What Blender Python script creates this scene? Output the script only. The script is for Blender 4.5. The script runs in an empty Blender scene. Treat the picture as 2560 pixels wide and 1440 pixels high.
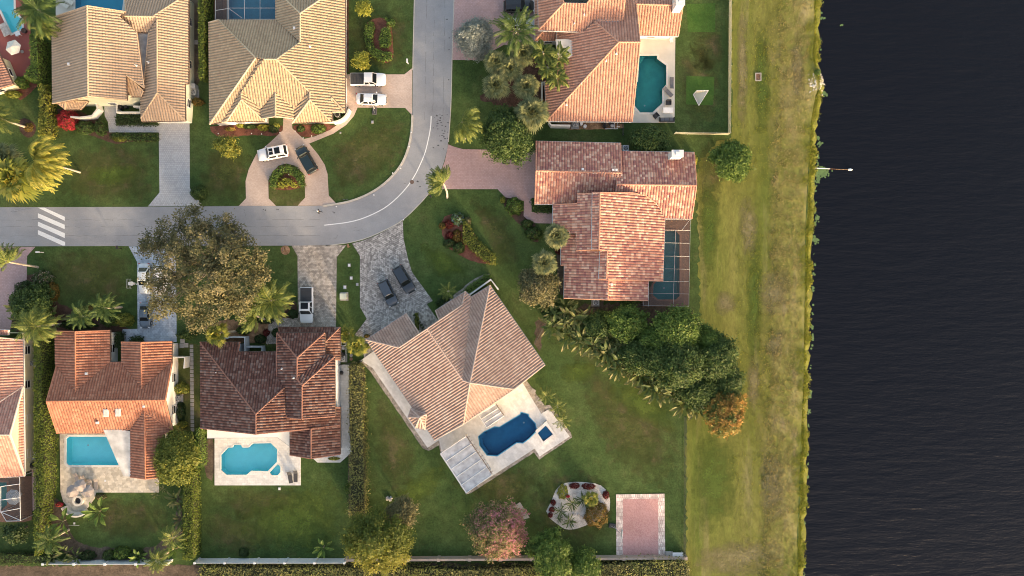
import bpy, math, random
import numpy as np
from mathutils import Vector, Matrix, geometry as GEO
random.seed(11); rng = np.random.default_rng(11)
sc = bpy.context.scene
R = math.radians
S = 15.6                      # photo pixels per metre on the ground
H = 1280 / S / 0.75           # flying height of the camera
# ---------------------------------------------------------------- camera, sky, sun
cam = bpy.data.cameras.new('camera'); camo = bpy.data.objects.new('camera', cam); sc.collection.objects.link(camo)
cam.sensor_width = 36; cam.lens = 24; cam.clip_end = 3000; camo.location = (0, 0, H); camo.rotation_euler = (0, 0, 0); sc.camera = camo
SUN_EL, SUN_DIR = 9.5, (0.52, -0.85)
w = bpy.data.worlds.new('World'); sc.world = w; w.use_nodes = True
wn = w.node_tree; sky = wn.nodes.new('ShaderNodeTexSky'); sky.sky_type = 'NISHITA'; sky.sun_disc = False
sky.sun_elevation = R(SUN_EL); sky.sun_rotation = math.atan2(SUN_DIR[0], SUN_DIR[1]); sky.dust_density = 4.0; sky.air_density = 1.0; sky.ozone_density = 1.0
bg = wn.nodes['Background']; bg.inputs[1].default_value = 0.15
tint = wn.nodes.new('ShaderNodeMixRGB'); tint.blend_type = 'MULTIPLY'; tint.inputs[0].default_value = 1; tint.inputs[2].default_value = (1.0, 0.87, 0.765, 1)
wn.links.new(sky.outputs[0], tint.inputs[1]); wn.links.new(tint.outputs[0], bg.inputs[0])
sl = bpy.data.lights.new('sun', 'SUN'); sl.energy = 2.0; sl.angle = R(3); sl.color = (0.70, 0.56, 0.375)
so = bpy.data.objects.new('sun', sl); sc.collection.objects.link(so)
_n = math.hypot(*SUN_DIR); sv = Vector((SUN_DIR[0]/_n*math.cos(R(SUN_EL)), SUN_DIR[1]/_n*math.cos(R(SUN_EL)), math.sin(R(SUN_EL))))
so.rotation_euler = (-sv).to_track_quat('-Z', 'Y').to_euler()
sc.view_settings.view_transform = 'Standard'; sc.view_settings.look = 'None'; sc.view_settings.exposure = 2.38; sc.view_settings.gamma = 1
sc.cycles.filter_width = 1.0; sc.cycles.max_bounces = 6; sc.cycles.transparent_max_bounces = 12
# ---------------------------------------------------------------- helpers
WL = {}
def P(px, py, z=0.0):
    k = (1 - z/H)/S
    return Vector(((px-1280)*k, (720-py)*k, z))
def P2(px, py, z=0.0):
    p = P(px, py, z); return (p.x, p.y)
def pxs(l, z=0.0): return [P2(a[0], a[1], z) for a in l]
def tag(o, label=None, cat=None, group=None, kind=None):
    if label: o['label'] = label
    if cat: o['category'] = cat
    if group: o['group'] = group
    if kind: o['kind'] = kind
    return o
def empty(name, loc, label, cat, group=None, rz=0):
    o = bpy.data.objects.new(name, None); sc.collection.objects.link(o); o.empty_display_size = 0.3
    o.location = loc; o.rotation_euler = (0, 0, rz); WL[o] = Vector(loc); tag(o, label, cat, group); return o
def link_mesh(name, me, parent):
    o = bpy.data.objects.new(name, me); sc.collection.objects.link(o); WL[o] = WL[parent] if parent else Vector((0, 0, 0))
    if parent: o.parent = parent
    return o
class MB:
    def __init__(s): s.v = []; s.f = []; s.m = []; s.uv = {}
    def add(s, vs, fs, mi=0):
        b = len(s.v); s.v += [tuple(v) for v in vs]
        for f in fs: s.f.append([b+i for i in f]); s.m.append(mi)
    def box(s, c, d, rz=0, mi=0, taper=1.0):
        x, y, z = d[0]/2, d[1]/2, d[2]/2; cr, sr = math.cos(rz), math.sin(rz); vs = []
        for k in (-1, 1):
            t = taper if k > 0 else 1
            for a, b in ((-x, -y), (x, -y), (x, y), (-x, y)):
                vs.append((c[0]+(a*cr-b*sr)*t, c[1]+(a*sr+b*cr)*t, c[2]+k*z))
        s.add(vs, [(3, 2, 1, 0), (4, 5, 6, 7), (0, 1, 5, 4), (1, 2, 6, 5), (2, 3, 7, 6), (3, 0, 4, 7)], mi)
    def tube(s, pts, r, n=6, mi=0, cap=True):
        pts = [Vector(p) for p in pts]; rs = r if isinstance(r, (list, tuple)) else [r]*len(pts); rings = []
        for i, p in enumerate(pts):
            d = (pts[min(i+1, len(pts)-1)]-pts[max(i-1, 0)]).normalized()
            a = d.cross(Vector((0, 0, 1)) if abs(d.z) < 0.9 else Vector((1, 0, 0))).normalized(); b = d.cross(a)
            rings.append([p+(a*math.cos(2*math.pi*k/n)+b*math.sin(2*math.pi*k/n))*rs[i] for k in range(n)])
        vs = [v for q in rings for v in q]; fs = []
        for i in range(len(pts)-1):
            for k in range(n): fs.append((i*n+k, i*n+(k+1) % n, (i+1)*n+(k+1) % n, (i+1)*n+k))
        if cap: fs.append(tuple(range(n))[::-1]); fs.append(tuple((len(pts)-1)*n+k for k in range(n)))
        s.add(vs, fs, mi)
    def sheet(s, loops, z, mi=0):           # flat sheet with holes; loops of (x,y)
        vv = [[Vector((x, y, 0)) for x, y in l] for l in loops]
        tris = GEO.tessellate_polygon(vv); flat = [v for l in vv for v in l]; out = []
        for t in tris:
            a, b, c = (flat[i] for i in t)
            out.append(t if (b-a).cross(c-a).z > 0 else t[::-1])
        s.add([(v.x, v.y, z) for v in flat], out, mi)
    def prism(s, loops, z0, z1, mi=0, top=True):
        if top: s.sheet(loops, z1, mi)
        for l in loops:
            n = len(l); vs = [(x, y, z0) for x, y in l]+[(x, y, z1) for x, y in l]
            s.add(vs, [(i, (i+1) % n, n+(i+1) % n, n+i) for i in range(n)], mi)
    def disc(s, c, r, n=20, mi=0, ry=None):
        ry = ry or r; s.add([(c[0]+r*math.cos(2*math.pi*i/n), c[1]+ry*math.sin(2*math.pi*i/n), c[2]) for i in range(n)], [tuple(range(n))], mi)
    def build(s, name, mats, parent=None, smooth=False):
        me = bpy.data.meshes.new(name); off = WL[parent] if parent else Vector((0, 0, 0))
        me.from_pydata([(v[0]-off.x, v[1]-off.y, v[2]-off.z) for v in s.v], [], s.f)
        mats = mats if isinstance(mats, (list, tuple)) else [mats]
        for m in mats: me.materials.append(m)
        if len(mats) > 1: me.polygons.foreach_set('material_index', s.m)
        if smooth: me.polygons.foreach_set('use_smooth', [True]*len(me.polygons))
        me.update(); return link_mesh(name, me, parent)
def copy_tree(o, parent=None, kids=None):
    c = o.copy(); sc.collection.objects.link(c); c.parent = parent; WL[c] = WL.get(o, Vector((0, 0, 0)))
    for ch in [x for x in list(KIDS(o))]: copy_tree(ch, c)
    return c
def KIDS(o): return [x for x in sc.collection.objects if x.parent == o]
# ---------------------------------------------------------------- materials
def nm(name):
    m = bpy.data.materials.new(name); m.use_nodes = True; nt = m.node_tree; b = nt.nodes['Principled BSDF']
    return m, nt, b
def c4(c): return (c[0], c[1], c[2], 1)
def nd(nt, t, **k):
    n = nt.nodes.new('ShaderNode'+t)
    for a, b in k.items(): setattr(n, a, b)
    return n
def ramp(nt, cols, fac):
    r = nd(nt, 'ValToRGB'); e = r.color_ramp.elements
    while len(e) < len(cols): e.new(0.5)
    for i, c in enumerate(cols): e[i].position = c[0]; e[i].color = c4(c[1])
    nt.links.new(fac, r.inputs[0]); return r.outputs[0]
def noise(nt, vec, scale, detail=4, stretch=None, rough=0.55):
    if stretch:
        mp = nd(nt, 'Mapping'); mp.inputs['Scale'].default_value = stretch; nt.links.new(vec, mp.inputs[0]); vec = mp.outputs[0]
    n = nd(nt, 'TexNoise'); n.inputs['Scale'].default_value = scale; n.inputs['Detail'].default_value = detail; n.inputs['Roughness'].default_value = rough
    nt.links.new(vec, n.inputs['Vector']); return n.outputs[0]
def mulnoise(nt, col, fac, lo, hi):
    mr = nd(nt, 'MapRange'); mr.inputs[1].default_value = 0.3; mr.inputs[2].default_value = 0.7; mr.inputs[3].default_value = lo; mr.inputs[4].default_value = hi
    nt.links.new(fac, mr.inputs[0]); mx = nd(nt, 'VectorMath', operation='SCALE'); nt.links.new(col, mx.inputs[0]); nt.links.new(mr.outputs[0], mx.inputs['Scale'])
    return mx.outputs[0]
def mix(nt, fac, a, b):
    m = nd(nt, 'MixRGB'); 
    if isinstance(fac, float): m.inputs[0].default_value = fac
    else: nt.links.new(fac, m.inputs[0])
    for i, x in ((1, a), (2, b)):
        if isinstance(x, tuple): m.inputs[i].default_value = c4(x)
        else: nt.links.new(x, m.inputs[i])
    return m.outputs[0]
def bump(nt, b, h, strength, dist):
    bp = nd(nt, 'Bump'); bp.inputs['Strength'].default_value = strength; bp.inputs['Distance'].default_value = dist
    nt.links.new(h, bp.inputs['Height']); nt.links.new(bp.outputs[0], b.inputs['Normal'])
def objc(nt): return nd(nt, 'TexCoord').outputs['Object']
def plain(name, col, rough=0.6, metal=0.0, var=0.12, scale=3.0, spec=0.4):
    m, nt, b = nm(name); n = noise(nt, objc(nt), scale, 5)
    c = nd(nt, 'RGB'); c.outputs[0].default_value = c4(col)
    nt.links.new(mulnoise(nt, c.outputs[0], n, 1-var, 1+var), b.inputs['Base Color'])
    b.inputs['Roughness'].default_value = rough; b.inputs['Metallic'].default_value = metal; b.inputs['Specular IOR Level'].default_value = spec
    return m
def ground_mat(name, cols, scale=0.12, fine=1.8, amt=0.22, patch=None, stretch=None, finest=(1, 1, 1), rough=0.95, bmp=0.5):
    m, nt, b = nm(name); v = objc(nt)
    col = ramp(nt, cols, noise(nt, v, scale, 5, stretch, 0.6))
    if patch:
        pc, pscale, lo, hi = patch
        f = nd(nt, 'MapRange'); f.inputs[1].default_value = lo; f.inputs[2].default_value = hi
        nt.links.new(noise(nt, v, pscale, 6, stretch, 0.65), f.inputs[0]); col = mix(nt, f.outputs[0], col, pc)
    col = mulnoise(nt, col, noise(nt, v, 0.75, 4, finest, 0.6), 1-amt*0.55, 1+amt*0.55)
    fn = noise(nt, v, fine, 6, finest, 0.8)
    col = mulnoise(nt, col, fn, 1-amt, 1+amt); nt.links.new(col, b.inputs['Base Color'])
    b.inputs['Roughness'].default_value = rough; b.inputs['Specular IOR Level'].default_value = 0.15
    bump(nt, b, fn, bmp, 0.12); return m
def brick_mat(name, c1, c2, mortar, bw, bh, ms, rot=0.0, stain=0.15, cell=None, sc_st=0.25, rough=0.85):
    m, nt, b = nm(name); v = objc(nt); mp = nd(nt, 'Mapping'); mp.inputs['Rotation'].default_value = (0, 0, rot); nt.links.new(v, mp.inputs[0])
    t = nd(nt, 'TexBrick'); t.inputs['Scale'].default_value = 1; t.inputs['Brick Width'].default_value = bw; t.inputs['Row Height'].default_value = bh
    t.inputs['Mortar Size'].default_value = ms; t.inputs['Mortar Smooth'].default_value = 0.3; t.inputs['Bias'].default_value = 0.0
    t.inputs['Color1'].default_value = c4(c1); t.inputs['Color2'].default_value = c4(c2); t.inputs['Mortar'].default_value = c4(mortar)
    nt.links.new(mp.outputs[0], t.inputs['Vector']); col = t.outputs[0]
    if cell:
        vo = nd(nt, 'TexVoronoi'); vo.inputs['Scale'].default_value = cell[0]; nt.links.new(v, vo.inputs['Vector'])
        sp = nd(nt, 'SeparateColor'); nt.links.new(vo.outputs['Color'], sp.inputs[0]); col = mulnoise(nt, col, sp.outputs[0], 1-cell[1], 1+cell[1])
    col = mulnoise(nt, col, noise(nt, v, sc_st, 6), 1-stain, 1+stain)
    col = mulnoise(nt, col, noise(nt, v, 3.0, 3), 0.94, 1.06)
    nt.links.new(col, b.inputs['Base Color']); b.inputs['Roughness'].default_value = rough; b.inputs['Specular IOR Level'].default_value = 0.25
    return m
def roof_mat(name, cols, clump=0.0, clump_s=0.5, dirt=0.08):
    m, nt, b = nm(name); uv = nd(nt, 'UVMap').outputs[0]
    sn = nd(nt, 'VectorMath', operation='DIVIDE'); sn.inputs[1].default_value = (TU, TV, 1); nt.links.new(uv, sn.inputs[0])
    fl = nd(nt, 'VectorMath', operation='FLOOR'); nt.links.new(sn.outputs[0], fl.inputs[0])
    wnz = nd(nt, 'TexWhiteNoise', noise_dimensions='3D'); nt.links.new(fl.outputs[0], wnz.inputs[0])
    fac = wnz.outputs[0]
    if clump:
        n2 = noise(nt, fl.outputs[0], clump_s, 2)
        mr = nd(nt, 'MapRange'); mr.inputs[1].default_value = 0.38; mr.inputs[2].default_value = 0.62; nt.links.new(n2, mr.inputs[0])
        mm = nd(nt, 'Mix'); mm.inputs[0].default_value = clump; nt.links.new(fac, mm.inputs[2]); nt.links.new(mr.outputs[0], mm.inputs[3]); fac = mm.outputs[0]
    col = ramp(nt, cols, fac)
    v = objc(nt)
    col = mulnoise(nt, col, noise(nt, v, 0.35, 5), 1-dirt, 1+dirt)
    col = mulnoise(nt, col, noise(nt, v, 5.0, 3), 0.93, 1.07)
    nt.links.new(col, b.inputs['Base Color']); b.inputs['Roughness'].default_value = 0.75; b.inputs['Specular IOR Level'].default_value = 0.3
    return m
def leaf_mat(name, cols, trans=0.25, rough=0.55, nvar=0.25):
    m, nt, b = nm(name); a = nd(nt, 'Attribute', attribute_name='rnd')
    col = ramp(nt, cols, a.outputs['Fac'])
    nt.links.new(col, b.inputs['Base Color']); b.inputs['Roughness'].default_value = rough; b.inputs['Specular IOR Level'].default_value = 0.25
    t = nd(nt, 'BsdfTranslucent'); nt.links.new(col, t.inputs[0]); mx = nd(nt, 'MixShader'); mx.inputs[0].default_value = trans
    nt.links.new(b.outputs[0], mx.inputs[1]); nt.links.new(t.outputs[0], mx.inputs[2]); nt.links.new(mx.outputs[0], nt.nodes['Material Output'].inputs[0])
    return m
def water_mat(name, col, mixf=0.35, wave=1.2, bs=0.25):
    m, nt, b = nm(name); nt.nodes.remove(b)
    tr = nd(nt, 'BsdfTransparent'); tr.inputs[0].default_value = c4(col)
    gl = nd(nt, 'BsdfGlossy'); gl.inputs['Roughness'].default_value = 0.06
    fr = nd(nt, 'Fresnel'); fr.inputs[0].default_value = 1.33
    n = noise(nt, objc(nt), wave, 4); bp = nd(nt, 'Bump'); bp.inputs['Strength'].default_value = bs; bp.inputs['Distance'].default_value = 0.1
    nt.links.new(n, bp.inputs['Height']); nt.links.new(bp.outputs[0], gl.inputs['Normal']); nt.links.new(bp.outputs[0], fr.inputs['Normal'])
    mx = nd(nt, 'MixShader'); nt.links.new(fr.outputs[0], mx.inputs[0]); nt.links.new(tr.outputs[0], mx.inputs[1]); nt.links.new(gl.outputs[0], mx.inputs[2])
    nt.links.new(mx.outputs[0], nt.nodes['Material Output'].inputs[0]); return m
def screen_mat(name, col, alpha):
    m, nt, b = nm(name); b.inputs['Base Color'].default_value = c4(col); b.inputs['Alpha'].default_value = alpha; b.inputs['Roughness'].default_value = 0.7
    return m
TU, TV = 0.42, 0.42
M = {}
g1, g2, g3, g4 = (0.030, 0.056, 0.016), (0.046, 0.077, 0.022), (0.064, 0.094, 0.028), (0.10, 0.110, 0.042)
M['lawn'] = ground_mat('lawn_grass', [(0.28, g1), (0.45, g2), (0.6, g3), (0.78, g4)], 0.13, 3.2, 0.42, ((0.085, 0.085, 0.035), 0.3, 0.58, 0.8))
M['lawn_b'] = ground_mat('lawn_worn', [(0.3, (0.048, 0.066, 0.018)), (0.5, (0.070, 0.082, 0.025)), (0.7, (0.098, 0.094, 0.036))], 0.16, 2.6, 0.34, ((0.14, 0.105, 0.06), 0.35, 0.5, 0.72))
M['field'] = ground_mat('field_grass', [(0.3, (0.090, 0.115, 0.022)), (0.45, (0.125, 0.138, 0.030)), (0.6, (0.155, 0.155, 0.040)), (0.75, (0.19, 0.175, 0.055))], 0.16, 2.2, 0.30, ((0.22, 0.19, 0.09), 0.28, 0.56, 0.75), (1, 0.10, 1), (1, 0.4, 1))
M['bank'] = ground_mat('bank_grass', [(0.3, (0.14, 0.155, 0.032)), (0.5, (0.20, 0.19, 0.052)), (0.7, (0.28, 0.24, 0.10))], 0.35, 2.5, 0.35, ((0.24, 0.19, 0.11), 0.5, 0.55, 0.75), (1, 0.4, 1), (1, 0.6, 1))
def soften(name, src, ns=0.6, top=0.85):
    m = src.copy(); m.name = name; nt = m.node_tree; b = nt.nodes['Principled BSDF']; at = nd(nt, 'Attribute', attribute_name='cover')
    n = noise(nt, objc(nt), ns, 6, None, 0.7); ma = nd(nt, 'Math', operation='MULTIPLY_ADD'); nt.links.new(n, ma.inputs[0]); ma.inputs[1].default_value = 1.9; nt.links.new(at.outputs['Fac'], ma.inputs[2])
    mr = nd(nt, 'MapRange'); mr.inputs[1].default_value = 0.95; mr.inputs[2].default_value = 1.85; mr.inputs[4].default_value = top; nt.links.new(ma.outputs[0], mr.inputs[0]); nt.links.new(mr.outputs[0], b.inputs['Alpha']); return m
M['turf'] = ground_mat('turf_patch', [(0.3, (0.035, 0.085, 0.016)), (0.7, (0.06, 0.115, 0.024))], 0.5, 3, 0.2)
M['lawn_s'] = soften('worn_lawn_patch', M['lawn_b']); M['bank_s'] = soften('bank_edge_grass', M['bank'], 0.45, 1.0)
M['dead'] = soften('dead_grass', ground_mat('dead_grass_base', [(0.3, (0.15, 0.135, 0.06)), (0.7, (0.22, 0.19, 0.10))], 0.5, 3, 0.35))
M['lush'] = soften('lush_grass', ground_mat('lush_grass_base', [(0.3, (0.06, 0.095, 0.018)), (0.7, (0.09, 0.125, 0.026))], 0.3, 3, 0.3))
M['soil'] = ground_mat('bare_soil', [(0.3, (0.06, 0.048, 0.036)), (0.7, (0.13, 0.10, 0.075))], 0.6, 3, 0.35)
M['mulch'] = ground_mat('red_mulch', [(0.3, (0.10, 0.042, 0.028)), (0.7, (0.20, 0.085, 0.06))], 1.2, 5, 0.4)
M['mulch_d'] = ground_mat('dark_mulch', [(0.3, (0.05, 0.03, 0.022)), (0.7, (0.11, 0.065, 0.05))], 1.2, 5, 0.4)
M['gravel'] = ground_mat('white_gravel', [(0.3, (0.32, 0.30, 0.28)), (0.7, (0.55, 0.52, 0.49))], 1.0, 6, 0.35)
M['pebble'] = ground_mat('pebble_border', [(0.3, (0.16, 0.14, 0.12)), (0.7, (0.38, 0.34, 0.30))], 1.5, 6, 0.4)
M['chips'] = ground_mat('wood_chips', [(0.3, (0.17, 0.10, 0.055)), (0.7, (0.32, 0.20, 0.12))], 1.5, 5, 0.4)
M['road'] = ground_mat('asphalt', [(0.3, (0.225, 0.23, 0.245)), (0.5, (0.26, 0.265, 0.28)), (0.7, (0.30, 0.30, 0.31))], 0.16, 5, 0.10, ((0.33, 0.32, 0.315), 0.25, 0.52, 0.75), (0.5, 1, 1), bmp=0.1)
M['paint'] = plain('road_paint', (0.68, 0.68, 0.68), 0.7, var=0.1, scale=6)
M['kerb'] = plain('kerb_concrete', (0.42, 0.39, 0.34), 0.9, var=0.15, scale=2)
M['pav_grey'] = brick_mat('grey_pavers', (0.37, 0.37, 0.38), (0.44, 0.44, 0.45), (0.27, 0.27, 0.28), 0.3, 0.3, 0.02, 0, 0.1)
M['pav_pink'] = brick_mat('pink_pavers', (0.44, 0.34, 0.285), (0.50, 0.40, 0.34), (0.36, 0.28, 0.24), 0.24, 0.12, 0.012, 0.02, 0.14)
M['pav_rose'] = brick_mat('rose_pavers', (0.36, 0.24, 0.23), (0.42, 0.29, 0.28), (0.30, 0.21, 0.2), 0.24, 0.24, 0.015, 0, 0.1)
M['pav_warm'] = brick_mat('worn_warm_pavers', (0.30, 0.26, 0.22), (0.42, 0.37, 0.32), (0.2, 0.17, 0.15), 0.32, 0.22, 0.02, 0, 0.16, (2.6, 0.22))
M['pav_cob'] = brick_mat('cobble_pavers', (0.26, 0.24, 0.225), (0.40, 0.375, 0.355), (0.2, 0.185, 0.175), 0.34, 0.28, 0.03, 0.5, 0.12, (3.2, 0.30))
M['pav_blue'] = brick_mat('blue_grey_pavers', (0.33, 0.37, 0.43), (0.42, 0.46, 0.52), (0.26, 0.29, 0.34), 0.5, 0.3, 0.02, 0, 0.1, (1.5, 0.12))
M['pav_court'] = brick_mat('court_pavers', (0.40, 0.20, 0.19), (0.50, 0.29, 0.27), (0.44, 0.27, 0.25), 0.22, 0.11, 0.01, 0.785, 0.12)
M['pav_court_b'] = brick_mat('court_border', (0.52, 0.42, 0.38), (0.70, 0.62, 0.56), (0.40, 0.27, 0.25), 0.35, 0.6, 0.03, 0, 0.12, (1.6, 0.15))
M['deck_w'] = brick_mat('white_deck_tiles', (0.52, 0.51, 0.49), (0.62, 0.61, 0.59), (0.43, 0.42, 0.40), 0.6, 0.4, 0.012, 0, 0.05, (1.4, 0.05))
M['deck_w2'] = brick_mat('white_deck_marble', (0.54, 0.53, 0.52), (0.61, 0.60, 0.59), (0.48, 0.47, 0.46), 0.6, 0.4, 0.01, 0.98, 0.05, (1.4, 0.05))
M['deck_t'] = brick_mat('travertine_deck', (0.44, 0.39, 0.31), (0.56, 0.50, 0.41), (0.38, 0.33, 0.27), 0.6, 0.4, 0.012, 0, 0.1, (1.6, 0.14))
M['deck_c'] = plain('cream_deck_concrete', (0.55, 0.52, 0.46), 0.85, var=0.1, scale=0.5)
M['deck_red'] = plain('red_deck', (0.27, 0.075, 0.06), 0.8, var=0.14, scale=0.4)
M['deck_b'] = brick_mat('brown_deck', (0.17, 0.10, 0.07), (0.24, 0.14, 0.10), (0.13, 0.08, 0.06), 0.24, 0.12, 0.012)
M['slab'] = plain('concrete_slab', (0.30, 0.28, 0.26), 0.9, var=0.15, scale=1.5)
M['white'] = plain('white_stucco', (0.62, 0.61, 0.58), 0.85, var=0.06, scale=1)
M['cream'] = plain('cream_stucco', (0.58, 0.53, 0.36), 0.85, var=0.06, scale=1)
M['green_w'] = plain('pale_green_stucco', (0.50, 0.52, 0.42), 0.85, var=0.06, scale=1)
M['bluew'] = plain('pale_blue_stucco', (0.46, 0.50, 0.55), 0.85, var=0.06, scale=1)
M['trim'] = plain('white_trim', (0.60, 0.60, 0.60), 0.6, var=0.06)
M['trim_g'] = plain('grey_trim', (0.30, 0.31, 0.33), 0.6, var=0.08)
M['trim_b'] = plain('brown_trim', (0.13, 0.085, 0.065), 0.6, var=0.1)
M['fence_w'] = plain('white_fence_paint', (0.52, 0.56, 0.60), 0.6, var=0.05)
M['fence_b'] = plain('taupe_wall_paint', (0.33, 0.27, 0.23), 0.8, var=0.1)
M['fence_wood'] = plain('weathered_pickets', (0.34, 0.34, 0.26), 0.8, var=0.12)
M['chain'] = plain('dark_wire', (0.04, 0.045, 0.04), 0.6)
M['glass'] = plain('dark_glass', (0.008, 0.011, 0.013), 0.12, var=0.02, spec=0.25)
M['membrane'] = plain('grey_roof_membrane', (0.27, 0.28, 0.30), 0.9, var=0.3, scale=1.2)
M['membrane_w'] = plain('weathered_flat_roof', (0.50, 0.48, 0.45), 0.9, var=0.3, scale=0.7)
M['alu'] = plain('white_aluminium', (0.60, 0.60, 0.61), 0.5, var=0.03)
M['louvre'] = ground_mat('louvre_metal', [(0.3, (0.26, 0.26, 0.275)), (0.7, (0.55, 0.55, 0.56))], 1.0, 3, 0.10, bmp=0.05, rough=0.5)
M['metal'] = plain('galvanised_metal', (0.42, 0.43, 0.44), 0.45, 0.4)
M['dark'] = plain('black_plastic', (0.02, 0.02, 0.022), 0.5)
M['rubber'] = plain('tyre_rubber', (0.018, 0.018, 0.018), 0.9)
M['grey'] = plain('grey_fabric', (0.13, 0.13, 0.14), 0.9)
M['charcoal'] = plain('charcoal_fabric', (0.045, 0.047, 0.052), 0.9)
M['taupe'] = plain('taupe_canvas', (0.27, 0.24, 0.225), 0.9)
M['canvas'] = plain('cream_canvas', (0.60, 0.57, 0.50), 0.9)
M['stone'] = plain('grey_stone', (0.32, 0.31, 0.30), 0.9, var=0.3, scale=2)
M['rock'] = plain('pale_rock', (0.42, 0.40, 0.36), 0.9, var=0.3, scale=2)
M['wood'] = plain('bark', (0.20, 0.165, 0.13), 0.9, var=0.3, scale=4)
M['palm_bark'] = plain('palm_bark', (0.42, 0.36, 0.29), 0.9, var=0.2, scale=5)
M['plaster_t'] = plain('turquoise_plaster', (0.40, 0.93, 0.93), 0.7, var=0.12, scale=0.25)
M['plaster_b'] = plain('deep_blue_plaster', (0.045, 0.25, 0.42), 0.7, var=0.12, scale=1)
M['plaster_g'] = plain('teal_plaster', (0.08, 0.42, 0.35), 0.7, var=0.12, scale=1)
M['plaster_m'] = plain('mid_blue_plaster', (0.10, 0.45, 0.60), 0.7, var=0.08, scale=1)
M['coping'] = plain('pale_coping', (0.58, 0.56, 0.52), 0.7, var=0.06)
M['coping_b'] = plain('brick_coping', (0.24, 0.13, 0.09), 0.8, var=0.15)
M['water'] = water_mat('pool_water', (0.82, 0.97, 1.0))
M['water_d'] = water_mat('deep_pool_water', (0.66, 0.84, 0.92))
M['screen'] = screen_mat('insect_screen', (0.05, 0.05, 0.055), 0.35)
M['skin'] = plain('skin', (0.45, 0.28, 0.20), 0.6)
# lake
m, nt, b = nm('lake_water'); v = objc(nt); b.inputs['Base Color'].default_value = (0.0048, 0.0055, 0.0090, 1); b.inputs['Roughness'].default_value = 0.12; b.inputs['IOR'].default_value = 1.28
n1 = noise(nt, v, 0.55, 5, (0.32, 1.6, 1), 0.6); bump(nt, b, n1, 0.8, 0.21); M['lake'] = m
rf = roof_mat
M['r_tan'] = rf('tan_roof_tile', [(0, (0.37, 0.27, 0.19)), (1, (0.41, 0.305, 0.22))], dirt=0.05)
M['r_beige'] = rf('beige_roof_tile', [(0, (0.34, 0.25, 0.165)), (1, (0.41, 0.31, 0.205))], dirt=0.07)
M['r_orange'] = rf('terracotta_roof_tile', [(0, (0.24, 0.095, 0.06)), (0.5, (0.31, 0.135, 0.085)), (1, (0.38, 0.19, 0.125))], 0.3, 0.2)
M['r_dark'] = rf('dark_brown_roof_tile', [(0, (0.075, 0.035, 0.028)), (0.45, (0.13, 0.06, 0.047)), (0.75, (0.165, 0.095, 0.077)), (1, (0.21, 0.15, 0.13))], 0.1, 0.5)
M['r_mauve'] = rf('mauve_brown_roof_tile', [(0, (0.29, 0.195, 0.16)), (0.5, (0.35, 0.245, 0.20)), (1, (0.42, 0.31, 0.26))], 0.3, 0.15)
M['r_salmon'] = rf('salmon_roof_tile', [(0, (0.37, 0.19, 0.135)), (0.5, (0.42, 0.225, 0.16)), (1, (0.47, 0.27, 0.195))], 0.1)
M['r_multi'] = rf('blended_pink_roof_tile', [(0.1, (0.30, 0.125, 0.11)), (0.35, (0.40, 0.18, 0.14)), (0.6, (0.47, 0.24, 0.17)), (0.85, (0.62, 0.40, 0.30))], 0.25, 0.6, 0.07)
M['r_pale'] = rf('pale_rose_roof_tile', [(0, (0.36, 0.18, 0.14)), (1, (0.48, 0.29, 0.23))])
def lm(n, cs, **k): M[n] = leaf_mat(n, [(i/(len(cs)-1), c) for i, c in enumerate(cs)], **k)
lm('lf_green', [(0.022, 0.048, 0.012), (0.055, 0.095, 0.024), (0.12, 0.17, 0.045)])
lm('lf_bright', [(0.035, 0.07, 0.014), (0.085, 0.145, 0.026), (0.19, 0.26, 0.055)])
lm('lf_olive', [(0.050, 0.058, 0.027), (0.100, 0.104, 0.048), (0.155, 0.145, 0.066), (0.24, 0.21, 0.115)])
lm('lf_dark', [(0.018, 0.035, 0.012), (0.032, 0.060, 0.018), (0.06, 0.095, 0.03)])
lm('lf_yellow', [(0.06, 0.09, 0.015), (0.16, 0.18, 0.03), (0.32, 0.29, 0.05)])
lm('lf_silver', [(0.13, 0.15, 0.13), (0.24, 0.27, 0.24), (0.36, 0.38, 0.34)])
lm('lf_orange', [(0.05, 0.08, 0.018), (0.12, 0.14, 0.03), (0.38, 0.22, 0.05), (0.48, 0.25, 0.08)])
lm('lf_pink', [(0.06, 0.09, 0.03), (0.12, 0.14, 0.045), (0.22, 0.20, 0.08), (0.34, 0.20, 0.14), (0.52, 0.20, 0.26)])
lm('lf_red', [(0.05, 0.010, 0.010), (0.12, 0.018, 0.015), (0.20, 0.035, 0.028)])
lm('lf_boug', [(0.07, 0.09, 0.02), (0.45, 0.03, 0.05), (0.60, 0.06, 0.09)])
lm('lf_rust', [(0.07, 0.06, 0.015), (0.16, 0.12, 0.025), (0.28, 0.12, 0.03)])
lm('lf_lime', [(0.14, 0.16, 0.02), (0.25, 0.26, 0.035), (0.34, 0.33, 0.06)])
lm('lf_dry', [(0.09, 0.095, 0.035), (0.17, 0.17, 0.06), (0.25, 0.27, 0.06)])
lm('lf_palm', [(0.045, 0.075, 0.02), (0.10, 0.14, 0.032), (0.22, 0.24, 0.055)])
lm('lf_goldpalm', [(0.09, 0.12, 0.02), (0.22, 0.24, 0.04), (0.40, 0.34, 0.07)])
lm('lf_sabal', [(0.07, 0.09, 0.04), (0.16, 0.18, 0.075), (0.32, 0.31, 0.14)])
lm('lf_banana', [(0.035, 0.065, 0.02), (0.075, 0.11, 0.03), (0.14, 0.15, 0.05), (0.26, 0.21, 0.10)])
lm('lf_hedge', [(0.05, 0.08, 0.012), (0.10, 0.14, 0.02), (0.20, 0.22, 0.03)])
lm('lf_reed', [(0.17, 0.21, 0.02), (0.29, 0.31, 0.035), (0.40, 0.34, 0.09)])
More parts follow.
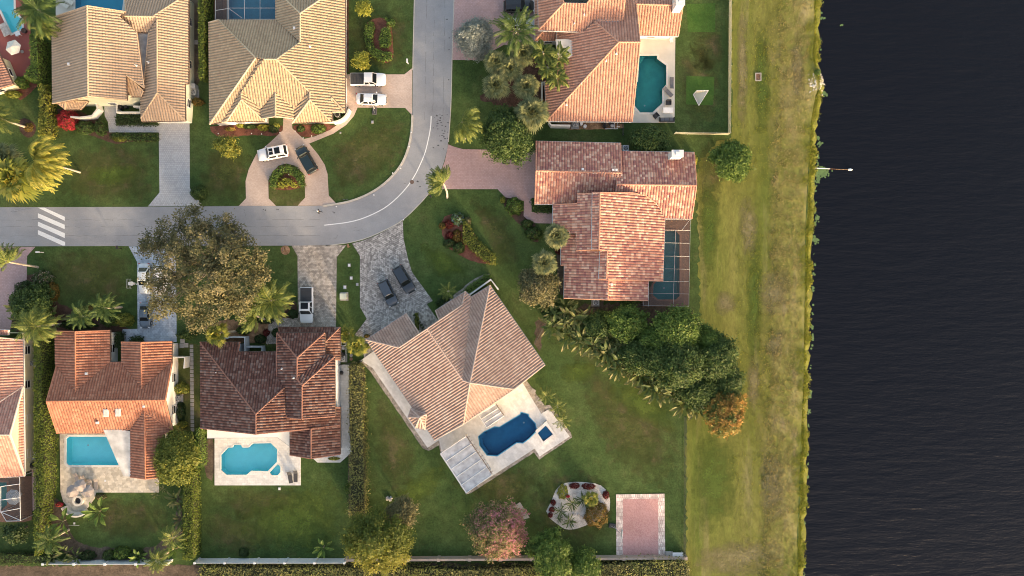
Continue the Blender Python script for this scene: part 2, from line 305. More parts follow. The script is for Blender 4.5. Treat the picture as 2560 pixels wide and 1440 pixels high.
lm('lf_straw', [(0.22, 0.20, 0.06), (0.36, 0.30, 0.12), (0.45, 0.36, 0.20)])
lm('lf_blue', [(0.05, 0.10, 0.03), (0.09, 0.15, 0.05), (0.22, 0.28, 0.45)])
lm('lf_oleander', [(0.03, 0.06, 0.02), (0.06, 0.10, 0.03), (0.5, 0.35, 0.34)])
# ---------------------------------------------------------------- roofs and houses
def clip(poly, ax, val, keep_ge):
    out = []; n = len(poly)
    for i in range(n):
        a, b = poly[i], poly[(i+1) % n]; ia = (a[ax] >= val) == keep_ge or a[ax] == val; ib = (b[ax] >= val) == keep_ge or b[ax] == val
        if ia: out.append(a)
        if ia != ib:
            t = (val-a[ax])/(b[ax]-a[ax]); out.append((a[0]+t*(b[0]-a[0]), a[1]+t*(b[1]-a[1])))
    return out
PROF = [0.0, 0.12, 0.15, 0.12]
def fit(face):
    k = [P(*v) for v in face if len(v) == 3]
    A = np.array([[p.x, p.y, 1] for p in k]); zz = np.array([p.z for p in k])
    a, b, c = np.linalg.lstsq(A, zz, rcond=None)[0]; pts = []
    for v in face:
        x0, y0 = (v[0]-1280)/S, (720-v[1])/S; q = a*x0+b*y0; z = (q+c)/(1+q/H)
        f = 1-z/H; pts.append((x0*f, y0*f, z))
    return (a, b, c), pts
def roof_panel(mbv, mbf, uvs, plane, pts, flat=False):
    a, b, c = plane; g = Vector((-a, -b)); sl_ = g.length
    g = g.normalized() if sl_ > 1e-4 else Vector((0, -1)); u = Vector((-g.y, g.x)); cs = math.sqrt(1+sl_*sl_)
    poly = [(p[0]*u.x+p[1]*u.y, (p[0]*g.x+p[1]*g.y)*cs) for p in pts]
    ar = sum(poly[i][0]*poly[(i+1) % len(poly)][1]-poly[(i+1) % len(poly)][0]*poly[i][1] for i in range(len(poly)))
    du = TU/4; u0 = math.floor(min(p[0] for p in poly)/du); u1 = math.ceil(max(p[0] for p in poly)/du)
    base = max(p[1] for p in poly)
    for i in range(u0, u1):
        st = clip(clip(poly, 0, i*du, True), 0, (i+1)*du, False)
        if len(st) < 3: continue
        v0 = min(p[1] for p in st); v1 = max(p[1] for p in st)
        k0 = math.floor((v0-base)/TV); k1 = math.ceil((v1-base)/TV)
        ha, hb = PROF[i % 4], PROF[(i+1) % 4]
        for k in range(k0, k1):
            ce = clip(clip(st, 1, base+k*TV, True), 1, base+(k+1)*TV, False)
            if len(ce) < 3: continue
            f = []
            for (pu, pv) in ce:
                s_ = pv/cs; x = pu*u.x+s_*g.x; y = pu*u.y+s_*g.y
                t = min(max((pu-i*du)/du, 0), 1); h = ha+(hb-ha)*t+0.05*min(max((pv-base)/TV-k, 0), 1)
                f.append(len(mbv)); mbv.append((x, y, a*x+b*y+c+h)); uvs.append((i*du+du/2+0.001, pv if False else base+(k+0.5)*TV))
            if ar > 0: mbf.append(f)
            else: mbf.append(f[::-1])
def pip(x, y, poly):
    r = False; n = len(poly); j = n-1
    for i in range(n):
        xi, yi, xj, yj = poly[i][0], poly[i][1], poly[j][0], poly[j][1]
        if (yi > y) != (yj > y) and x < (xj-xi)*(y-yi)/(yj-yi)+xi: r = not r
        j = i
    return r
def inset(poly, d):
    n = len(poly); ar = sum(poly[i][0]*poly[(i+1) % n][1]-poly[(i+1) % n][0]*poly[i][1] for i in range(n)); s = 1 if ar > 0 else -1; out = []
    for i in range(n):
        p, q, r = (Vector(poly[(i+k) % n][:2]) for k in (-1, 0, 1)); e1 = (q-p).normalized(); e2 = (r-q).normalized()
        n1 = Vector((-e1.y, e1.x))*s; n2 = Vector((-e2.y, e2.x))*s; bb = n1+n2
        if bb.length < 1e-3: out.append((q.x, q.y)); continue
        bb.normalize(); m_ = d/max(bb.dot(n1), 0.35); out.append((q.x+bb.x*m_, q.y+bb.y*m_))
    return out
def window(house, p, t, n, wd, hg, z0, name='window', fm=None):
    fr = MB(); rz = math.atan2(t.y, t.x)
    c = p+n*0.03
    for dx, w_ in ((-wd/2, 0.08), (wd/2, 0.08)): fr.box((c.x+t.x*dx, c.y+t.y*dx, z0+hg/2), (w_, 0.1, hg+0.08), rz)
    for dz in (0, hg, hg*0.55): fr.box((c.x, c.y, z0+dz), (wd-0.09, 0.09, 0.07), rz)
    o = fr.build(name, fm or M['trim'], house)
    g = MB(); c = p+n*0.02; g.box((c.x, c.y, z0+hg/2), (wd-0.1, 0.03, hg-0.02), rz); g.build('pane', M['glass'], o)
def garage(house, pxp, rzdeg, wd):
    p = P(pxp[0], pxp[1], 1.2); rz = R(rzdeg); g = MB(); g.box((p.x, p.y, 1.1), (wd, 0.08, 2.2), rz)
    for k in range(4): g.box((p.x, p.y, 0.3+k*0.53), (wd-0.1, 0.12, 0.4), rz)
    g.build('garage_door', M['white'], house)
def house(label, faces, outline, rm, wm, trim='trim', eave=2.8, inset_d=0.45, vents=(), flats=(), upper=None, wins=True, extra_caps=(), name='tiled_roof_house', wheight=None):
    c = P(sum(p[0] for p in outline)/len(outline), sum(p[1] for p in outline)/len(outline)); c.z = 0
    root = empty(name, c, label, 'house')
    V, F, UV = [], [], []; data = []; edges = {}
    for fi, f in enumerate(faces):
        pl, pts = fit(f); data.append((pl, pts)); roof_panel(V, F, UV, pl, pts)
        for i in range(len(f)):
            k = frozenset((tuple(f[i][:2]), tuple(f[(i+1) % len(f)][:2])))
            edges.setdefault(k, []).append((fi, i))
    me = bpy.data.meshes.new('roof'); off = WL[root]; me.from_pydata([(x-off.x, y-off.y, z) for x, y, z in V], [], F); me.materials.append(M[rm])
    ul = me.uv_layers.new(name='UVMap'); li = np.zeros(len(me.loops), dtype=np.int32); me.loops.foreach_get('vertex_index', li)
    ul.data.foreach_set('uv', np.array(UV, dtype=np.float32)[li].ravel()); ro = link_mesh('roof', me, root)
    # fascia / soffit / caps
    fb = MB(); cb = MB()
    def cap(p, q, r=0.13):
        cb = MB(); p, q = Vector(p), Vector(q); L = (q-p).length; n = max(1, round(L/0.42))
        if p.z < q.z: p, q = q, p
        for i in range(n):
            a = p.lerp(q, i/n); b_ = p.lerp(q, min((i+1.08)/n, 1)); a = a+Vector((0, 0, 0.08)); b_ = b_+Vector((0, 0, 0.105))
            cb.tube([a, b_], [r*0.88, r], 6, 0, False)
        cb.build('ridge_tiles', M[rm+'_cap'], root)
    for k, us in edges.items():
        pts = [data[fi][1] for fi, i in us]
        fi, i = us[0]; f = data[fi][1]; p, q = f[i], f[(i+1) % len(f)]
        if len(us) >= 2:
            fj = us[1][0]; ca = np.mean(np.array(data[fi][1]), axis=0); pb = data[fj][0]
            if pb[0]*ca[0]+pb[1]*ca[1]+pb[2] > ca[2]+0.05:
                f2 = data[fj][1]; j = us[1][1]; p2, q2 = f2[j], f2[(j+1) % len(f2)]
                if (Vector(p2)-Vector(p)).length > (Vector(q2)-Vector(p)).length: p2, q2 = q2, p2
                cap((Vector(p)+Vector(p2))/2, (Vector(q)+Vector(q2))/2)
        else:
            cen = np.mean(np.array(f), axis=0); e = Vector((q[0]-p[0], q[1]-p[1])); nn = Vector((e.y, -e.x)).normalized()
            if nn.dot(Vector((cen[0]-p[0], cen[1]-p[1]))) > 0: nn = -nn
            o_ = nn*0.07; vs = []
            for s_, dz in ((0, 0.03), (1, 0.03), (1, -0.17), (0, -0.17)):
                for w_ in (p, q): vs.append((w_[0]+o_.x*s_, w_[1]+o_.y*s_, w_[2]+dz))
            fb.add(vs, [(0, 1, 3, 2), (2, 3, 5, 4), (4, 5, 7, 6), (6, 7, 1, 0), (0, 2, 4, 6), (1, 7, 5, 3)])
            if abs(p[2]-q[2]) > 0.25: cap(p, q, 0.11)
    for a_, b_ in extra_caps: cap(P(*a_), P(*b_))
    for pl, pts in data: fb.sheet([[(p[0], p[1]) for p in pts]], 0); nv = len(pts); fb.v[-nv:] = [(p[0], p[1], p[2]-0.16) for p in pts]
    fb.build('fascia', M[trim], root)
    # walls following the roof
    def wallring(ol, z0, ztop_min):
        ring = inset([P2(p[0], p[1], z0) for p in ol], inset_d); wb = MB(); n = len(ring)
        ar = sum(ring[i][0]*ring[(i+1) % n][1]-ring[(i+1) % n][0]*ring[i][1] for i in range(n))
        for i in range(n):
            a, b_ = Vector(ring[i]), Vector(ring[(i+1) % n]); L = (b_-a).length; m_ = max(1, int(L/0.5)); tops = []
            for k in range(m_+1):
                q = a.lerp(b_, k/m_); zs = [pl[0]*q.x+pl[1]*q.y+pl[2]-0.17 for pl, pts in data if pip(q.x, q.y, pts)]
                zs = [z for z in zs if z > z0-0.6]; tops.append((q, min(zs) if zs else z0-0.1))
            for k in range(m_):
                (q0, t0), (q1, t1) = tops[k], tops[k+1]; fs = [(0, 1, 2, 3)]
                wb.add([(q0.x, q0.y, 0), (q1.x, q1.y, 0), (q1.x, q1.y, t1), (q0.x, q0.y, t0)], fs if ar > 0 else [(3, 2, 1, 0)])
            if wins and L > 3.2 and root is not None:
                t = (b_-a).normalized(); nn = Vector((t.y, -t.x))*(1 if ar > 0 else -1); cnt = max(1, int(L/5))
                for k in range(cnt):
                    q = a.lerp(b_, (k+0.5)/cnt)
                    window(root, q, t, nn, 1.3, 1.15, 0.95 if z0 < 4 else 3.6)
        return wb
    wallring(outline, eave, 0).build('wall', M[wm], root)
    if upper: wallring(upper[0], upper[1], 0).build('wall', M[wm], root)
    for poly, mm in flats:
        zf = poly[0][2]; fl = MB(); fl.prism([[P2(*p) for p in poly]], zf-0.35, zf); fl.build('flat_roof', M[mm], root)
    for vx, vy, vz, kind in vents:
        v = MB(); p = P(vx, vy, vz)
        if kind == 'sky':
            v.box((p.x, p.y, p.z), (0.75, 1.2, 0.16)); o = v.build('skylight', M['trim'], ro); g = MB(); g.box((p.x, p.y, p.z+0.09), (0.58, 1.0, 0.04)); 
            o2 = g.build('skylight_pane', M['canvas'], root)
        elif kind == 'box': v.box((p.x, p.y, p.z), (0.42, 0.42, 0.3), 0, 0, 0.8); v.build('vent', M['alu'], ro)
        else: v.tube([p, p+Vector((0, 0, 0.5))], 0.07, 8); v.tube([p+Vector((0, 0, -0.02)), p+Vector((0, 0, 0.08))], [0.2, 0.1], 8); v.build('vent_pipe', M['alu'], ro)
    return root, ro, data
for k in ('tan', 'beige', 'orange', 'dark', 'mauve', 'salmon', 'multi', 'pale'):
    col = dict(tan=(0.50, 0.37, 0.25), beige=(0.52, 0.42, 0.29), orange=(0.40, 0.17, 0.10), dark=(0.24, 0.12, 0.09), mauve=(0.46, 0.35, 0.30), salmon=(0.52, 0.28, 0.19), multi=(0.50, 0.25, 0.17), pale=(0.60, 0.45, 0.37))[k]
    M['r_'+k+'_cap'] = plain(k+'_ridge_tile', col, 0.75, var=0.15, scale=1.5)
def chimney(hroot, px, py, zt, zb, sx, sy, mat_='white', capm='alu'):
    p = P(px, py, zt); c = MB(); c.box((p.x, p.y, (zt+zb)/2), (sx, sy, zt-zb)); o = c.build('chimney', M[mat_], hroot)
    k = MB(); k.box((p.x, p.y, zt+0.05), (sx+0.16, sy+0.16, 0.1)); k.box((p.x, p.y, zt+0.2), (sx*0.4, sy*0.5, 0.2)); k.build('chimney_cap', M[capm], o)
E = 2.8
H1, _, _ = house('tan tiled house with a grey driveway and a narrow grey flat roof between its ridges', [
    [(130, 45, E), (219, 15, 7.3), (221, 241, 7.3), (132, 259, E)],
    [(219, 15, 7.3), (315, 30, 5.3), (300, 41), (342, 81), (361, 220), (316, 188), (318, 250, 5.3), (221, 241, 7.3)],
    [(382, 42, 4.7), (472, -16, E), (472, 209, E), (463, 210), (464, 302, E), (394, 232, 4.7), (393, 50, 4.7)],
    [(393, 50, 4.7), (394, 232, 4.7), (353, 296, E), (352, 243), (360, 222), (372, 82)],
    [(394, 232, 4.7), (353, 296, E), (355, 304, E-.05), (464, 302, E)],
    [(300, 41, 4.7), (382, 42, 4.7), (393, 50, 4.5), (372, 82, 3.5), (342, 81, 3.5)],
    [(382, 42, 4.7), (472, -16, E), (316, -16, E), (313, 0), (315, 30), (300, 41, 4.7)],
    [(316, 188, 4.9), (359, 227, 3.7), (353, 242, 3.3), (320, 242, 3.4)],
    [(142, 258, 3.0), (165, 251, 3.9), (163, 274, 3.0)], [(165, 251, 3.9), (221, 254, 3.4), (202, 274, 3.0), (163, 274, 3.0)]],
    [(131, 45), (131, 261), (316, 261), (352, 243), (352, 304), (466, 304), (472, 209), (472, -16), (316, -16), (316, 45)], 'r_tan', 'green_w', 'trim_b',
    vents=[(172, 160, 5.3, 'box'), (371, 156, 4.0, 'pipe'), (341, 164, 4.9, 'pipe')], flats=[([(343, 82, 3.3), (372, 82, 3.3), (361, 219, 3.3)], 'membrane')])
H2, _, _ = house('beige barrel tiled house above the circular driveway with screened pool at its back', [
    [(751, 34, 5.45), (863, -43, E), (863, 280, E), (831, 280), (829, 304), (775, 250), (775, 230), (692, 149, 6.7), (751, 106, 5.45)],
    [(546, 50, E), (689, 50, E), (751, 106), (692, 149, 6.7), (660, 149, 6.7), (640, 145)],
    [(689, 50, E), (751, 106, 5.4), (751, 34, 5.4), (692, -22, E), (689, -20, E)],
    [(751, 34, 5.4), (692, -22, E), (863, -43, E)],
    [(524, 311, E), (522, 57, E), (546, 50), (640, 145, 6.5)],
    [(640, 145, 6.45), (655, 145, 6.3), (555, 305, 2.9), (526, 311, E)],
    [(655, 145, 6.3), (660, 149, 6.7), (604, 231, 4.65), (604, 250), (567, 304, 2.9), (555, 305, 2.9)],
    [(660, 149, 6.7), (692, 149, 6.7), (775, 230), (735, 272), (689, 232, 4.65), (653, 272), (604, 231)],
    [(604, 231, 4.7), (653, 272, 3.45), (656, 299), (663, 304, E), (604, 250, 4.7)],
    [(604, 250, 4.7), (567, 304, E), (663, 304, E)],
    [(689, 232, 4.65), (689, 291, 4.5), (655, 297, 3.3), (653, 272, 3.45)], [(689, 232, 4.65), (735, 272, 3.45), (735, 297, 3.3), (689, 291, 4.5)],
    [(775, 230, 4.75), (775, 250, 4.75), (731, 308, E), (735, 272, 3.5)], [(775, 250, 4.75), (731, 308, E), (829, 304, E)],
    [(829, 244, 3.75), (862, 279, 2.95), (831, 280, 3.0)]],
    [(523, 57), (523, 311), (663, 305), (663, 290), (733, 290), (733, 305), (829, 305), (829, 280), (863, 280), (863, -43), (689, -20), (689, 50)], 'r_beige', 'white', 'trim_b',
    vents=[(736, 70, 5.0, 'box'), (775, 117, 5.2, 'pipe')])
H3, R3, _ = house('terracotta tiled house with white stucco gable and two skylights, rectangular turquoise pool behind', [
    [(138, 828, E), (189, 829, 4.5), (190, 979, 4.5), (142, 915, E), (139, 912, E)], [(189, 829, 4.5), (276, 826, E), (276, 905, E), (190, 979, 4.5)],
    [(304, 855, E), (353, 856, 4.4), (355, 972, 4.4), (304, 905, E)], [(353, 856, 4.4), (431, 854, E), (430, 907, E), (355, 972, 4.4)],
    [(142, 915, E), (190, 979), (276, 905, E), (304, 905, E), (355, 972), (430, 907, E), (413, 1000, 5.1), (117, 1003, 5.1)],
    [(117, 1003, 5.1), (413, 1000, 5.1), (432, 1075, E), (362, 1028), (327, 1072), (258, 1083), (144, 1083, E)],
    [(362, 1028, 4.3), (364, 1197, 4.3), (327, 1192, 3.0), (327, 1072, 3.0)], [(362, 1028, 4.3), (364, 1197, 4.3), (402, 1193, 2.9), (410, 1085, 2.9), (432, 1075, 2.7)]],
    [(138, 828), (276, 826), (276, 905), (304, 905), (304, 855), (431, 854), (431, 907), (431, 1075), (403, 1078), (403, 1193), (327, 1193), (327, 1083), (144, 1083), (142, 915), (138, 912)], 'r_orange', 'white', 'trim_b',
    vents=[(216, 934, 4.1, 'box'), (360, 1016, 4.7, 'box'), (265, 1032, 4.55, 'sky'), (295, 1031, 4.55, 'sky'), (243, 1057, 3.9, 'box')],
    flats=[([(258, 1074, 3.1), (300, 1074, 3.1), (325, 1078, 3.1), (327, 1191, 3.1), (309, 1191, 3.1)], 'membrane_w')])
H4, _, _ = house('dark brown tiled two level house beside the white pickup with turquoise angular pool behind', [
    [(501, 855, E), (640, 1035, 7.2), (640, 1085, 7.2), (502, 1070, E)],
    [(501, 855, E), (600, 855, E), (596, 879), (690, 879), (692, 940), (711, 970), (640, 1035, 7.2)],
    [(640, 1035, 7.2), (640, 1085, 7.2), (781, 1071), (851, 1064, E), (851, 1018, E), (838, 1018), (715, 1040), (711, 970)],
    [(693, 832, 5.2), (812, 832, 5.2), (743, 894, 6.8)],
    [(693, 832, 5.2), (743, 894, 6.8), (743, 946, 6.8), (755, 964, 6.9), (755, 1047, 6.9), (715, 1043, 5.5), (711, 970), (692, 940)],
    [(812, 832, 5.2), (743, 894, 6.8), (743, 946, 6.8), (814, 886, 5.2), (812, 855, 5.2)],
    [(743, 946, 6.8), (755, 964, 6.95), (837, 891, 5.2), (814, 886, 5.2)],
    [(755, 964, 6.9), (755, 1047, 6.9), (838, 1040, 5.2), (837, 891, 5.2)],
    [(697, 818, E), (851, 818, E), (812, 856, 4.2), (700, 838, 3.6)], [(851, 818, E), (851, 899, E), (836, 899, 3.2), (812, 886), (812, 856, 4.2)],
    [(725, 1079, 3.0), (778, 1072, 4.6), (778, 1146, 4.6), (725, 1137, 3.0)], [(778, 1072, 4.6), (851, 1062, E), (851, 1135, E), (778, 1146, 4.6)]],
    [(501, 855), (600, 855), (600, 879), (697, 879), (697, 818), (851, 818), (851, 899), (838, 900), (838, 1018), (851, 1018), (851, 1136), (725, 1137), (725, 1072), (502, 1070)], 'r_dark', 'bluew', 'trim_b',
    vents=[(542, 931, 4.2, 'pipe'), (735, 945, 6.6, 'pipe'), (705, 922, 5.6, 'pipe'), (575, 1000, 4.4, 'pipe')],
    upper=([(693, 832), (812, 832), (812, 886), (837, 891), (838, 1042), (715, 1042), (713, 970), (693, 945)], 5.2))
H5, _, _ = house('large mauve brown tiled house set diagonally with a deep blue pool behind it', [
    [(915, 849, E), (1015, 783, E), (1049, 833, 4.4), (998, 869, 4.4)],
    [(915, 849, E), (998, 869), (1068, 822, 6.7), (1157, 951, 6.7), (1175, 957), (1158, 1060), (1086, 1100, E)],
    [(1089, 776, E), (1163, 728, E), (1156, 762, 3.55), (1098, 800, 3.45)],
    [(1068, 822, 6.7), (1157, 951, 6.7), (1178, 742), (1163, 728), (1156, 762, 3.7)],
    [(1178, 742, E), (1225, 713, E), (1175, 957, 7.0), (1157, 951)],
    [(1225, 713, E), (1362, 912, E), (1285, 973), (1175, 957, 7.0)],
    [(1175, 957, 7.0), (1285, 973, 5.2), (1158, 1060, 4.9)],
    [(1050, 1043, 4.3), (1027, 1021, 2.9), (1020, 1043, 2.9)], [(1050, 1043, 4.3), (1020, 1043, 2.9), (1039, 1069, 2.9)], [(1050, 1043, 4.3), (1039, 1069, 2.9), (1062, 1074, 2.9)],
    [(1050, 1043, 4.3), (1062, 1074, 2.9), (1066, 1035, 3.6)], [(1050, 1043, 4.3), (1066, 1035, 3.6), (1027, 1021, 2.9)]],
    [(915, 849), (1015, 783), (1047, 831), (1098, 800), (1089, 776), (1163, 728), (1178, 742), (1225, 713), (1362, 912), (1086, 1100)], 'r_mauve', 'cream', 'trim_g')
H6, _, _ = house('salmon tiled house at top with a white pool deck and pale curved flat roof', [
    [(1547, 106, 7.9), (1600, 106, 7.9), (1580, 305, E), (1366, 303, E)],
    [(1547, 106, 7.9), (1366, 303, E), (1362, 204, E), (1392, 204), (1392, 100), (1392, 80), (1458, 80), (1487, 54)],
    [(1547, 106, 7.9), (1600, 106, 7.9), (1590, 10), (1582, -30), (1560, -30), (1556, 50), (1487, 54, 6.2)],
    [(1346, 76, 5.4), (1458, 80, 5.4), (1487, 54), (1556, 50), (1562, 0), (1563, -30), (1500, -30), (1467, 9, 7.2), (1410, 8, 7.2)],
    [(1346, 76, 5.4), (1410, 8, 7.2), (1392, -30), (1345, -30, 5.4)],
    [(1336, 103, E), (1391, 103, E), (1391, 79, 3.6), (1357, 79, 3.6)], [(1336, -30, E), (1336, 103, E), (1357, 79, 3.6), (1352, -30, 3.5)],
    [(1591, 11, 4.8), (1707, 14, 4.8), (1695, 91, E), (1600, 89, E)], [(1591, 11, 4.8), (1707, 14, 4.8), (1712, -60, 2.9), (1588, -60, 2.9)]],
    [(1366, 303), (1584, 303), (1584, 89), (1696, 90), (1696, -60), (1336, -60), (1336, 103), (1395, 103), (1395, 204), (1362, 204)], 'r_salmon', 'white', 'trim',
    vents=[(1460, 37, 6.5, 'pipe'), (1435, 60, 5.9, 'pipe'), (1541, 134, 7.3, 'pipe'), (1515, 152, 6.8, 'pipe'), (1416, 262, 4.0, 'pipe'), (1453, 210, 5.3, 'pipe')],
    upper=([(1346, 76), (1458, 78), (1556, 50), (1560, -30), (1345, -30)], 5.4),
    flats=[([(1389, 98, 4.9), (1420, 98, 4.9), (1440, 103, 4.9), (1450, 112, 4.9), (1450, 124, 4.9), (1438, 136, 4.9), (1415, 148, 4.9), (1392, 140, 4.9)], 'membrane_w'), ([(1487, 53, 6.3), (1500, 46, 6.3), (1520, 43, 6.3), (1551, 53, 6.3), (1524, 57, 6.3), (1503, 57, 6.3)], 'membrane')])
chimney(H6, 1701, -2, 7.4, 3.5, 1.2, 1.7)
H7, _, _ = house('house with blended pink and maroon tiles, white chimney and screened pool', [
    [(1340, 353, E), (1551, 358, E), (1553, 433, 4.9), (1340, 427, 4.9)],
    [(1340, 427, 4.9), (1553, 433, 4.9), (1553, 443), (1541, 443), (1541, 461), (1539, 482), (1443, 484), (1443, 510), (1337, 511, E)],
    [(1551, 378, E), (1735, 381, E), (1741, 464, 5.1), (1541, 461, 5.1), (1541, 443), (1553, 443)],
    [(1541, 461, 5.1), (1741, 464, 5.1), (1729, 547, E), (1662, 546, E), (1656, 535), (1640, 507), (1615, 490), (1570, 484), (1539, 482)],
    [(1500, 482, 7.0), (1580, 482), (1618, 490), (1640, 507), (1656, 535), (1662, 546, 2.85), (1657, 702, 2.85), (1516, 698), (1518, 626), (1497, 624, 7.0)],
    [(1481, 482, 6.5), (1500, 482, 7.0), (1497, 624, 7.0), (1479, 624, 6.5)],
    [(1481, 484, 6.1), (1479, 624, 6.1), (1440, 626), (1440, 583), (1424, 583), (1424, 577), (1382, 577, E), (1382, 512, E), (1443, 509), (1443, 484)],
    [(1500, 627, 6.05), (1518, 626, 6.5), (1516, 698, 6.5), (1497, 697, 6.05)],
    [(1500, 629, 5.75), (1497, 700, 5.75), (1521, 700), (1519, 749), (1410, 745, E), (1411, 663), (1402, 663), (1402, 590), (1424, 583), (1440, 583), (1440, 626), (1479, 628)],
    [(1521, 700, 6.0), (1519, 749, 6.0), (1620, 751, 3.3), (1621, 702, 3.3)]],
    [(1340, 353), (1551, 358), (1551, 378), (1735, 381), (1735, 547), (1657, 547), (1657, 702), (1620, 702), (1620, 750), (1410, 746), (1410, 663), (1402, 663), (1402, 595), (1424, 590), (1424, 577), (1382, 577), (1382, 511), (1337, 511)], 'r_multi', 'white', 'trim',
    vents=[(1457, 423, 4.95, 'box'), (1533, 425, 4.9, 'box'), (1541, 425, 4.9, 'box'), (1529, 711, 5.9, 'box')])
chimney(H7, 1694, 384, 6.1, 2.8, 1.65, 0.95)
H8, _, _ = house('cream walled house with pale rose tiles at the left edge beside the long hedge', [
    [(-60, 838, 5.2), (59, 850, E), (60, 965, E), (-5, 1008), (-60, 1040)], [(-60, 1040), (58, 965, E), (25, 1087, 5.7), (-60, 1087, 5.7)],
    [(25, 1087, 5.7), (62, 1190, E), (-60, 1198, E), (-60, 1087, 5.7)], [(59, 968, 2.85), (45, 1008, 3.5), (45, 1125, 3.5), (62, 1186, 2.85)],
    [(-60, 824, 3.4), (22, 825, 3.4), (22, 837, 3.0), (-60, 837, 3.0)]],
    [(61, 826), (61, 1190), (-90, 1190), (-90, 826)], 'r_pale', 'cream', 'trim')
H9, _, _ = house('orange tiled roof corner beside the red pool deck at top left', [
    [(-3, 130, E), (34, 211, E), (-60, 238), (-100, 160, 5.6)]],
    [(-3, 130), (33, 212), (-60, 240), (-100, 160)], 'r_salmon', 'cream', 'trim_b')
garage(H2, (862, 228), 90, 5.0); garage(H1, (432, 303), 0, 4.8); garage(H7, (1341, 440), 90, 5.0); garage(H4, (775, 820), 0, 5.0); garage(H5, (963, 818), 34, 4.6); garage(H3, (367, 857), 0, 4.6)

_x = P(60, 1000, E).x-0.35; gw = MB(); gw.add([(_x, P(58, 972, E).y, 2.75), (_x, P(62, 1184, E).y, 2.75), (_x, P(25, 1087, 5.7).y, 5.5), (_x, P(58, 972, E).y, 0), (_x, P(62, 1184, E).y, 0)], [(0, 3, 4, 1), (0, 1, 2)]); gw.build('gable_wall', M['cream'], H8)
# ---------------------------------------------------------------- ground, lake, roads, pavements
def jag(l, amp, step=0.5, closed=True):
    out = []; n = len(l)
    for i in range(n if closed else n-1):
        a, b = Vector(l[i]), Vector(l[(i+1) % n]); m_ = max(1, int((b-a).length/step))
        for k in range(m_):
            q = a.lerp(b, k/m_); out.append((q.x+random.uniform(-amp, amp), q.y+random.uniform(-amp, amp)))
    return out
def smooth(l, closed=False, it=2):
    for _ in range(it):
        o = []; n = len(l)
        for i in range(n if closed else n-1):
            a, b = l[i], l[(i+1) % n]; o += [(a[0]*.75+b[0]*.25, a[1]*.75+b[1]*.25), (a[0]*.25+b[0]*.75, a[1]*.25+b[1]*.75)]
        l = o if closed else [l[0]]+o+[l[-1]]
    return l
POOLS = {
 'h1': [(188, -60), (318, -60), (306, 28), (188, 28)],
 'h9': [(-40, -40), (35, -20), (36, 30), (55, 50), (56, 72), (30, 84), (2, 25), (-40, 10)],
 'h2': [(572, -60), (689, -60), (689, 48), (572, 48)],
 'h3': [(172, 1091), (300, 1091), (300, 1163), (172, 1163), (166, 1157), (166, 1097)],
 'h4': [(553, 1137), (571, 1118), (582, 1118), (586, 1111), (603, 1111), (607, 1118), (622, 1118), (633, 1108), (678, 1107), (694, 1123), (693, 1155), (670, 1178), (629, 1177), (617, 1187), (567, 1187), (553, 1175)],
 'spa4': [(695, 1159), (702, 1166), (702, 1180), (695, 1188), (680, 1188), (674, 1181)],
 'h5': [(1197, 1091), (1210, 1080), (1237, 1067), (1249, 1068), (1301, 1036), (1303, 1031), (1321, 1036), (1321, 1041), (1338, 1059), (1341, 1077), (1323, 1095), (1307, 1107), (1291, 1106), (1243, 1139), (1218, 1137), (1200, 1113)],
 'h6': [(1598, 139), (1643, 139), (1643, 147), (1666, 164), (1666, 212), (1656, 222), (1656, 258), (1631, 282), (1600, 282), (1586, 265), (1588, 210), (1594, 204)],
 'h7': [(1650, 577), (1690, 577), (1699, 588), (1699, 740), (1690, 749), (1645, 749), (1632, 738), (1633, 712), (1640, 703), (1650, 703)],
 'h8': [(-60, 1205), (18, 1205), (19, 1262), (5, 1275), (-60, 1280)]}
hole = {k: pxs(v) for k, v in POOLS.items()}
shore_px = [(2054, -700), (2053, -100), (2054, 0), (2052, 80), (2048, 150), (2058, 185), (2064, 215), (2055, 240), (2046, 300), (2043, 400), (2040, 480), (2037, 550), (2033, 650), (2030, 760), (2026, 850), (2025, 950), (2022, 1050), (2021, 1150), (2019, 1250), (2015, 1350), (2012, 1440), (2010, 1560), (2000, 2200)]
shore = pxs(shore_px); top = [(x-1.3, y) for x, y in shore]
topj = jag(top, 0.12, 0.8, False)
g = MB(); g.sheet([[(-420, 420), (-420, -420)]+[(top[-1][0], -420)]+topj[::-1]+[(top[0][0], 420)]]+[hole[k] for k in hole], 0.0)
tag(g.build('ground', M['lawn']), kind='structure')
g = MB(); n = len(topj)
sh2 = [(x+1.15+random.uniform(-.15, .25), y) for x, y in topj]
vs = [(x, y, 0.0) for x, y in topj]+[(x, y, -0.55) for x, y in sh2]+[(x+1.2, y, -1.0) for x, y in sh2]
g.add(vs, [(i, n+i, n+i+1, i+1) for i in range(n-1)]+[(n+i, 2*n+i, 2*n+i+1, n+i+1) for i in range(n-1)]); tag(g.build('shore_slope', M['field']), kind='structure')
g = MB(); g.sheet([[(38, -420), (520, -420), (520, 420), (38, 420)]], -0.6); tag(g.build('lake', M['lake']), kind='structure')
def sheet(name, px, mk, z, holes=(), jg=0, px_xy=False, kind='structure', thick=0):
    l = pxs(px) if not px_xy else px
    if jg: l = jag(l, jg)
    s = MB()
    if thick: s.prism([l]+[hole[h] for h in holes], z-thick, z)
    else: s.sheet([l]+[hole[h] for h in holes], z)
    o = s.build(name, M[mk]); tag(o, kind=kind); return o
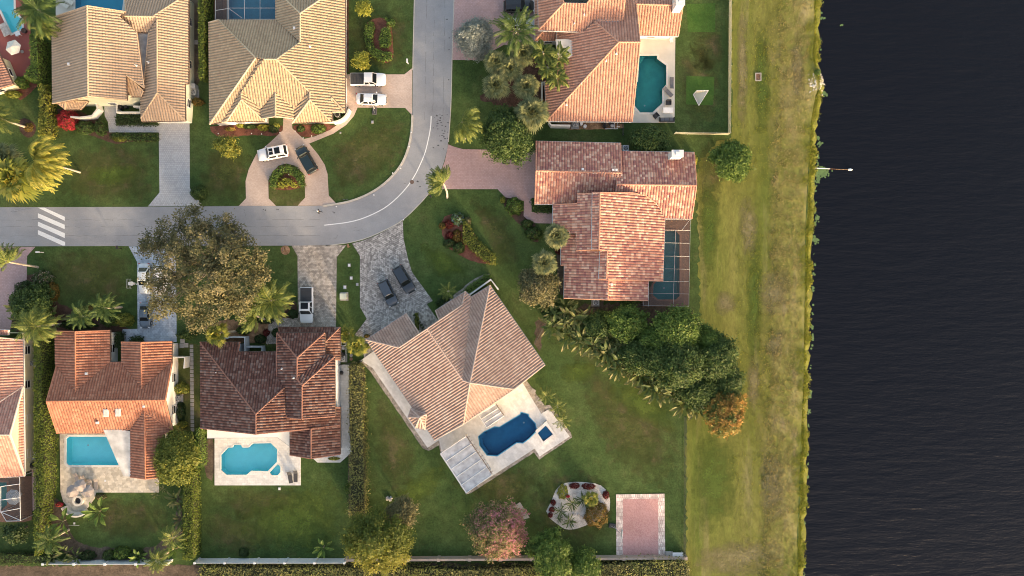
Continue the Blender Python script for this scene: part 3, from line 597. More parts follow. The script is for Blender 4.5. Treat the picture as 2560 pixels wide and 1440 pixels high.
# field east of the fences
sheet('field', [(1832, -300), (1990, -300), (1985, 200), (1975, 500), (1965, 900), (1960, 1440), (1955, 1700), (1716, 1700), (1716, 1040), (1752, 800), (1742, 520), (1748, 400), (1800, 350), (1828, 344)], 'field', 0.006, jg=0.3)
bk = [(x, y) for x, y in shore]; n = len(bk); bv = []; ba = []
for off, al in ((-8.5, 0.0), (-6.0, 0.75), (-3.5, 1.2), (-1.25, 1.3)): bv += [(x+off+math.sin(y*0.13)*0.8*(1-al), y, 0.010) for x, y in bk]; ba += [al]*n
me = bpy.data.meshes.new('bank_strip'); me.from_pydata(bv, [], [(k*n+i+1, k*n+i, (k+1)*n+i, (k+1)*n+i+1)[::-1] for k in range(3) for i in range(n-1)]); at = me.attributes.new('cover', 'FLOAT', 'POINT'); at.data.foreach_set('value', ba); me.materials.append(M['bank_s']); tag(link_mesh('bank_strip', me, None), kind='structure')
for l in ([(1716, 10), (1788, 8), (1788, 80), (1720, 80)], [(1716, 190), (1786, 192), (1783, 263), (1715, 261)], [(1903, 1182), (1942, 1180), (1942, 1223), (1904, 1223)]): sheet('turf_patch', l, 'turf', 0.010)
def softpatch(name, px, mk, z=0.008, it=2):
    l = pxs(smooth(px, True, it)); cx = sum(p[0] for p in l)/len(l); cy = sum(p[1] for p in l)/len(l); n = len(l)
    me = bpy.data.meshes.new(name); me.from_pydata([(x, y, z) for x, y in l]+[(cx, cy, z)], [], [(i, (i+1) % n, n) if True else 0 for i in range(n)]); at = me.attributes.new('cover', 'FLOAT', 'POINT'); at.data.foreach_set('value', [0.0]*n+[1.15]); me.materials.append(M[mk])
    me.update(); o = link_mesh(name, me, None); tag(o, kind='structure'); return o
for l in [[(822, 360), (860, 330), (950, 280), (1005, 275), (1028, 300), (1020, 370), (985, 425), (920, 465), (835, 500), (824, 470)], [(520, 350), (600, 350), (640, 400), (618, 450), (612, 505), (500, 512), (490, 420)], [(868, 10), (1030, 5), (1028, 160), (990, 180), (900, 180), (868, 170)], [(1690, 100), (1800, 110), (1805, 330), (1700, 320)],
    [(1420, 860), (1520, 940), (1640, 1040), (1700, 1080), (1700, 1230), (1600, 1220), (1500, 1120), (1440, 980)], [(1740, 330), (1850, 340), (1760, 620), (1735, 520)], [(1350, 1170), (1540, 1180), (1530, 1380), (1350, 1380), (1310, 1260)], [(520, 1215), (760, 1215), (800, 1260), (700, 1310), (540, 1300)],
    [(120, 380), (390, 330), (396, 480), (360, 512), (200, 512), (120, 470)], [(100, 622), (320, 622), (340, 700), (330, 780), (160, 760), (90, 680)], [(930, 940), (1010, 1060), (1060, 1180), (1000, 1260), (930, 1180)], [(1250, 1160), (1380, 1180), (1340, 1280), (1150, 1240), (1120, 1190)], [(1160, 490), (1240, 500), (1330, 640), (1260, 700), (1200, 560)], [(510, 1250), (700, 1300), (690, 1390), (510, 1390)], [(1720, 60), (1820, 60), (1815, 190), (1720, 180)], [(180, 1245), (420, 1240), (430, 1340), (250, 1360)]]: softpatch('lawn_patch', l, 'lawn_s')
for l in [[(1865, 880), (1900, 900), (1905, 1000), (1880, 1060), (1860, 960)], [(1900, 850), (1960, 800), (1965, 880), (1930, 920)], [(1880, 700), (1980, 640), (1975, 760), (1920, 820)], [(1790, 720), (1850, 740), (1830, 800), (1780, 780)], [(1730, 1360), (1960, 1330), (1960, 1440), (1730, 1450)], [(1970, 100), (2010, 60), (2015, 260), (1980, 300)], [(1890, 1130), (1960, 1100), (1970, 1300), (1900, 1330)], [(1840, 20), (1870, 10), (1870, 330), (1840, 330)], [(1840, 480), (1900, 500), (1890, 660), (1850, 640)]]: softpatch('dead_grass_patch', l, 'dead', 0.012)
for l in [[(1862, 600), (1905, 560), (1910, 900), (1868, 960)], [(1880, 60), (1925, 40), (1930, 340), (1885, 360)], [(1730, 1050), (1850, 1080), (1840, 1330), (1725, 1340)], [(540, 1300), (800, 1180), (868, 1230), (860, 1380), (640, 1390)], [(1540, 900), (1700, 1040), (1690, 1100), (1500, 1000)], [(1140, 1120), (1100, 1240), (940, 1330), (930, 1260)], [(190, 420), (360, 400), (350, 460), (220, 470)], [(1745, 420), (1810, 470), (1790, 700), (1745, 740)], [(1400, 900), (1500, 900), (1480, 960), (1400, 960)], [(1030, 600), (1120, 620), (1200, 690), (1090, 710)]]: softpatch('lush_patch', l, 'lush', 0.010)
# road
inner = [(-700, 519), (0, 518), (400, 517), (600, 515), (770, 515), (808, 514), (845, 509), (885, 500), (925, 483), (960, 460), (990, 430), (1010, 400), (1024, 360), (1030, 320), (1031, 285), (1032, 180), (1036, 0), (1042, -600)]
outer = [(1142, -600), (1135, 0), (1130, 140), (1128, 260), (1124, 320), (1119, 370), (1110, 405), (1098, 438), (1080, 472), (1057, 500), (1030, 528), (1008, 548), (975, 569), (940, 587), (900, 601), (860, 610), (815, 613), (740, 614), (300, 615), (0, 616), (-700, 617)]
sheet('road', inner+outer, 'road', 0.012)
def strip(pts, wdt):
    pts = [Vector(p) for p in pts]; a, b = [], []
    for i, p in enumerate(pts):
        d = (pts[min(i+1, len(pts)-1)]-pts[max(i-1, 0)]).normalized(); n_ = Vector((-d.y, d.x)); a.append(p+n_*wdt/2); b.append(p-n_*wdt/2)
    return [(q.x, q.y) for q in a+b[::-1]]
def line_px(l, it=2): return [P2(*p) for p in smooth(l, False, it)]
s = MB(); s.sheet([strip(line_px([(811, 563), (881, 555), (929, 538), (976, 512), (1028, 458), (1060, 392), (1069, 358), (1077, 318), (1078, 290)]), 0.15)], 0.017)
tag(s.build('lane_line', M['paint']), kind='structure')
for l in ([(95, 519), (111, 519), (162, 542), (162, 552)], [(95, 533), (162, 562), (162, 573), (95, 544)], [(95, 554), (162, 583), (162, 595), (95, 565)], [(95, 575), (163, 605), (163, 614), (157, 614), (95, 586)]):
    sheet('crossing_bar', l, 'paint', 0.017)
k = MB(); k.prism([strip(line_px([(808, 515), (845, 510), (885, 501), (925, 484), (960, 461), (990, 431), (1010, 401), (1024, 361), (1030, 320), (1031, 288)]), 0.3)], 0.0, 0.11)
tag(k.build('kerb', M['kerb']), kind='structure')
k = MB(); k.prism([strip(line_px([(1036, 0), (1034, 80), (1032, 175)], 0), 0.16)], 0, 0.04); k.prism([strip(line_px([(1135, 0), (1130, 140), (1128, 260), (1121, 355)]), 0.14)], 0, 0.04); k.prism([strip(line_px([(1080, 474), (1057, 502), (1010, 549), (975, 570), (900, 603), (815, 614.5)]), 0.14)], 0, 0.03)
tag(k.build('road_edge', M['kerb']), kind='structure')
m_ = MB(); p = P(1030, 455); m_.tube([(p.x, p.y, 0.0), (p.x, p.y, 0.028)], 0.33, 20); tag(m_.build('manhole_cover', M['trim_b']), 'round dark manhole cover on the curved white lane line', 'manhole cover')
# oil and tyre stains near the bend: thin dark repair spots
sp = MB()
for (x, y, n_, sx, sy) in ((1103, 320, 26, 9, 22), (1100, 295, 10, 8, 10), (1045, 470, 6, 15, 20), (830, 528, 2, 4, 4), (663, 525, 2, 2, 2), (696, 524, 2, 2, 2), (1092, 410, 5, 8, 25), (870, 500, 2, 10, 3), (1125, 120, 4, 3, 90)):
    for _ in range(n_):
        q = P(x+random.gauss(0, sx), y+random.gauss(0, sy)*0.8); sp.disc((q.x, q.y, 0.0165), random.uniform(0.06, 0.22), 7, 0, random.uniform(0.04, 0.14))
tag(sp.build('road_stain', plain('tar_stain', (0.09, 0.09, 0.095), 0.8, var=0.3)), kind='structure')
cr_ = MB()
def crack(x0, y0, x1, y1, n_, wv, th):
    p0, p1 = P(x0, y0), P(x1, y1); d_ = (p1-p0); nn = Vector((-d_.y, d_.x, 0)).normalized(); pts = [p0.lerp(p1, i/n_)+nn*random.gauss(0, wv) for i in range(n_+1)]
    for i in range(n_):
        if random.random() < 0.75: q = strip([(p.x, p.y) for p in pts[i:i+2]], th*random.uniform(.6, 1.3)); cr_.add([(x, y, 0.0155) for x, y in q], [(0, 1, 2, 3)])
for y in (550, 567, 590): crack(0, y, 800, y+random.uniform(-3, 3), 60, 0.03, 0.045)
for x in (1062, 1082, 1108): crack(x+4, 0, x, 300, 30, 0.03, 0.045)
for _ in range(16): x = random.uniform(0, 1000); y = random.uniform(522, 605); crack(x, y, x+random.uniform(-40, 60), y+random.uniform(-15, 15), 7, 0.12, 0.04)
tag(cr_.build('road_crack', plain('crack_filler', (0.15, 0.15, 0.155), 0.9)), kind='structure')
# driveways
D = 0.03
sheet('driveway', [(396, 300), (474, 300), (475, 470), (500, 515), (370, 516), (399, 481), (397, 331), (273, 331), (270, 305), (262, 290), (260, 250), (291, 250), (291, 312), (396, 312)], 'pav_grey', D)
sheet('driveway', [(597, 515), (615, 496), (614, 453), (622, 423), (641, 385), (674, 357), (707, 326), (709, 290), (730, 290), (731, 321), (759, 348), (787, 341), (825, 325), (848, 309), (864, 290), (870, 268), (860, 262), (860, 186), (1011, 186), (1031, 170), (1030, 288), (1013, 270), (894, 269), (885, 290), (865, 313), (834, 334), (773, 359), (796, 387), (812, 412), (819, 435), (822, 489), (841, 509), (808, 514)], 'pav_pink', D)
sheet('island_lawn', [(690, 514.6), (672, 496), (671, 451), (681, 430), (697, 414), (716, 409), (737, 414), (756, 432), (762, 451), (763, 494), (744, 514.6)], 'lawn_b', D+0.012)
sheet('island_mulch', smooth([(673, 470), (673, 449), (683, 430), (699, 417), (716, 411), (735, 416), (754, 433), (760, 452), (760, 468), (715, 478)], True), 'mulch', D+0.018)
sheet('driveway', [(-100, 618), (89, 617), (68, 640), (67, 720), (40, 745), (25, 830), (-100, 840)], 'pav_rose', D)
sheet('driveway', [(322, 616), (440, 616), (442, 855), (303, 855), (307, 823), (344, 822), (343, 655)], 'pav_blue', D)
sheet('driveway', [(729, 614), (866, 613), (842, 643), (840, 822), (700, 822), (690, 860), (665, 860), (674, 797), (745, 795), (744, 640)], 'pav_warm', D)
sheet('driveway', [(880, 609), (905, 602), (940, 589), (975, 571), (1007, 552), (1009, 597), (1020, 647), (1030, 680), (1082, 752), (1067, 760), (1105, 815), (1065, 850), (1000, 860), (950, 900), (912, 905), (905, 860), (887, 837), (917, 797), (900, 767), (900, 640)], 'pav_cob', D)
sheet('driveway', [(1121, 361), (1135, 367), (1158, 373), (1345, 377), (1345, 493), (1329, 495), (1329, 530), (1390, 532), (1390, 559), (1338, 558), (1318, 548), (1309, 540), (1310, 502), (1295, 500), (1263, 493), (1244, 473), (1084, 473), (1100, 436), (1112, 403)], 'pav_rose', D)
sheet('driveway', [(1140, -300), (1345, -300), (1345, 120), (1260, 112), (1190, 150), (1131, 150), (1136, 0)], brick_mat and 'pav_rose', D)
# decks
sheet('pool_deck', [(150, 1078), (330, 1078), (330, 1190), (398, 1185), (398, 1231), (241, 1231), (237, 1245), (226, 1262), (214, 1276), (195, 1281), (173, 1270), (159, 1254), (152, 1229)], 'deck_t', 0.09, ['h3'], thick=0.09)
sheet('pool_deck', [(537, 1085), (728, 1075), (752, 1144), (752, 1213), (537, 1213)], 'deck_w', 0.10, ['h4', 'spa4'], thick=0.1)
sheet('pool_deck', [(850, 911), (873, 912), (874, 1090), (880, 1130), (851, 1156), (794, 1156), (778, 1142), (850, 1100)], 'deck_w', 0.08, thick=0.08)
sheet('pool_deck', [(902, 901), (945, 870), (1100, 1000), (1285, 940), (1307, 958), (1353, 1034), (1373, 1022), (1424, 1091), (1349, 1141), (1337, 1121), (1180, 1222), (1168, 1228), (1103, 1127), (1098, 1100), (1069, 1119), (932, 920)], 'deck_w2', 0.10, ['h5'], thick=0.1)
sheet('pebble_border', jag([P2(*q) for q in [(899, 901), (925, 927), (1058, 1122), (1072, 1127), (1097, 1112), (1103, 1137), (1165, 1235), (1178, 1232), (1335, 1131), (1348, 1149), (1431, 1093), (1426, 1080), (1376, 1012), (1362, 1014), (1316, 951), (1290, 960), (1100, 1050), (940, 900)]], 0.05), 'pebble', 0.05, ['h5'], px_xy=True)
sheet('pool_deck', [(1590, 80), (1688, 91), (1686, 307), (1557, 307), (1575, 200)], 'deck_c', 0.09, ['h6'], thick=0.09)
sheet('pool_deck', [(1640, 546), (1724, 546), (1721, 766), (1606, 766), (1606, 740), (1640, 700)], 'deck_b', 0.07, ['h7'], thick=0.07)
sheet('pool_deck', [(535, -80), (700, -80), (700, 60), (535, 60)], 'deck_b', 0.07, ['h2'], thick=0.07)
sheet('pool_deck', [(140, -80), (330, -80), (330, 45), (140, 45)], 'deck_c', 0.07, ['h1'], thick=0.07)
sheet('pool_deck', [(-60, -60), (42, -60), (76, 60), (79, 160), (62, 196), (40, 190), (-60, 230)], 'deck_red', 0.07, ['h9'], thick=0.07)
sheet('pool_deck', [(-60, 1190), (84, 1190), (80, 1300), (60, 1305), (-60, 1305)], 'deck_b', 0.07, ['h8'], thick=0.07)
sheet('path', [(79, 1130), (90, 1130), (91, 1270), (82, 1278)], 'pav_rose', 0.085)
sheet('court', [(1540, 1236), (1661, 1234), (1663, 1390), (1541, 1392)], 'pav_court_b', 0.05, thick=0.05)
sheet('court', [(1557, 1248), (1645, 1246), (1646, 1390), (1557, 1391)], 'pav_court', 0.056)
sheet('slab', [(1300, 1255), (1324, 1294), (1270, 1310), (1255, 1285)], 'slab', 0.05, thick=0.05)
# beds
bed = lambda l, mk, z=0.014, jg=0.08: sheet('planting_bed', smooth(l, True, 1), mk, z, jg=jg)
bed([(1362, 1285), (1377, 1255), (1392, 1218), (1420, 1204), (1480, 1206), (1510, 1217), (1526, 1245), (1524, 1285), (1470, 1312), (1430, 1326), (1404, 1320)], 'gravel', 0.02, 0.03)
bed([(524, 311), (705, 311), (712, 325), (690, 342), (640, 336), (560, 345), (530, 335)], 'mulch'); bed([(731, 311), (845, 309), (820, 330), (760, 346), (733, 325)], 'mulch')
bed([(912, 60), (940, 42), (975, 50), (982, 95), (985, 150), (960, 160), (930, 140), (915, 100)], 'mulch')
bed([(1100, 545), (1150, 530), (1180, 575), (1230, 650), (1238, 664), (1185, 655), (1130, 630), (1108, 600)], 'mulch')
bed([(1255, 495), (1300, 490), (1312, 548), (1345, 562), (1345, 620), (1300, 560), (1265, 530)], 'mulch_d')
bed([(45, 300), (68, 295), (90, 310), (92, 330), (75, 345), (52, 338)], 'mulch_d'); bed([(35, 210), (60, 195), (100, 205), (70, 240), (45, 255)], 'mulch')
bed([(262, 300), (270, 335), (395, 334), (394, 355), (330, 352), (300, 362), (260, 350), (200, 330), (150, 310), (140, 260)], 'mulch_d')
bed([(1420, 752), (1720, 768), (1760, 820), (1830, 900), (1800, 960), (1700, 1000), (1560, 900), (1470, 820)], 'soil', 0.016, 0.5)
bed([(1395, 560), (1412, 640), (1412, 740), (1395, 735), (1390, 600)], 'soil', 0.016)
bed([(515, 800), (690, 800), (674, 860), (660, 860), (510, 850)], 'chips', 0.016, 0.3)
bed([(680, 755), (740, 745), (744, 795), (690, 800)], 'mulch_d'); bed([(10, 690), (75, 680), (130, 700), (150, 770), (340, 820), (330, 850), (20, 860)], 'mulch_d', 0.016, 0.3)
bed([(515, 1080), (537, 1095), (537, 1205), (510, 1190)], 'soil', 0.016); bed([(120, 1230), (160, 1260), (180, 1350), (240, 1370), (430, 1370), (450, 1190), (458, 1400), (130, 1405)], 'soil', 0.016, 0.2)
bed([(1140, 735), (1180, 700), (1210, 684), (1228, 686), (1180, 740), (1110, 775), (1090, 770)], 'pebble', 0.016); bed([(1385, 305), (1560, 305), (1560, 324), (1385, 324)], 'chips', 0.015)
bed([(1190, 250), (1240, 200), (1380, 100), (1395, 200), (1350, 290), (1240, 260)], 'mulch_d', 0.012, 0.3)
sheet('soil_strip', [(-60, 1414), (1720, 1408), (1722, 1600), (-60, 1600)], 'soil', 0.008, jg=0.3)
sheet('soil_strip', [(440, 860), (503, 860), (503, 1080), (440, 1080)], 'lawn_b', 0.007, jg=0.2)
sheet('soil_strip', [(60, 850), (86, 850), (84, 1180), (60, 1180)], 'soil', 0.008); sheet('soil_strip', [(474, 0), (497, 0), (500, 200), (480, 240), (474, 240)], 'soil', 0.008); sheet('soil_strip', [(862, 0), (872, 0), (872, 180), (862, 180)], 'mulch_d', 0.009)
sheet('soil_strip', [(871, 912), (912, 912), (914, 1290), (871, 1290)], 'soil', 0.006, jg=0.1); sheet('soil_strip', [(1340, 800), (1366, 800), (1350, 880), (1336, 860)], 'soil', 0.006, jg=0.2)
# ---------------------------------------------------------------- pools
def pool(key, label, depth, plaster, coping='coping', wm='water', deck=0.09, lights=(), steps=None, cop_w=0.28):
    l = POOLS[key]; ring = hole[key]; cx = sum(p[0] for p in ring)/len(ring); cy = sum(p[1] for p in ring)/len(ring)
    root = empty('swimming_pool' if key != 'spa4' else 'spa_pool', (cx, cy, 0), label, 'pool')
    b_ = MB(); n = len(ring); z0 = deck-depth
    vs = [(x, y, z0) for x, y in ring]+[(x, y, deck-0.02) for x, y in ring]; b_.add(vs, [(i, n+i, n+(i+1) % n, (i+1) % n) for i in range(n)]); b_.sheet([ring], z0)
    b_.build('basin', M[plaster], root)
    ot = inset(ring, -cop_w); c_ = MB(); c_.sheet([ot, inset(ring, 0.03)], deck+0.025); 
    m2 = inset(ring, 0.03); n2 = len(m2); c_.add([(x, y, deck-0.1) for x, y in m2]+[(x, y, deck+0.025) for x, y in m2], [(i, (i+1) % n2, n2+(i+1) % n2, n2+i) for i in range(n2)])
    c_.add([(x, y, deck-0.02) for x, y in ot]+[(x, y, deck+0.025) for x, y in ot], [(i, (i+1) % n2, n2+(i+1) % n2, n2+i) for i in range(n2)])
    c_.build('coping', M[coping], root)
    w_ = MB(); w_.sheet([inset(ring, 0.02)], deck-0.12); w_.build('water', M[wm], root)
    for (x, y) in lights: q = P(x, y); t = MB(); t.tube([(q.x, q.y, z0+0.01), (q.x, q.y, z0+0.05)], 0.14, 12); t.build('drain_cover', M['white'], root)
    if steps:
        for i, poly in enumerate(steps): t = MB(); t.prism([pxs(poly)], z0+0.01, deck-0.3-0.25*i); t.build('step', M[plaster], root)
    return root
pool('h3', 'rectangular turquoise pool with rounded left corners in a travertine deck', 1.5, 'plaster_t', deck=0.09, lights=[(207, 1118)])
pool('h4', 'turquoise angular pool with chamfered ends in a white tiled deck', 1.5, 'plaster_t', deck=0.10, cop_w=0.15, steps=[[(681, 1110), (692, 1124), (691, 1140), (678, 1124)], [(584, 1118), (586, 1112), (602, 1112), (605, 1118)]])
pool('spa4', 'small turquoise corner spa beside the angular pool', 0.8, 'plaster_t', deck=0.10, cop_w=0.12)
pool('h5', 'deep blue pool with chamfered ends behind the diagonal house', 1.6, 'plaster_b', 'plaster_b', 'water_d', 0.10, lights=[(1310, 1061)], steps=[[(1199, 1092), (1210, 1081), (1216, 1086), (1206, 1096), (1208, 1111), (1222, 1132), (1218, 1136), (1201, 1112)]], cop_w=0.1)
pool('h6', 'dark teal angular pool beside the salmon roof with three pale steps', 1.6, 'plaster_g', 'coping', 'water_d', 0.09, lights=[(1616, 258)], steps=[[(1598, 164), (1598, 140), (1614, 140)]])
pool('h7', 'teal pool with brick coping inside the screened cage', 1.6, 'plaster_g', 'coping_b', 'water_d', 0.07, lights=[(1665, 720)])
pool('h2', 'blue pool under the screen frame behind the beige house', 1.5, 'plaster_m', 'coping', 'water', 0.07)
pool('h1', 'blue pool partly behind the tan roof at the top edge', 1.5, 'plaster_m', 'coping', 'water', 0.07)
pool('h9', 'bright blue pool in the red deck at top left corner', 1.5, 'plaster_t', 'coping', 'water', 0.07)
pool('h8', 'teal pool under the screen cage at bottom left edge', 1.5, 'plaster_g', 'coping_b', 'water', 0.07)
# raised spa
sc_ = P(1364, 1080); sp_ = empty('raised_spa', sc_, 'square raised spa in a white surround beside the deep blue pool', 'spa')
o4 = pxs([(1366, 1051), (1389, 1086), (1357, 1109), (1338, 1076)]); i4 = pxs([(1364, 1062), (1382, 1084), (1358, 1102), (1344, 1081)])
t = MB(); t.prism([o4, i4], 0.1, 0.55); t.build('surround', M['deck_w2'], sp_); t = MB(); t.sheet([inset(i4, -0.02)], 0.12); t.add([(x, y, 0.12) for x, y in i4]+[(x, y, 0.5) for x, y in i4], [(i, (i+1) % 4, 4+(i+1) % 4, 4+i) for i in range(4)]); t.build('basin', M['plaster_b'], sp_)
t = MB(); t.sheet([inset(i4, 0.01)], 0.46); t.build('water', M['water_d'], sp_)
# ---------------------------------------------------------------- screen cages
def cage(label, px, z, bars, panels_z=True, legs=True, mk='alu', r=0.05):
    ring = [P(x, y, z) for x, y in px]; c = sum(ring, Vector())/len(ring); c.z = 0; root = empty('screen_enclosure', c, label, 'pool enclosure')
    f = MB(); n = len(ring)
    for i in range(n): f.tube([ring[i], ring[(i+1) % n]], r, 4)
    for a, b_ in bars: f.tube([P(a[0], a[1], z), P(b_[0], b_[1], z)], r, 4)
    if legs:
        for p in ring: f.tube([p, (p.x, p.y, 0.07)], r, 4)
    f.build('frame', M[mk], root); s_ = MB(); s_.sheet([[(p.x, p.y) for p in ring]], z-0.06); s_.build('roof_screen', M['screen'], root)
    s_ = MB()
    for i in range(n):
        a, b_ = ring[i], ring[(i+1) % n]; s_.add([(a.x, a.y, 0.08), (b_.x, b_.y, 0.08), (b_.x, b_.y, z-0.06), (a.x, a.y, z-0.06)], [(0, 1, 2, 3)])
    s_.build('side_screen', M['screen'], root); return root
cage('screen cage with white bars over the teal pool of the blended tile house', [(1660, 548), (1726, 548), (1722, 766), (1608, 764), (1608, 751), (1620, 751), (1620, 703), (1658, 703)], 2.9,
     [((1662, y), (1725, y+1)) for y in (575, 607, 640, 672)]+[((1620, 703), (1722, 704)), ((1621, 733), (1722, 735)), ((1689, 575), (1683, 764)), ((1621, 751), (1621, 766)), ((1705, 575), (1725, 549))], r=0.025, mk='metal')
cage('screen frame over the blue pool at the top edge behind the beige house', [(539, -40), (690, -40), (690, 48), (538, 52)], 2.9, [((572, -40), (572, 48)), ((611, -40), (611, 48)), ((650, -40), (650, 48)), ((571, 20), (690, 20)), ((539, 26), (572, 21)), ((572, 21), (605, 45))], mk='metal', r=0.04)
cage('white framed screen cage over the striped umbrella at the bottom left edge', [(-60, 1192), (49, 1192), (51, 1302), (16, 1303), (2, 1280), (-60, 1285)], 2.9, [((2, 1216), (49, 1210)), ((2, 1280), (49, 1271)), ((2, 1216), (2, 1280)), ((2, 1280), (49, 1300)), ((2, 1250), (49, 1244))])
# ---------------------------------------------------------------- walls and fences
def fence(name, cat, label, px, h, mk, spacing=2.4, th=0.08, post=0.14, style='panel', ph=None, pm=None, kink=0):
    pts = [P(x, y, 0) for x, y in px]; root = empty(name, pts[0], label, cat); ph = ph or h+0.08
    for i in range(len(pts)-1):
        a, b_ = pts[i], pts[i+1]; L = (b_-a).length; m2 = max(1, round(L/spacing)); rz = math.atan2((b_-a).y, (b_-a).x)
        for k in range(m2):
            p, q = a.lerp(b_, k/m2), a.lerp(b_, (k+1)/m2); c = (p+q)/2; f = MB(); Lp = (q-p).length
            if style == 'panel': f.box((c.x, c.y, h/2), (Lp-0.01, th, h), rz)
            elif style == 'slat':
                ns = max(2, int(Lp/0.14))
                for j in range(ns): u = p.lerp(q, (j+0.5)/ns); f.box((u.x, u.y, h/2), (0.09, 0.03, h), rz)
                for z in (0.3, h-0.25): f.box((c.x, c.y, z), (Lp, 0.06, 0.08), rz)
            else:
                for z in (0.1, h*0.5, h-0.02): f.tube([(p.x, p.y, z), (q.x, q.y, z)], 0.022, 4)
                for j in range(int(Lp/0.18)):
                    u = p.lerp(q, j*0.18/Lp); f.tube([(u.x, u.y, 0.08), (u.x, u.y, h)], 0.006, 3)
            f.build('panel', M[mk], root)
            f = MB(); f.box((p.x, p.y, ph/2), (post, post, ph), rz); f.build('post', M[pm or mk], root)
    f = MB(); p = pts[-1]; f.box((p.x, p.y, ph/2), (post, post, ph), 0); f.build('post', M[pm or mk], root); return root
def lowwall(label, px, h, mk='white', th=0.2, name='garden_wall', sm=0):
    l = [P2(x, y, h) for x, y in (smooth(px, False, sm) if sm else px)]; w_ = MB(); w_.prism([strip(l, th)], 0, h); root = empty(name, (l[0][0], l[0][1], 0), label, 'wall')
    w_.build('wall_body', M[mk], root); c_ = MB(); c_.prism([strip(l, th+0.06)], h, h+0.05); c_.build('wall_coping', M[mk], root); return root
fence('picket_fence', 'fence', 'white panel fence along the back of the lawn below the turquoise angular pool', [(500, 1396), (868, 1396)], 1.9, 'fence_w', 4.9, 0.07, 0.3)
fence('boundary_wall', 'wall', 'long taupe boundary wall along the bottom behind the pink flowering tree', [(869, 1394), (1710, 1389)], 1.2, 'fence_b', 5.0, 0.35, 0.5)
fence('picket_fence', 'fence', 'white panel fence at the bottom behind the lawn with banana plants', [(125, 1400), (430, 1400)], 1.7, 'fence_w', 5.0, 0.08, 0.35)
fence('slatted_fence', 'fence', 'grey green slatted fence running down from the top beside the green turf squares', [(1823, -60), (1820, 336)], 1.4, 'fence_wood', 2.2, style='slat', post=0.1)
fence('slatted_fence', 'fence', 'short grey slatted fence running west from the corner below the green turf squares', [(1819, 337), (1685, 335)], 1.4, 'fence_wood', 2.2, style='slat', post=0.1)
fence('wire_fence', 'fence', 'thin dark wire fence between the brick court and the field by the lake', [(1711, 1040), (1709, 1385)], 1.3, 'chain', 3.0, style='wire', post=0.06)
fence('wire_fence', 'fence', 'thin dark wire fence crossing the lawn right of the diagonal house', [(1365, 805), (1334, 862)], 1.2, 'chain', 2.5, style='wire', post=0.06)
fence('wire_fence', 'fence', 'dark wire fence east of the trimmed brown hedge', [(909, 915), (914, 1285)], 1.3, 'chain', 3.0, style='wire', post=0.06)
fence('side_gate', 'gate', 'dark metal gate between the pool equipment and the lawn under the salmon house', [(1556, 307), (1556, 340)], 1.2, 'chain', 1.2, style='wire', post=0.07)
fence('side_gate', 'gate', 'dark metal gate across the white path beside the brown tiled house', [(852, 911), (905, 903)], 1.2, 'chain', 1.6, style='wire', post=0.07)
lowwall('white octagonal courtyard wall at the front of the tan house', [(228, 250), (238, 252), (244, 272), (230, 290), (200, 294), (176, 292)], 1.5)
lowwall('white planter wall beside the front entry of the tan house', [(291, 256), (292, 281), (350, 281), (350, 266), (333, 266)], 1.2)
lowwall('curved white wall at the corner of the beige house by the footpath', [(872, 272), (868, 285), (858, 296), (845, 303), (832, 305)], 1.4, sm=2)
lowwall('pale blue courtyard wall behind the palm in front of the brown tiled house', [(545, 850), (575, 843), (612, 843), (612, 878)], 1.7, 'bluew')
lowwall('small pale blue planter wall beside the entry of the brown tiled house', [(614, 867), (655, 867), (655, 880)], 1.3, 'bluew')
lowwall('white angled wall around the upper corner of the diagonal house', [(1171, 739), (1227, 699), (1246, 724)], 1.6)
lowwall('white wall under the eave of the salmon house beside the fan palm', [(1372, 303), (1378, 313), (1426, 314)], 1.6)
lowwall('white wall beside the west corner of the salmon house', [(1370, 204), (1355, 206), (1355, 250)], 1.6)
lowwall('white screen wall beside the terracotta house path', [(430, 893), (462, 894), (460, 921)], 1.7, th=0.15)
lowwall('pale planter kerb with clipped round plants by the diagonal house', [(1030, 782), (1064, 828)], 0.25, 'kerb')
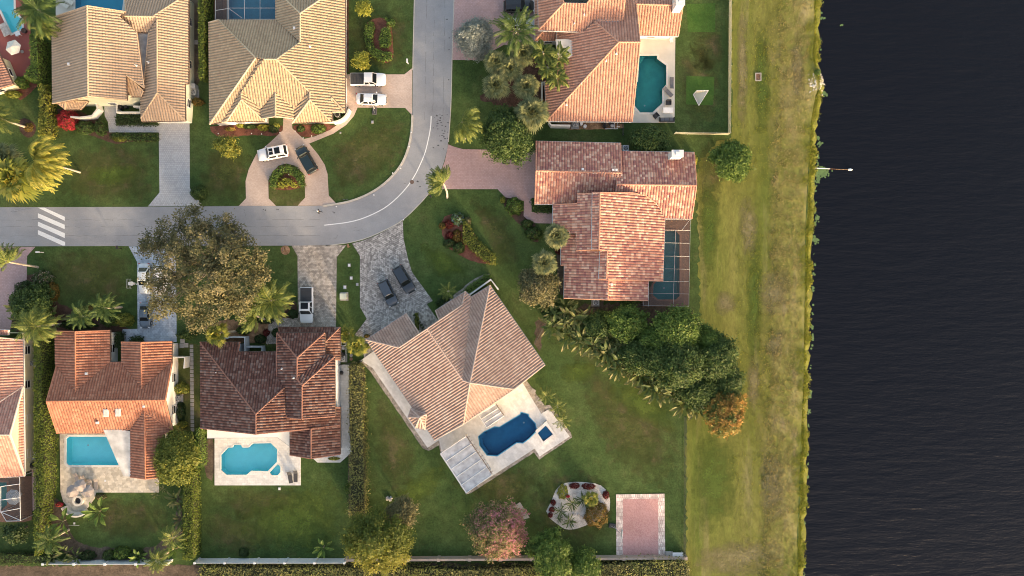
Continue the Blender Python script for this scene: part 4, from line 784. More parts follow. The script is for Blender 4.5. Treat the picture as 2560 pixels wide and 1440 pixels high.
# white patio roof and pergolas
pr = empty('patio_roof', P(600, 1084), 'flat white patio roof along the back of the brown tiled house', 'patio roof')
t = MB(); t.prism([pxs([(518, 1068), (518, 1095), (695, 1094), (727, 1118), (727, 1078), (640, 1078)], 2.6)], 2.45, 2.6); t.build('roof_panel', M['white'], pr)
t = MB(); t.prism([strip(pxs([(518, 1095.5), (695, 1094.5), (727, 1118)], 2.55), 0.06)], 2.38, 2.61); t.build('gutter', M['trim_g'], pr)
for x in (525, 600, 690): q = P(x, 1092, 2.4); t = MB(); t.box((q.x, q.y, 1.2), (0.12, 0.12, 2.4)); t.build('post', M['alu'], pr)
def pergola(label, px, z, nrib, posts, over):
    q = [P(x, y, z) for x, y in px]; c = sum(q, Vector())/4; c.z = 0; root = empty('pergola', c, label, 'pergola')
    t = MB(); t.prism([[(p.x, p.y) for p in q]], z-0.06, z); t.build('roof_panel', M['louvre'], root)
    t = MB()
    for i in range(nrib+1): t.tube([q[0].lerp(q[3], i/nrib)+Vector((0, 0, 0.03)), q[1].lerp(q[2], i/nrib)+Vector((0, 0, 0.03))], 0.06, 4)
    t.tube([q[0]+Vector((0, 0, .03)), q[3]+Vector((0, 0, .03))], 0.1, 4); t.build('rib', M['alu'], root)
    t = MB(); d = (q[1]-q[0]).normalized()*over
    for i in range(posts):
        a = q[1].lerp(q[2], (i+0.5)/posts)+Vector((0, 0, -0.15)); t.box(((a+d/2).x, (a+d/2).y, z-0.16), (over, 0.06, 0.14), math.atan2(d.y, d.x))
    t.tube([q[1]+d*0.25+Vector((0, 0, -.12)), q[2]+d*0.25+Vector((0, 0, -.12))], 0.05, 4); t.build('rafter', M['trim_b'], root)
    for a in (q[0], q[3], q[1], q[2]): a = a.lerp(Vector((c.x, c.y, z)), 0.06); t = MB(); t.box((a.x, a.y, z/2), (0.13, 0.13, z-0.1)); t.build('post', M['alu'], root)
    return root
pergola('large ribbed silver pergola roof on the pool deck of the diagonal house', [(1101, 1134), (1164, 1091), (1229, 1187), (1166, 1232)], 2.9, 5, 10, 0.5)
pergola('small square silver pergola roof against the back eave of the diagonal house', [(1196, 1037), (1238, 1011), (1259, 1040), (1216, 1069)], 2.6, 3, 3, 0.4)
# ---------------------------------------------------------------- vegetation
def leafmesh(name, C, N, sz, tintv, mat, parent=None, asp=0.5):
    n = len(C); off = np.array(WL[parent]) if parent else np.zeros(3)
    N = N/np.linalg.norm(N, axis=1)[:, None]; r = rng.normal(size=(n, 3)); a = np.cross(N, r); a /= np.linalg.norm(a, axis=1)[:, None]; b = np.cross(N, a)
    s = sz[:, None]; C = C-off
    V = np.stack([C-a*s, C-b*s*asp, C+a*s, C+b*s*asp], axis=1).reshape(-1, 3).astype(np.float32)
    return rawquads(name, V, tintv, mat, parent)
def rawquads(name, V, tintv, mat, parent=None):
    n = len(V)//4; me = bpy.data.meshes.new(name); me.vertices.add(4*n); me.vertices.foreach_set('co', V.astype(np.float32).ravel()); me.loops.add(4*n); me.loops.foreach_set('vertex_index', np.arange(4*n, dtype=np.int32))
    me.polygons.add(n); me.polygons.foreach_set('loop_start', np.arange(0, 4*n, 4, dtype=np.int32)); me.polygons.foreach_set('loop_total', np.full(n, 4, dtype=np.int32))
    at = me.attributes.new('rnd', 'FLOAT', 'FACE'); at.data.foreach_set('value', np.clip(tintv, 0, 1).astype(np.float32)); me.materials.append(mat); me.update(calc_edges=True)
    return link_mesh(name, me, parent)
def crown_pts(lobes, cr=0.7, dens=9.0, per=26, size=0.17, low=-0.25):
    C, N, T, Z = [], [], [], []
    for (x, y, z, rx, ry, rz) in lobes:
        area = 4*math.pi*((rx*ry+rx*rz+ry*rz)/3); k = int(area*dens/10/cr/cr)+3
        d = rng.normal(size=(k*3, 3)); d /= np.linalg.norm(d, axis=1)[:, None]; d = d[d[:, 2] > low][:k]; k = len(d)
        rad = rng.uniform(0.55, 1.0, size=(k, 1))*(1+0.28*(rng.uniform(size=(k, 1)) > 0.8)); c = np.array([x, y, z])+d*rad*np.array([rx, ry, rz])
        tint = np.clip(0.5+0.33*rng.normal(size=k), 0, 1.1); m_ = per
        cc = np.repeat(c, m_, axis=0)+rng.normal(size=(k*m_, 3))*cr*np.array([0.5, 0.5, 0.32]); nn = np.repeat(d, m_, axis=0)*0.6+rng.normal(size=(k*m_, 3))*0.55+np.array([0, 0, 0.5])
        C.append(cc); N.append(nn); T.append(np.repeat(tint, m_)*0.72+rng.uniform(0, 0.28, k*m_)); Z.append(rng.uniform(0.7, 1.3, k*m_)*size)
    return np.concatenate(C), np.concatenate(N), np.concatenate(Z), np.concatenate(T)
def tree(label, px, py, rpx, h, mat, lobes=None, ry=None, cr=0.7, dens=9, per=26, size=0.17, group=None, name='broadleaf_tree', cat='tree', bark='wood', nl=12, tint_fn=None, asp=0.5):
    """px,py = crown centre in the photo; rpx = crown radius in photo pixels"""
    zc = h*0.62; c = P(px, py, zc); r = rpx/S*(1-zc/H); ryy = (ry or rpx)/S*(1-zc/H)
    root = empty(name, (c.x, c.y, 0), label, cat, group)
    L = []
    if lobes:
        for (lx, ly, lr, lz) in lobes: q = P(lx, ly, lz); rr = lr/S*(1-lz/H); L.append((q.x, q.y, q.z, rr, rr, rr*0.62))
    else:
        for i in range(nl):
            a = 2.4*i+random.uniform(-.35, .35); k = math.sqrt((i+0.3)/nl)*random.uniform(.85, 1.12); q = (c.x+math.cos(a)*r*0.62*k, c.y+math.sin(a)*ryy*0.62*k); rr = (r*ryy)**0.5*random.uniform(0.42, 0.58)
            L.append((q[0], q[1], h-rr*0.7-(k**2)*h*0.34+random.uniform(-.08, .08)*h, rr, rr, rr*0.7))
    t = MB(); zt = h*0.4; tr = 0.035*h*0.55+0.05
    t.tube([(c.x, c.y, 0), (c.x+0.1, c.y, zt*0.5), (c.x, c.y+0.1, zt)], [tr*1.3, tr, tr*0.85], 8)
    for (x, y, z, a, b_, cz) in L:
        mid = Vector(((c.x+x)/2+random.uniform(-.3, .3), (c.y+y)/2+random.uniform(-.3, .3), (zt+z)/2+0.2)); t.tube([(c.x, c.y, zt*0.9), mid, (x, y, z+cz*0.3)], [tr*0.6, tr*0.38, tr*0.12], 5)
        for _ in range(3):
            d = Vector((random.uniform(-a, a), random.uniform(-b_, b_), random.uniform(0, cz)))*0.85; t.tube([mid, Vector((x, y, z))+d], [tr*0.25, tr*0.06], 4)
    t.build('trunk', M[bark], root)
    C, N, Z, T = crown_pts(L, cr, dens, per, size)
    if tint_fn is not None: T = tint_fn(C, T)
    leafmesh('crown', C, N, Z, T, M[mat], root, asp); return root
def bush(label, px, py, rpx, h, mat, ry=None, group=None, name='shrub', cat='shrub', size=0.11, dens=60, rz=0, tint_fn=None):
    zc = h*0.5; c = P(px, py, zc); r = rpx/S; ryy = (ry or rpx)/S; area = math.pi*r*ryy*2+3*h*(r+ryy); n = int(area*dens)+60
    d = rng.normal(size=(n, 3)); d[:, 2] = np.abs(d[:, 2])*0.9-0.1; d /= np.linalg.norm(d, axis=1)[:, None]
    lump = 0.87+0.13*np.sin(d[:, :1]*7+px)*np.cos(d[:, 1:2]*6+py)+rng.normal(size=(n, 1))*0.06
    C = d*lump*np.array([r, ryy, h*0.95]); cr_, s_ = math.cos(rz), math.sin(rz); C = np.stack([C[:, 0]*cr_-C[:, 1]*s_, C[:, 0]*s_+C[:, 1]*cr_, C[:, 2]], axis=1)
    C += np.array([c.x, c.y, 0.05]); cl = np.sin(C[:, 0]*5.1+px)*np.cos(C[:, 1]*4.7)*0.18; T = 0.45+cl+rng.uniform(-.3, .3, n)
    if tint_fn is not None: T = tint_fn(C, T)
    root = empty(name, (c.x, c.y, 0), label, cat, group); leafmesh('foliage', C, d+rng.normal(size=(n, 3))*0.5, rng.uniform(.7, 1.3, n)*size, T, M[mat], root, 0.6)
    t = MB()
    for k in range(5): a = k*1.3; t.tube([(c.x, c.y, 0), (c.x+math.cos(a)*r*0.5, c.y+math.sin(a)*ryy*0.5, h*0.6)], [0.04, 0.015], 4)
    t.build('stems', M['wood'], root); return root
def hedge(label, px, h, mat, dens=45, size=0.12, top_px=True, gaps=0.0, group=None, name='hedge', rough=0.12, tint_fn=None):
    l = pxs(px, h); A = np.array(l); mn, mx_ = A.min(0), A.max(0); pts = []; T = []
    n = int((mx_[0]-mn[0])*(mx_[1]-mn[1])*dens)*2; X = rng.uniform(mn[0], mx_[0], n); Y = rng.uniform(mn[1], mx_[1], n)
    keep = np.array([pip(x, y, l) for x, y in zip(X, Y)], dtype=bool); X, Y = X[keep], Y[keep]; cl = np.sin(X*2.3)*np.cos(Y*1.9)+np.sin(X*0.7+Y*1.1)
    if gaps: k = rng.uniform(size=len(X)) > gaps*(1+0.5*np.sin(Y*1.3+X)); X, Y, cl = X[k], Y[k], cl[k]
    Zt = h+cl*rough*0.5+rng.normal(size=len(X))*rough; C = [np.stack([X, Y, Zt], axis=1)]; N = [np.tile([0, 0, 1.0], (len(X), 1))]
    m_ = len(l)
    ar = sum(l[i][0]*l[(i+1) % m_][1]-l[(i+1) % m_][0]*l[i][1] for i in range(m_)); sgn = 1 if ar > 0 else -1
    for i in range(m_):
        a, b_ = np.array(l[i]), np.array(l[(i+1) % m_]); L = np.linalg.norm(b_-a); k = int(L*h*dens); t = rng.uniform(size=(k, 1)); nn = np.array([(b_-a)[1], -(b_-a)[0]])/L*sgn
        q = a+(b_-a)*t+nn*rng.normal(size=(k, 1))*rough; C.append(np.column_stack([q, rng.uniform(0.05, h, k)])); N.append(np.tile([nn[0], nn[1], 0.3], (k, 1)))
    C = np.concatenate(C); N = np.concatenate(N)+rng.normal(size=(len(C), 3))*0.55
    T = 0.45+0.14*np.sin(C[:, 0]*1.7)*np.cos(C[:, 1]*1.3)+rng.uniform(-.32, .32, len(C))
    if tint_fn is not None: T = tint_fn(C, T)
    c = C.mean(0); root = empty(name, (c[0], c[1], 0), label, 'hedge', group)
    leafmesh('foliage', C, N, rng.uniform(.7, 1.3, len(C))*size, T, M[mat], root, 0.6)
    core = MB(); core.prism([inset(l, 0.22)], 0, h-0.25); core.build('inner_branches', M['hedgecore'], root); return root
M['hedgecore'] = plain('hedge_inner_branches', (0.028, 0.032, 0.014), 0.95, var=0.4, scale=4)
# palms ------------------------------------------------------------
def frond_quads(base, az, L, up, droop, lw, nl, ll, twist=0.0):
    Q = []; T = []; p = Vector(base); el = up; seg = 14; d = L/seg; pts = []
    for i in range(seg+1):
        pts.append(p.copy()); dv = Vector((math.cos(az)*math.cos(el), math.sin(az)*math.cos(el), math.sin(el))); p = p+dv*d; el -= droop*(0.5+i/seg)/seg; az += twist/seg
    side0 = Vector((-math.sin(az), math.cos(az), 0))
    for i in range(seg):   # rachis
        w_ = 0.035*(1-i/seg)+0.012; Q += [pts[i]-side0*w_, pts[i]+side0*w_, pts[i+1]+side0*w_, pts[i+1]-side0*w_]; T.append(0.95)
    for k in range(nl):
        t = 0.14+0.86*(k+0.5)/nl; f = t*seg; i = min(int(f), seg-1); q = pts[i].lerp(pts[i+1], f-i); dv = (pts[i+1]-pts[i]).normalized(); le = ll*(math.sin(min(t*1.25+0.12, 1)*math.pi*0.93)*0.75+0.3)
        for s in (-1, 1):
            sd = side0*s; dirv = (sd*0.8+dv*0.75+Vector((0, 0, random.uniform(-.45, .05)))).normalized(); tip = q+dirv*le+Vector((0, 0, -le*0.22)); mid = q+dirv*le*0.55; wv = dv*lw
            Q += [q-wv*0.6, mid-wv, tip, mid+wv]; T.append(random.uniform(0.1, 0.7)+0.25*t)
    return Q, T
def palm_proto(name, mat, nf, L, droop, ll, seedv, lw=0.045, nlf=24, wind=None, up0=1.2, up1=-0.1, shaft=False):
    random.seed(seedv); Q, T = [], []
    for i in range(nf):
        az = i*2.399+random.uniform(-.2, .2); f = i/nf; up = up0+(up1-up0)*f+random.uniform(-.1, .1); az2 = az
        tw = 0.0
        if wind is not None:
            dd = (wind-az+math.pi) % (2*math.pi)-math.pi; az2 = az+dd*0.42; tw = dd*0.3
        q, t = frond_quads((math.cos(az)*0.1, math.sin(az)*0.1, 0), az2, L*random.uniform(.85, 1.1), up, droop*random.uniform(.85, 1.15), lw, nlf, ll, tw); Q += q; T += t
    o = rawquads(name, np.array([tuple(v) for v in Q]), np.array(T), mat); me = o.data; bpy.data.objects.remove(o); random.seed(seedv+1); return me
def fan_proto(name, mat, nleaf, r, seedv):
    random.seed(seedv); Q, T = [], []
    for i in range(nleaf):
        az = i*2.399; f = (i+0.5)/nleaf; el = 1.35-1.5*f+random.uniform(-.15, .15); d = Vector((math.cos(az)*math.cos(el), math.sin(az)*math.cos(el), math.sin(el))); Lp = r*(0.22+0.36*f)*random.uniform(.8, 1.15); h_ = d*Lp+Vector((0, 0, -0.12*f))
        sd = Vector((-math.sin(az), math.cos(az), 0)); up = d.cross(sd).normalized(); Q += [Vector((0, 0, 0))-sd*.035, sd*.035, h_+sd*.025, h_-sd*.025]; T.append(0.95)
        ns = 11; tb = random.uniform(0.05, 0.55)
        for k in range(ns):
            a = (k/(ns-1)-0.5)*2.7; le = r*0.5*(1-0.3*abs(a)/1.35)*random.uniform(.85, 1.15); dd = (d*math.cos(a)+sd*math.sin(a)); dd = (dd+Vector((0, 0, .25*(1-f)))).normalized(); tip = h_+dd*le+Vector((0, 0, -le*(0.25+.3*random.random()))); mid = h_+dd*le*0.55; pw = dd.cross(up).normalized()*0.075*r/1.6
            Q += [h_, mid-pw, tip, mid+pw]; T.append(tb+random.uniform(-.1, .45))
    o = rawquads(name, np.array([tuple(v) for v in Q]), np.array(T), mat); me = o.data; bpy.data.objects.remove(o); return me
PAL = {'queen': palm_proto('queen_fronds', M['lf_palm'], 24, 3.5, 1.5, 1.0, 3, wind=R(-25), lw=0.075, nlf=26), 'queen2': palm_proto('queen_fronds', M['lf_palm'], 24, 3.6, 1.7, 1.0, 5, lw=0.07),
       'gold': palm_proto('gold_fronds', M['lf_goldpalm'], 30, 4.2, 1.5, 1.05, 8, wind=R(-20), nlf=30, lw=0.08), 'royal': palm_proto('royal_fronds', M['lf_green'], 20, 4.2, 1.3, 1.05, 9, nlf=28, lw=0.075),
       'xmas': palm_proto('short_fronds', M['lf_palm'], 11, 1.9, 1.9, 0.6, 12, lw=0.09, nlf=18), 'small': palm_proto('small_fronds', M['lf_palm'], 12, 1.7, 1.6, 0.5, 15, lw=0.045, nlf=14),
       'sabal': fan_proto('fan_leaves', M['lf_sabal'], 60, 2.2, 21), 'sabal2': fan_proto('fan_leaves', M['lf_sabal'], 54, 2.2, 24), 'goldfan': fan_proto('fan_leaves', M['lf_goldpalm'], 46, 2.3, 27), 'washfan': fan_proto('fan_leaves', M['lf_yellow'], 26, 2.0, 29)}
def palm(label, kind, px, py, h, scale=1.0, base=None, rz=None, group=None, mat=None, tr=0.16):
    """px,py = crown in the photo at height h; base = photo pixel of the trunk foot"""
    c = P(px, py, h); b_ = P(*base) if base else Vector((c.x, c.y, 0)); root = empty('palm_tree', b_, label, 'palm', group)
    me = PAL[kind]; o = bpy.data.objects.new('fronds', me); sc.collection.objects.link(o); o.parent = root; o.location = c-b_; o.scale = (scale,)*3; o.rotation_euler = (0, 0, rz if rz is not None else random.uniform(0, 6.28))
    t = MB(); mid = b_.lerp(c, 0.5); side = Vector((c.y-b_.y, b_.x-c.x, 0)); mid += side*0.12; t.tube([b_, b_.lerp(mid, 0.5)+side*0.04, mid, mid.lerp(c, 0.55)+side*0.03, c], [tr*1.25, tr, tr*0.9, tr*0.85, tr*0.7], 8); t.build('trunk', M['palm_bark'], root); return root
# banana / bird-of-paradise
def paddle_proto(seedv, n, L, wd, mat, up0=1.3, up1=0.35, droop=1.2, tears=True):
    random.seed(seedv); Q, T = [], []
    for i in range(n):
        az = i*2.399+random.uniform(-.3, .3); el = up0+(up1-up0)*(i/n)+random.uniform(-.12, .12); p = Vector((math.cos(az)*.08, math.sin(az)*.08, 0)); seg = 9; LL = L*random.uniform(.8, 1.15); tb = random.uniform(0, .6); prev = None
        sd = Vector((-math.sin(az), math.cos(az), 0)); twist = random.uniform(-.7, .7)
        for k in range(seg+1):
            t = k/seg; w_ = 0.03 if t < 0.35 else wd*math.sin(min((t-0.3)/0.7, 1)*math.pi*0.94+0.1)+0.01; up = Vector((0, 0, 1)); s2 = (sd*math.cos(twist*t)+up*math.sin(twist*t)); cur = (p-s2*w_+Vector((0, 0, w_*0.35)), p.copy(), p+s2*w_+Vector((0, 0, w_*0.35)))
            if prev: Q += [prev[0], prev[1], cur[1], cur[0]]; T.append(tb+random.uniform(0, .3)); Q += [prev[1], prev[2], cur[2], cur[1]]; T.append(tb+random.uniform(0, .3)+(0.25 if k == seg else 0))
            prev = cur; dv = Vector((math.cos(az)*math.cos(el), math.sin(az)*math.cos(el), math.sin(el))); p = p+dv*LL/seg; el -= droop*(0.4+1.2*t)/seg
    o = rawquads('leaves', np.array([tuple(v) for v in Q]), np.array(T), mat); me = o.data; bpy.data.objects.remove(o); return me
PAD = [paddle_proto(31, 11, 2.6, 0.24, M['lf_banana']), paddle_proto(32, 13, 2.4, 0.22, M['lf_banana']), paddle_proto(33, 12, 2.8, 0.27, M['lf_banana'], droop=1.7), paddle_proto(35, 10, 2.6, 0.30, M['lf_bright'])]
SPK = [paddle_proto(41, 26, 1.3, 0.06, M['lf_green'], 1.4, 0.1, 1.0), paddle_proto(42, 22, 1.2, 0.05, M['lf_sabal'], 1.3, 0.0, 0.8)]
def plant(label, me, px, py, z=0.3, scale=1.0, name='broad_leaf_plant', cat='plant', group=None, stalk=True):
    c = P(px, py, z+1.0*scale); root = empty(name, (c.x, c.y, 0), label, cat, group); o = bpy.data.objects.new('leaves', me); sc.collection.objects.link(o); o.parent = root; o.location = (0, 0, z); o.scale = (scale,)*3; o.rotation_euler = (0, 0, random.uniform(0, 6.28))
    if stalk: t = MB(); t.tube([(c.x, c.y, 0), (c.x, c.y, z+0.3)], [0.12, 0.07], 6); t.build('stem', M['wood'], root)
    return root
# big trees
oak = lambda C, T: T+0.12*(C[:, 1]*-0.05)
tree('huge olive grey oak spreading over the road and the blue grey driveway', 510, 670, 165, 10.5, 'lf_olive', lobes=[(x, y, r, z) for x, y, r, z in [(478, 548, 38, 8.4), (548, 570, 36, 8.6), (425, 585, 42, 8), (595, 588, 30, 8), (500, 610, 52, 9.4), (385, 610, 28, 6.8), (570, 650, 56, 9.8), (440, 655, 50, 9.2), (620, 640, 40, 8.4), (520, 700, 56, 10), (400, 700, 36, 7.6), (605, 715, 46, 8.8), (455, 745, 48, 8.8), (545, 770, 44, 8), (400, 770, 30, 6.6), (490, 800, 28, 6.6), (655, 690, 28, 7), (590, 775, 28, 7), (362, 620, 18, 6.2)]], cr=0.75, dens=3.8, per=44, size=0.17, name='oak_tree')
tree('silver grey round leaved tree beside the road at the top', 1187, 97, 50, 5.5, 'lf_silver', cr=0.5, per=30, size=0.15, dens=8, name='silver_tree', asp=0.35, bark='wood')
tree('dark dense round tree between the queen palm and the pink paved driveway', 1265, 340, 68, 7.5, 'lf_green', cr=0.6, per=26, size=0.18, dens=7)
tree('loose green bush tree by the fence in front of the white chimney', 1625, 350, 62, 3.6, 'lf_green', ry=23, cr=0.5, per=24, size=0.17)
tree('round bright green tree on the field right of the white chimney', 1830, 402, 47, 5.0, 'lf_bright', cr=0.55, per=24, size=0.18, dens=8)
tree('bright green tree just below the screened pool house', 1568, 810, 52, 5.5, 'lf_bright', ry=44, cr=0.55, per=24, size=0.18, dens=8)
tree('large dense green tree below the screen cage corner', 1695, 822, 62, 8, 'lf_bright', ry=48, cr=0.6, per=26, size=0.18, dens=8)
tree('broad dark green tree in the middle of the grove by the field', 1690, 905, 82, 8.5, 'lf_green', ry=62, cr=0.7, per=26, size=0.18, dens=7)
tree('green tree on the right flank of the grove with a bare twig', 1790, 895, 50, 7.0, 'lf_green', ry=60, cr=0.6, per=26, size=0.18)
tree('medium green tree at the right edge of the grove below the bare branch', 1815, 950, 40, 5.5, 'lf_green', ry=40, cr=0.5, per=24, size=0.16)
tree('bright tree in the upper middle of the grove', 1640, 850, 44, 6.0, 'lf_bright', ry=36, cr=0.5, per=24, size=0.16)
tree('small bright tree at the upper right shoulder of the grove', 1762, 850, 34, 5.5, 'lf_bright', ry=36, cr=0.5, per=24, size=0.16)
tree('dark low tree filling the gap under the screened pool house', 1500, 815, 40, 3.5, 'lf_green', ry=32, cr=0.5, per=24, size=0.17)
tree('dark green tree between the bright tree and the paddle leaved plants', 1600, 890, 52, 5.0, 'lf_green', ry=46, cr=0.55, per=24, size=0.17)
tree('dark green tree in the lower middle of the grove', 1745, 975, 50, 6.0, 'lf_green', ry=46, cr=0.55, per=24, size=0.17)
tree('tree with orange new leaves at the lower tip of the grove', 1810, 1028, 50, 6.0, 'lf_orange', ry=62, cr=0.45, per=26, size=0.17, dens=8)
tree('dark olive tree left of the blended tile house between fan palms', 1345, 715, 56, 5.5, 'lf_olive', ry=44, cr=0.5, per=22, size=0.16)
tree('large dark tree, yellower towards its lower side, over the bottom wall left of the pink tree', 945, 1345, 88, 7.5, 'lf_yellow', lobes=[(900, 1320, 34, 5.0), (940, 1300, 30, 5.6), (985, 1330, 34, 5.6), (895, 1375, 30, 4.6), (935, 1355, 40, 6.4), (980, 1375, 34, 5.2), (1010, 1345, 24, 4.4), (930, 1405, 28, 4.8), (970, 1410, 26, 4.6), (885, 1345, 24, 4.0), (1005, 1395, 18, 4.0)], cr=0.65, per=24, size=0.17, dens=7, tint_fn=lambda C, T: T*0.45+np.clip((-38.3-C[:, 1])*0.14, -0.1, 0.5))  # leaf tint turns yellower towards the lower side of the crown
tree('small yellow green tree beside the large dark one on the back lawn', 1003, 1285, 40, 4.5, 'lf_olive', cr=0.5, per=20, size=0.15)
tree('pink flowering tree on the back lawn beside a concrete slab', 1243, 1328, 80, 6.0, 'lf_pink', ry=72, cr=0.5, per=24, size=0.15, dens=7, tint_fn=lambda C, T: np.clip(T*0.9+(C[:, 0]+2.5)*0.05, 0, 1)+np.where(rng.uniform(size=len(T)) > 0.65, 0.38, -0.08))
tree('feathery light green tree over the bottom wall right of the pink tree', 1380, 1392, 55, 7.5, 'lf_bright', ry=60, cr=0.5, per=26, size=0.16)
tree('low bright green tree at the bottom edge right of the feathery tree', 1460, 1420, 42, 5.5, 'lf_bright', ry=40, cr=0.5, per=26, size=0.16)
tree('yellow green tree covering the south east corner of the terracotta house', 440, 1152, 50, 6.0, 'lf_yellow', ry=70, cr=0.55, per=24, size=0.17, tint_fn=lambda C, T: T*0.6+0.05)
for lb, x, y, r, mt in (('yellow leaved small tree on the lawn right of the white SUV side', 565, 364, 28, 'lf_yellow'), ('yellow blooming small tree at the top beside the beige house', 908, 22, 21, 'lf_lime'), ('yellow green small tree above the white pickup on the pink driveway', 903, 151, 22, 'lf_lime')): tree(lb.replace('right of the white SUV side', 'left of the white SUV'), x, y, r, 3.2, mt, cr=0.38, per=18, size=0.14, nl=6)
tree('dark shadowy tree behind the white cage at the bottom left', 40, 1330, 36, 4.0, 'lf_dark', ry=26, cr=0.5, per=20, size=0.16, nl=6)
# sun blocking trees just beyond the lower edge of the picture belong to the neighbouring plots
# palms
G_ = 'palms in the front garden of the salmon house'
palm('tall dark feather palm over the parked cars at top', 'royal', 1290, 78, 8.0, 0.95)
for lb, x, y, k, s_, hh in (('fan palm beside the silver tree, upper left of the garden', 1240, 155, 'sabal', 1.0, 5), ('pale fan palm directly under the tall feather palm', 1308, 133, 'sabal2', 1.0, 5), ('grey green fan palm in the middle of the salmon house garden', 1276, 172, 'sabal', 1.05, 5.2), ('yellowish fan palm at the lower left of the salmon house garden', 1240, 214, 'sabal2', 1.1, 5), ('yellow tipped fan palm beside the white wall corner', 1316, 216, 'sabal', 1.05, 5), ('large fan palm at the lower left corner of the salmon roof', 1330, 282, 'sabal2', 1.35, 5.5), ('round fan palm on the roof edge by the small courtyard gap', 1391, 589, 'sabal', 0.98, 6), ('round fan palm below the other beside the dark olive tree', 1361, 657, 'sabal2', 0.98, 6)):
    palm(lb, k, x, y, hh, s_, group='fan palms')
for lb, x, y in (('short frond palm at the upper courtyard of the salmon house', 1357, 130), ('short frond palm in front of the curved grey roof', 1398, 142), ('left short frond palm on the salmon roof edge', 1370, 170), ('lowest short frond palm on the salmon roof edge', 1392, 195)): palm(lb, 'xmas', x, y, 6, 1.15, group='short frond palms', base=(1380+(x-1380)*0.6, 165+(y-165)*0.6))
palm('wind swept queen palm with bent trunk beside the road', 'queen', 1155, 305, 6.5, 0.95, base=(1163, 346))
palm('small queen palm leaning over the road bend', 'queen', 1108, 458, 5, 0.82, base=(1118, 494))
palm('large golden palm with orange tips on the front lawn at left', 'gold', 88, 405, 8.5, 1.15, rz=0.1, base=(200, 431), tr=0.13)
palm('yellow fan palm at the left edge below the golden palm', 'goldfan', 35, 445, 6.5, 1.75); palm('grey green fan palm at the left edge beside the golden palm', 'sabal', 10, 400, 5.5, 1.3)
palm('palm with pale leaning trunk from a dark mulch ring', 'queen2', -12, 290, 7.5, 0.85, base=(66, 318))
palm('palm over the rose paved driveway at left with grey leaning trunk', 'queen', 22, 655, 6.5, 0.85, base=(95, 668), rz=2.6)
palm('yellow lit date palm beside the white pickup with black bed', 'queen2', 678, 752, 5.5, 1.1, base=(712, 745)); palm('second feathery palm close to the pickup, lower', 'queen', 640, 790, 4.5, 0.95, base=(665, 800), rz=3.4)
palm('palm over the pale blue courtyard wall with leaning pale trunk', 'washfan', 542, 836, 5.5, 1.05, base=(590, 828))
for lb, x, y in (('small palm at the pebble edge above the raised spa', 1365, 990), ('middle small palm of the three by the raised spa', 1394, 1018), ('small palm at the right tip of the white deck', 1406, 1052)): palm(lb, 'small', x, y, 1.8, 0.95, group='small palms by the spa', tr=0.08)
palm('yellow striped leaf palm between the two driveways at the wire gate', 'washfan', 892, 864, 3.0, 0.95); palm('yellow spiky plant at the corner of the brown tiled garage', 'washfan', 866, 835, 2.2, 0.8)
palm('feathery palm in the middle of the shrub row in front of the terracotta house', 'royal', 205, 790, 4.0, 0.6); palm('dark feathery palm right of the shrub row in front of the terracotta house', 'royal', 262, 770, 4.5, 0.62, rz=1)
palm('yellow green palm at the left corner over the cream house roof', 'queen2', 90, 815, 6.0, 0.95, rz=0.5); tree('dense dark green tree in the clump beside the rose driveway', 75, 765, 52, 4.0, 'lf_green', ry=50, cr=0.5, per=24, size=0.18); palm('tall palm clump at the upper left beside the blue pool', 'royal', 95, 25, 6.5, 0.95); palm('dark palm beneath the clump beside the tall left hedge', 'queen2', 112, 70, 5.0, 0.6)
palm('palm in the shadow beside the long hedge at the bottom left', 'royal', 125, 1350, 4.5, 0.62); palm('fan palm behind the diagonal house garage court', 'small', 1120, 728, 2.0, 1.0)
palm('palm at the bottom right corner of the back garden with white fence', 'queen2', 395, 1400, 4.5, 0.6); palm('small palm beside the bottom hedge corner', 'small', 432, 1345, 3, 1.3)
# banana and paddle plants
gB = 'paddle leaved plants in the diagonal row'
row = []
for i in range(76):
    t_ = i/75; x = 1385+t_*350+random.gauss(0, 9); y = 785+t_*225+random.gauss(0, 9)+(-24, 0, 20)[i % 3]; row.append((x, y))
for i in range(17):
    t_ = i/16; bush('loose broad leaved shrub filling the diagonal planting row beside the grove', 1388+t_*345+random.uniform(-8, 8), 782+t_*225+random.uniform(-10, 10), random.uniform(24, 32), random.uniform(1.8, 2.8), 'lf_banana' if i % 2 else 'lf_green', group='loose shrubs in the diagonal row', size=0.2, dens=34)
for i, (x, y) in enumerate(row): plant('paddle leaved plant with brown edged leaves in the diagonal row beside the grove', PAD[i % 3], x, y, random.uniform(0.6, 1.5), random.uniform(0.7, 1.05), 'paddle_leaf_plant', 'plant', gB)
plant('banana plant with wide leaves at the curved stone bench', PAD[3], 240, 1283, 0.8, 1.15, 'banana_plant'); plant('banana plant under the fire pit terrace in shade', PAD[3], 148, 1308, 0.8, 1.1, 'banana_plant'); plant('young banana plant near the back fence of the empty lawn', PAD[3], 806, 1372, 0.4, 0.8, 'banana_plant')
for i, (x, y) in enumerate([(455, 1265), (450, 1300), (440, 1250), (436, 1375), (160, 1385), (185, 1395), (130, 1390), (345, 1395), (110, 1325)]): plant('shaded broad leaved plant along the edge of the terracotta house garden', PAD[i % 4], x, y, 0.5, 0.75, 'broad_leaf_plant', 'plant', 'broad leaved plants around the terracotta house garden')
for i, (x, y) in enumerate([(60, 790), (85, 770), (40, 770), (110, 790), (70, 740), (50, 805), (130, 800)]): plant('broad leaved plant in the dense clump beside the rose driveway', PAD[i % 4], x, y, 1.0, 0.85, 'broad_leaf_plant', 'plant', 'plants in the clump beside the rose driveway')
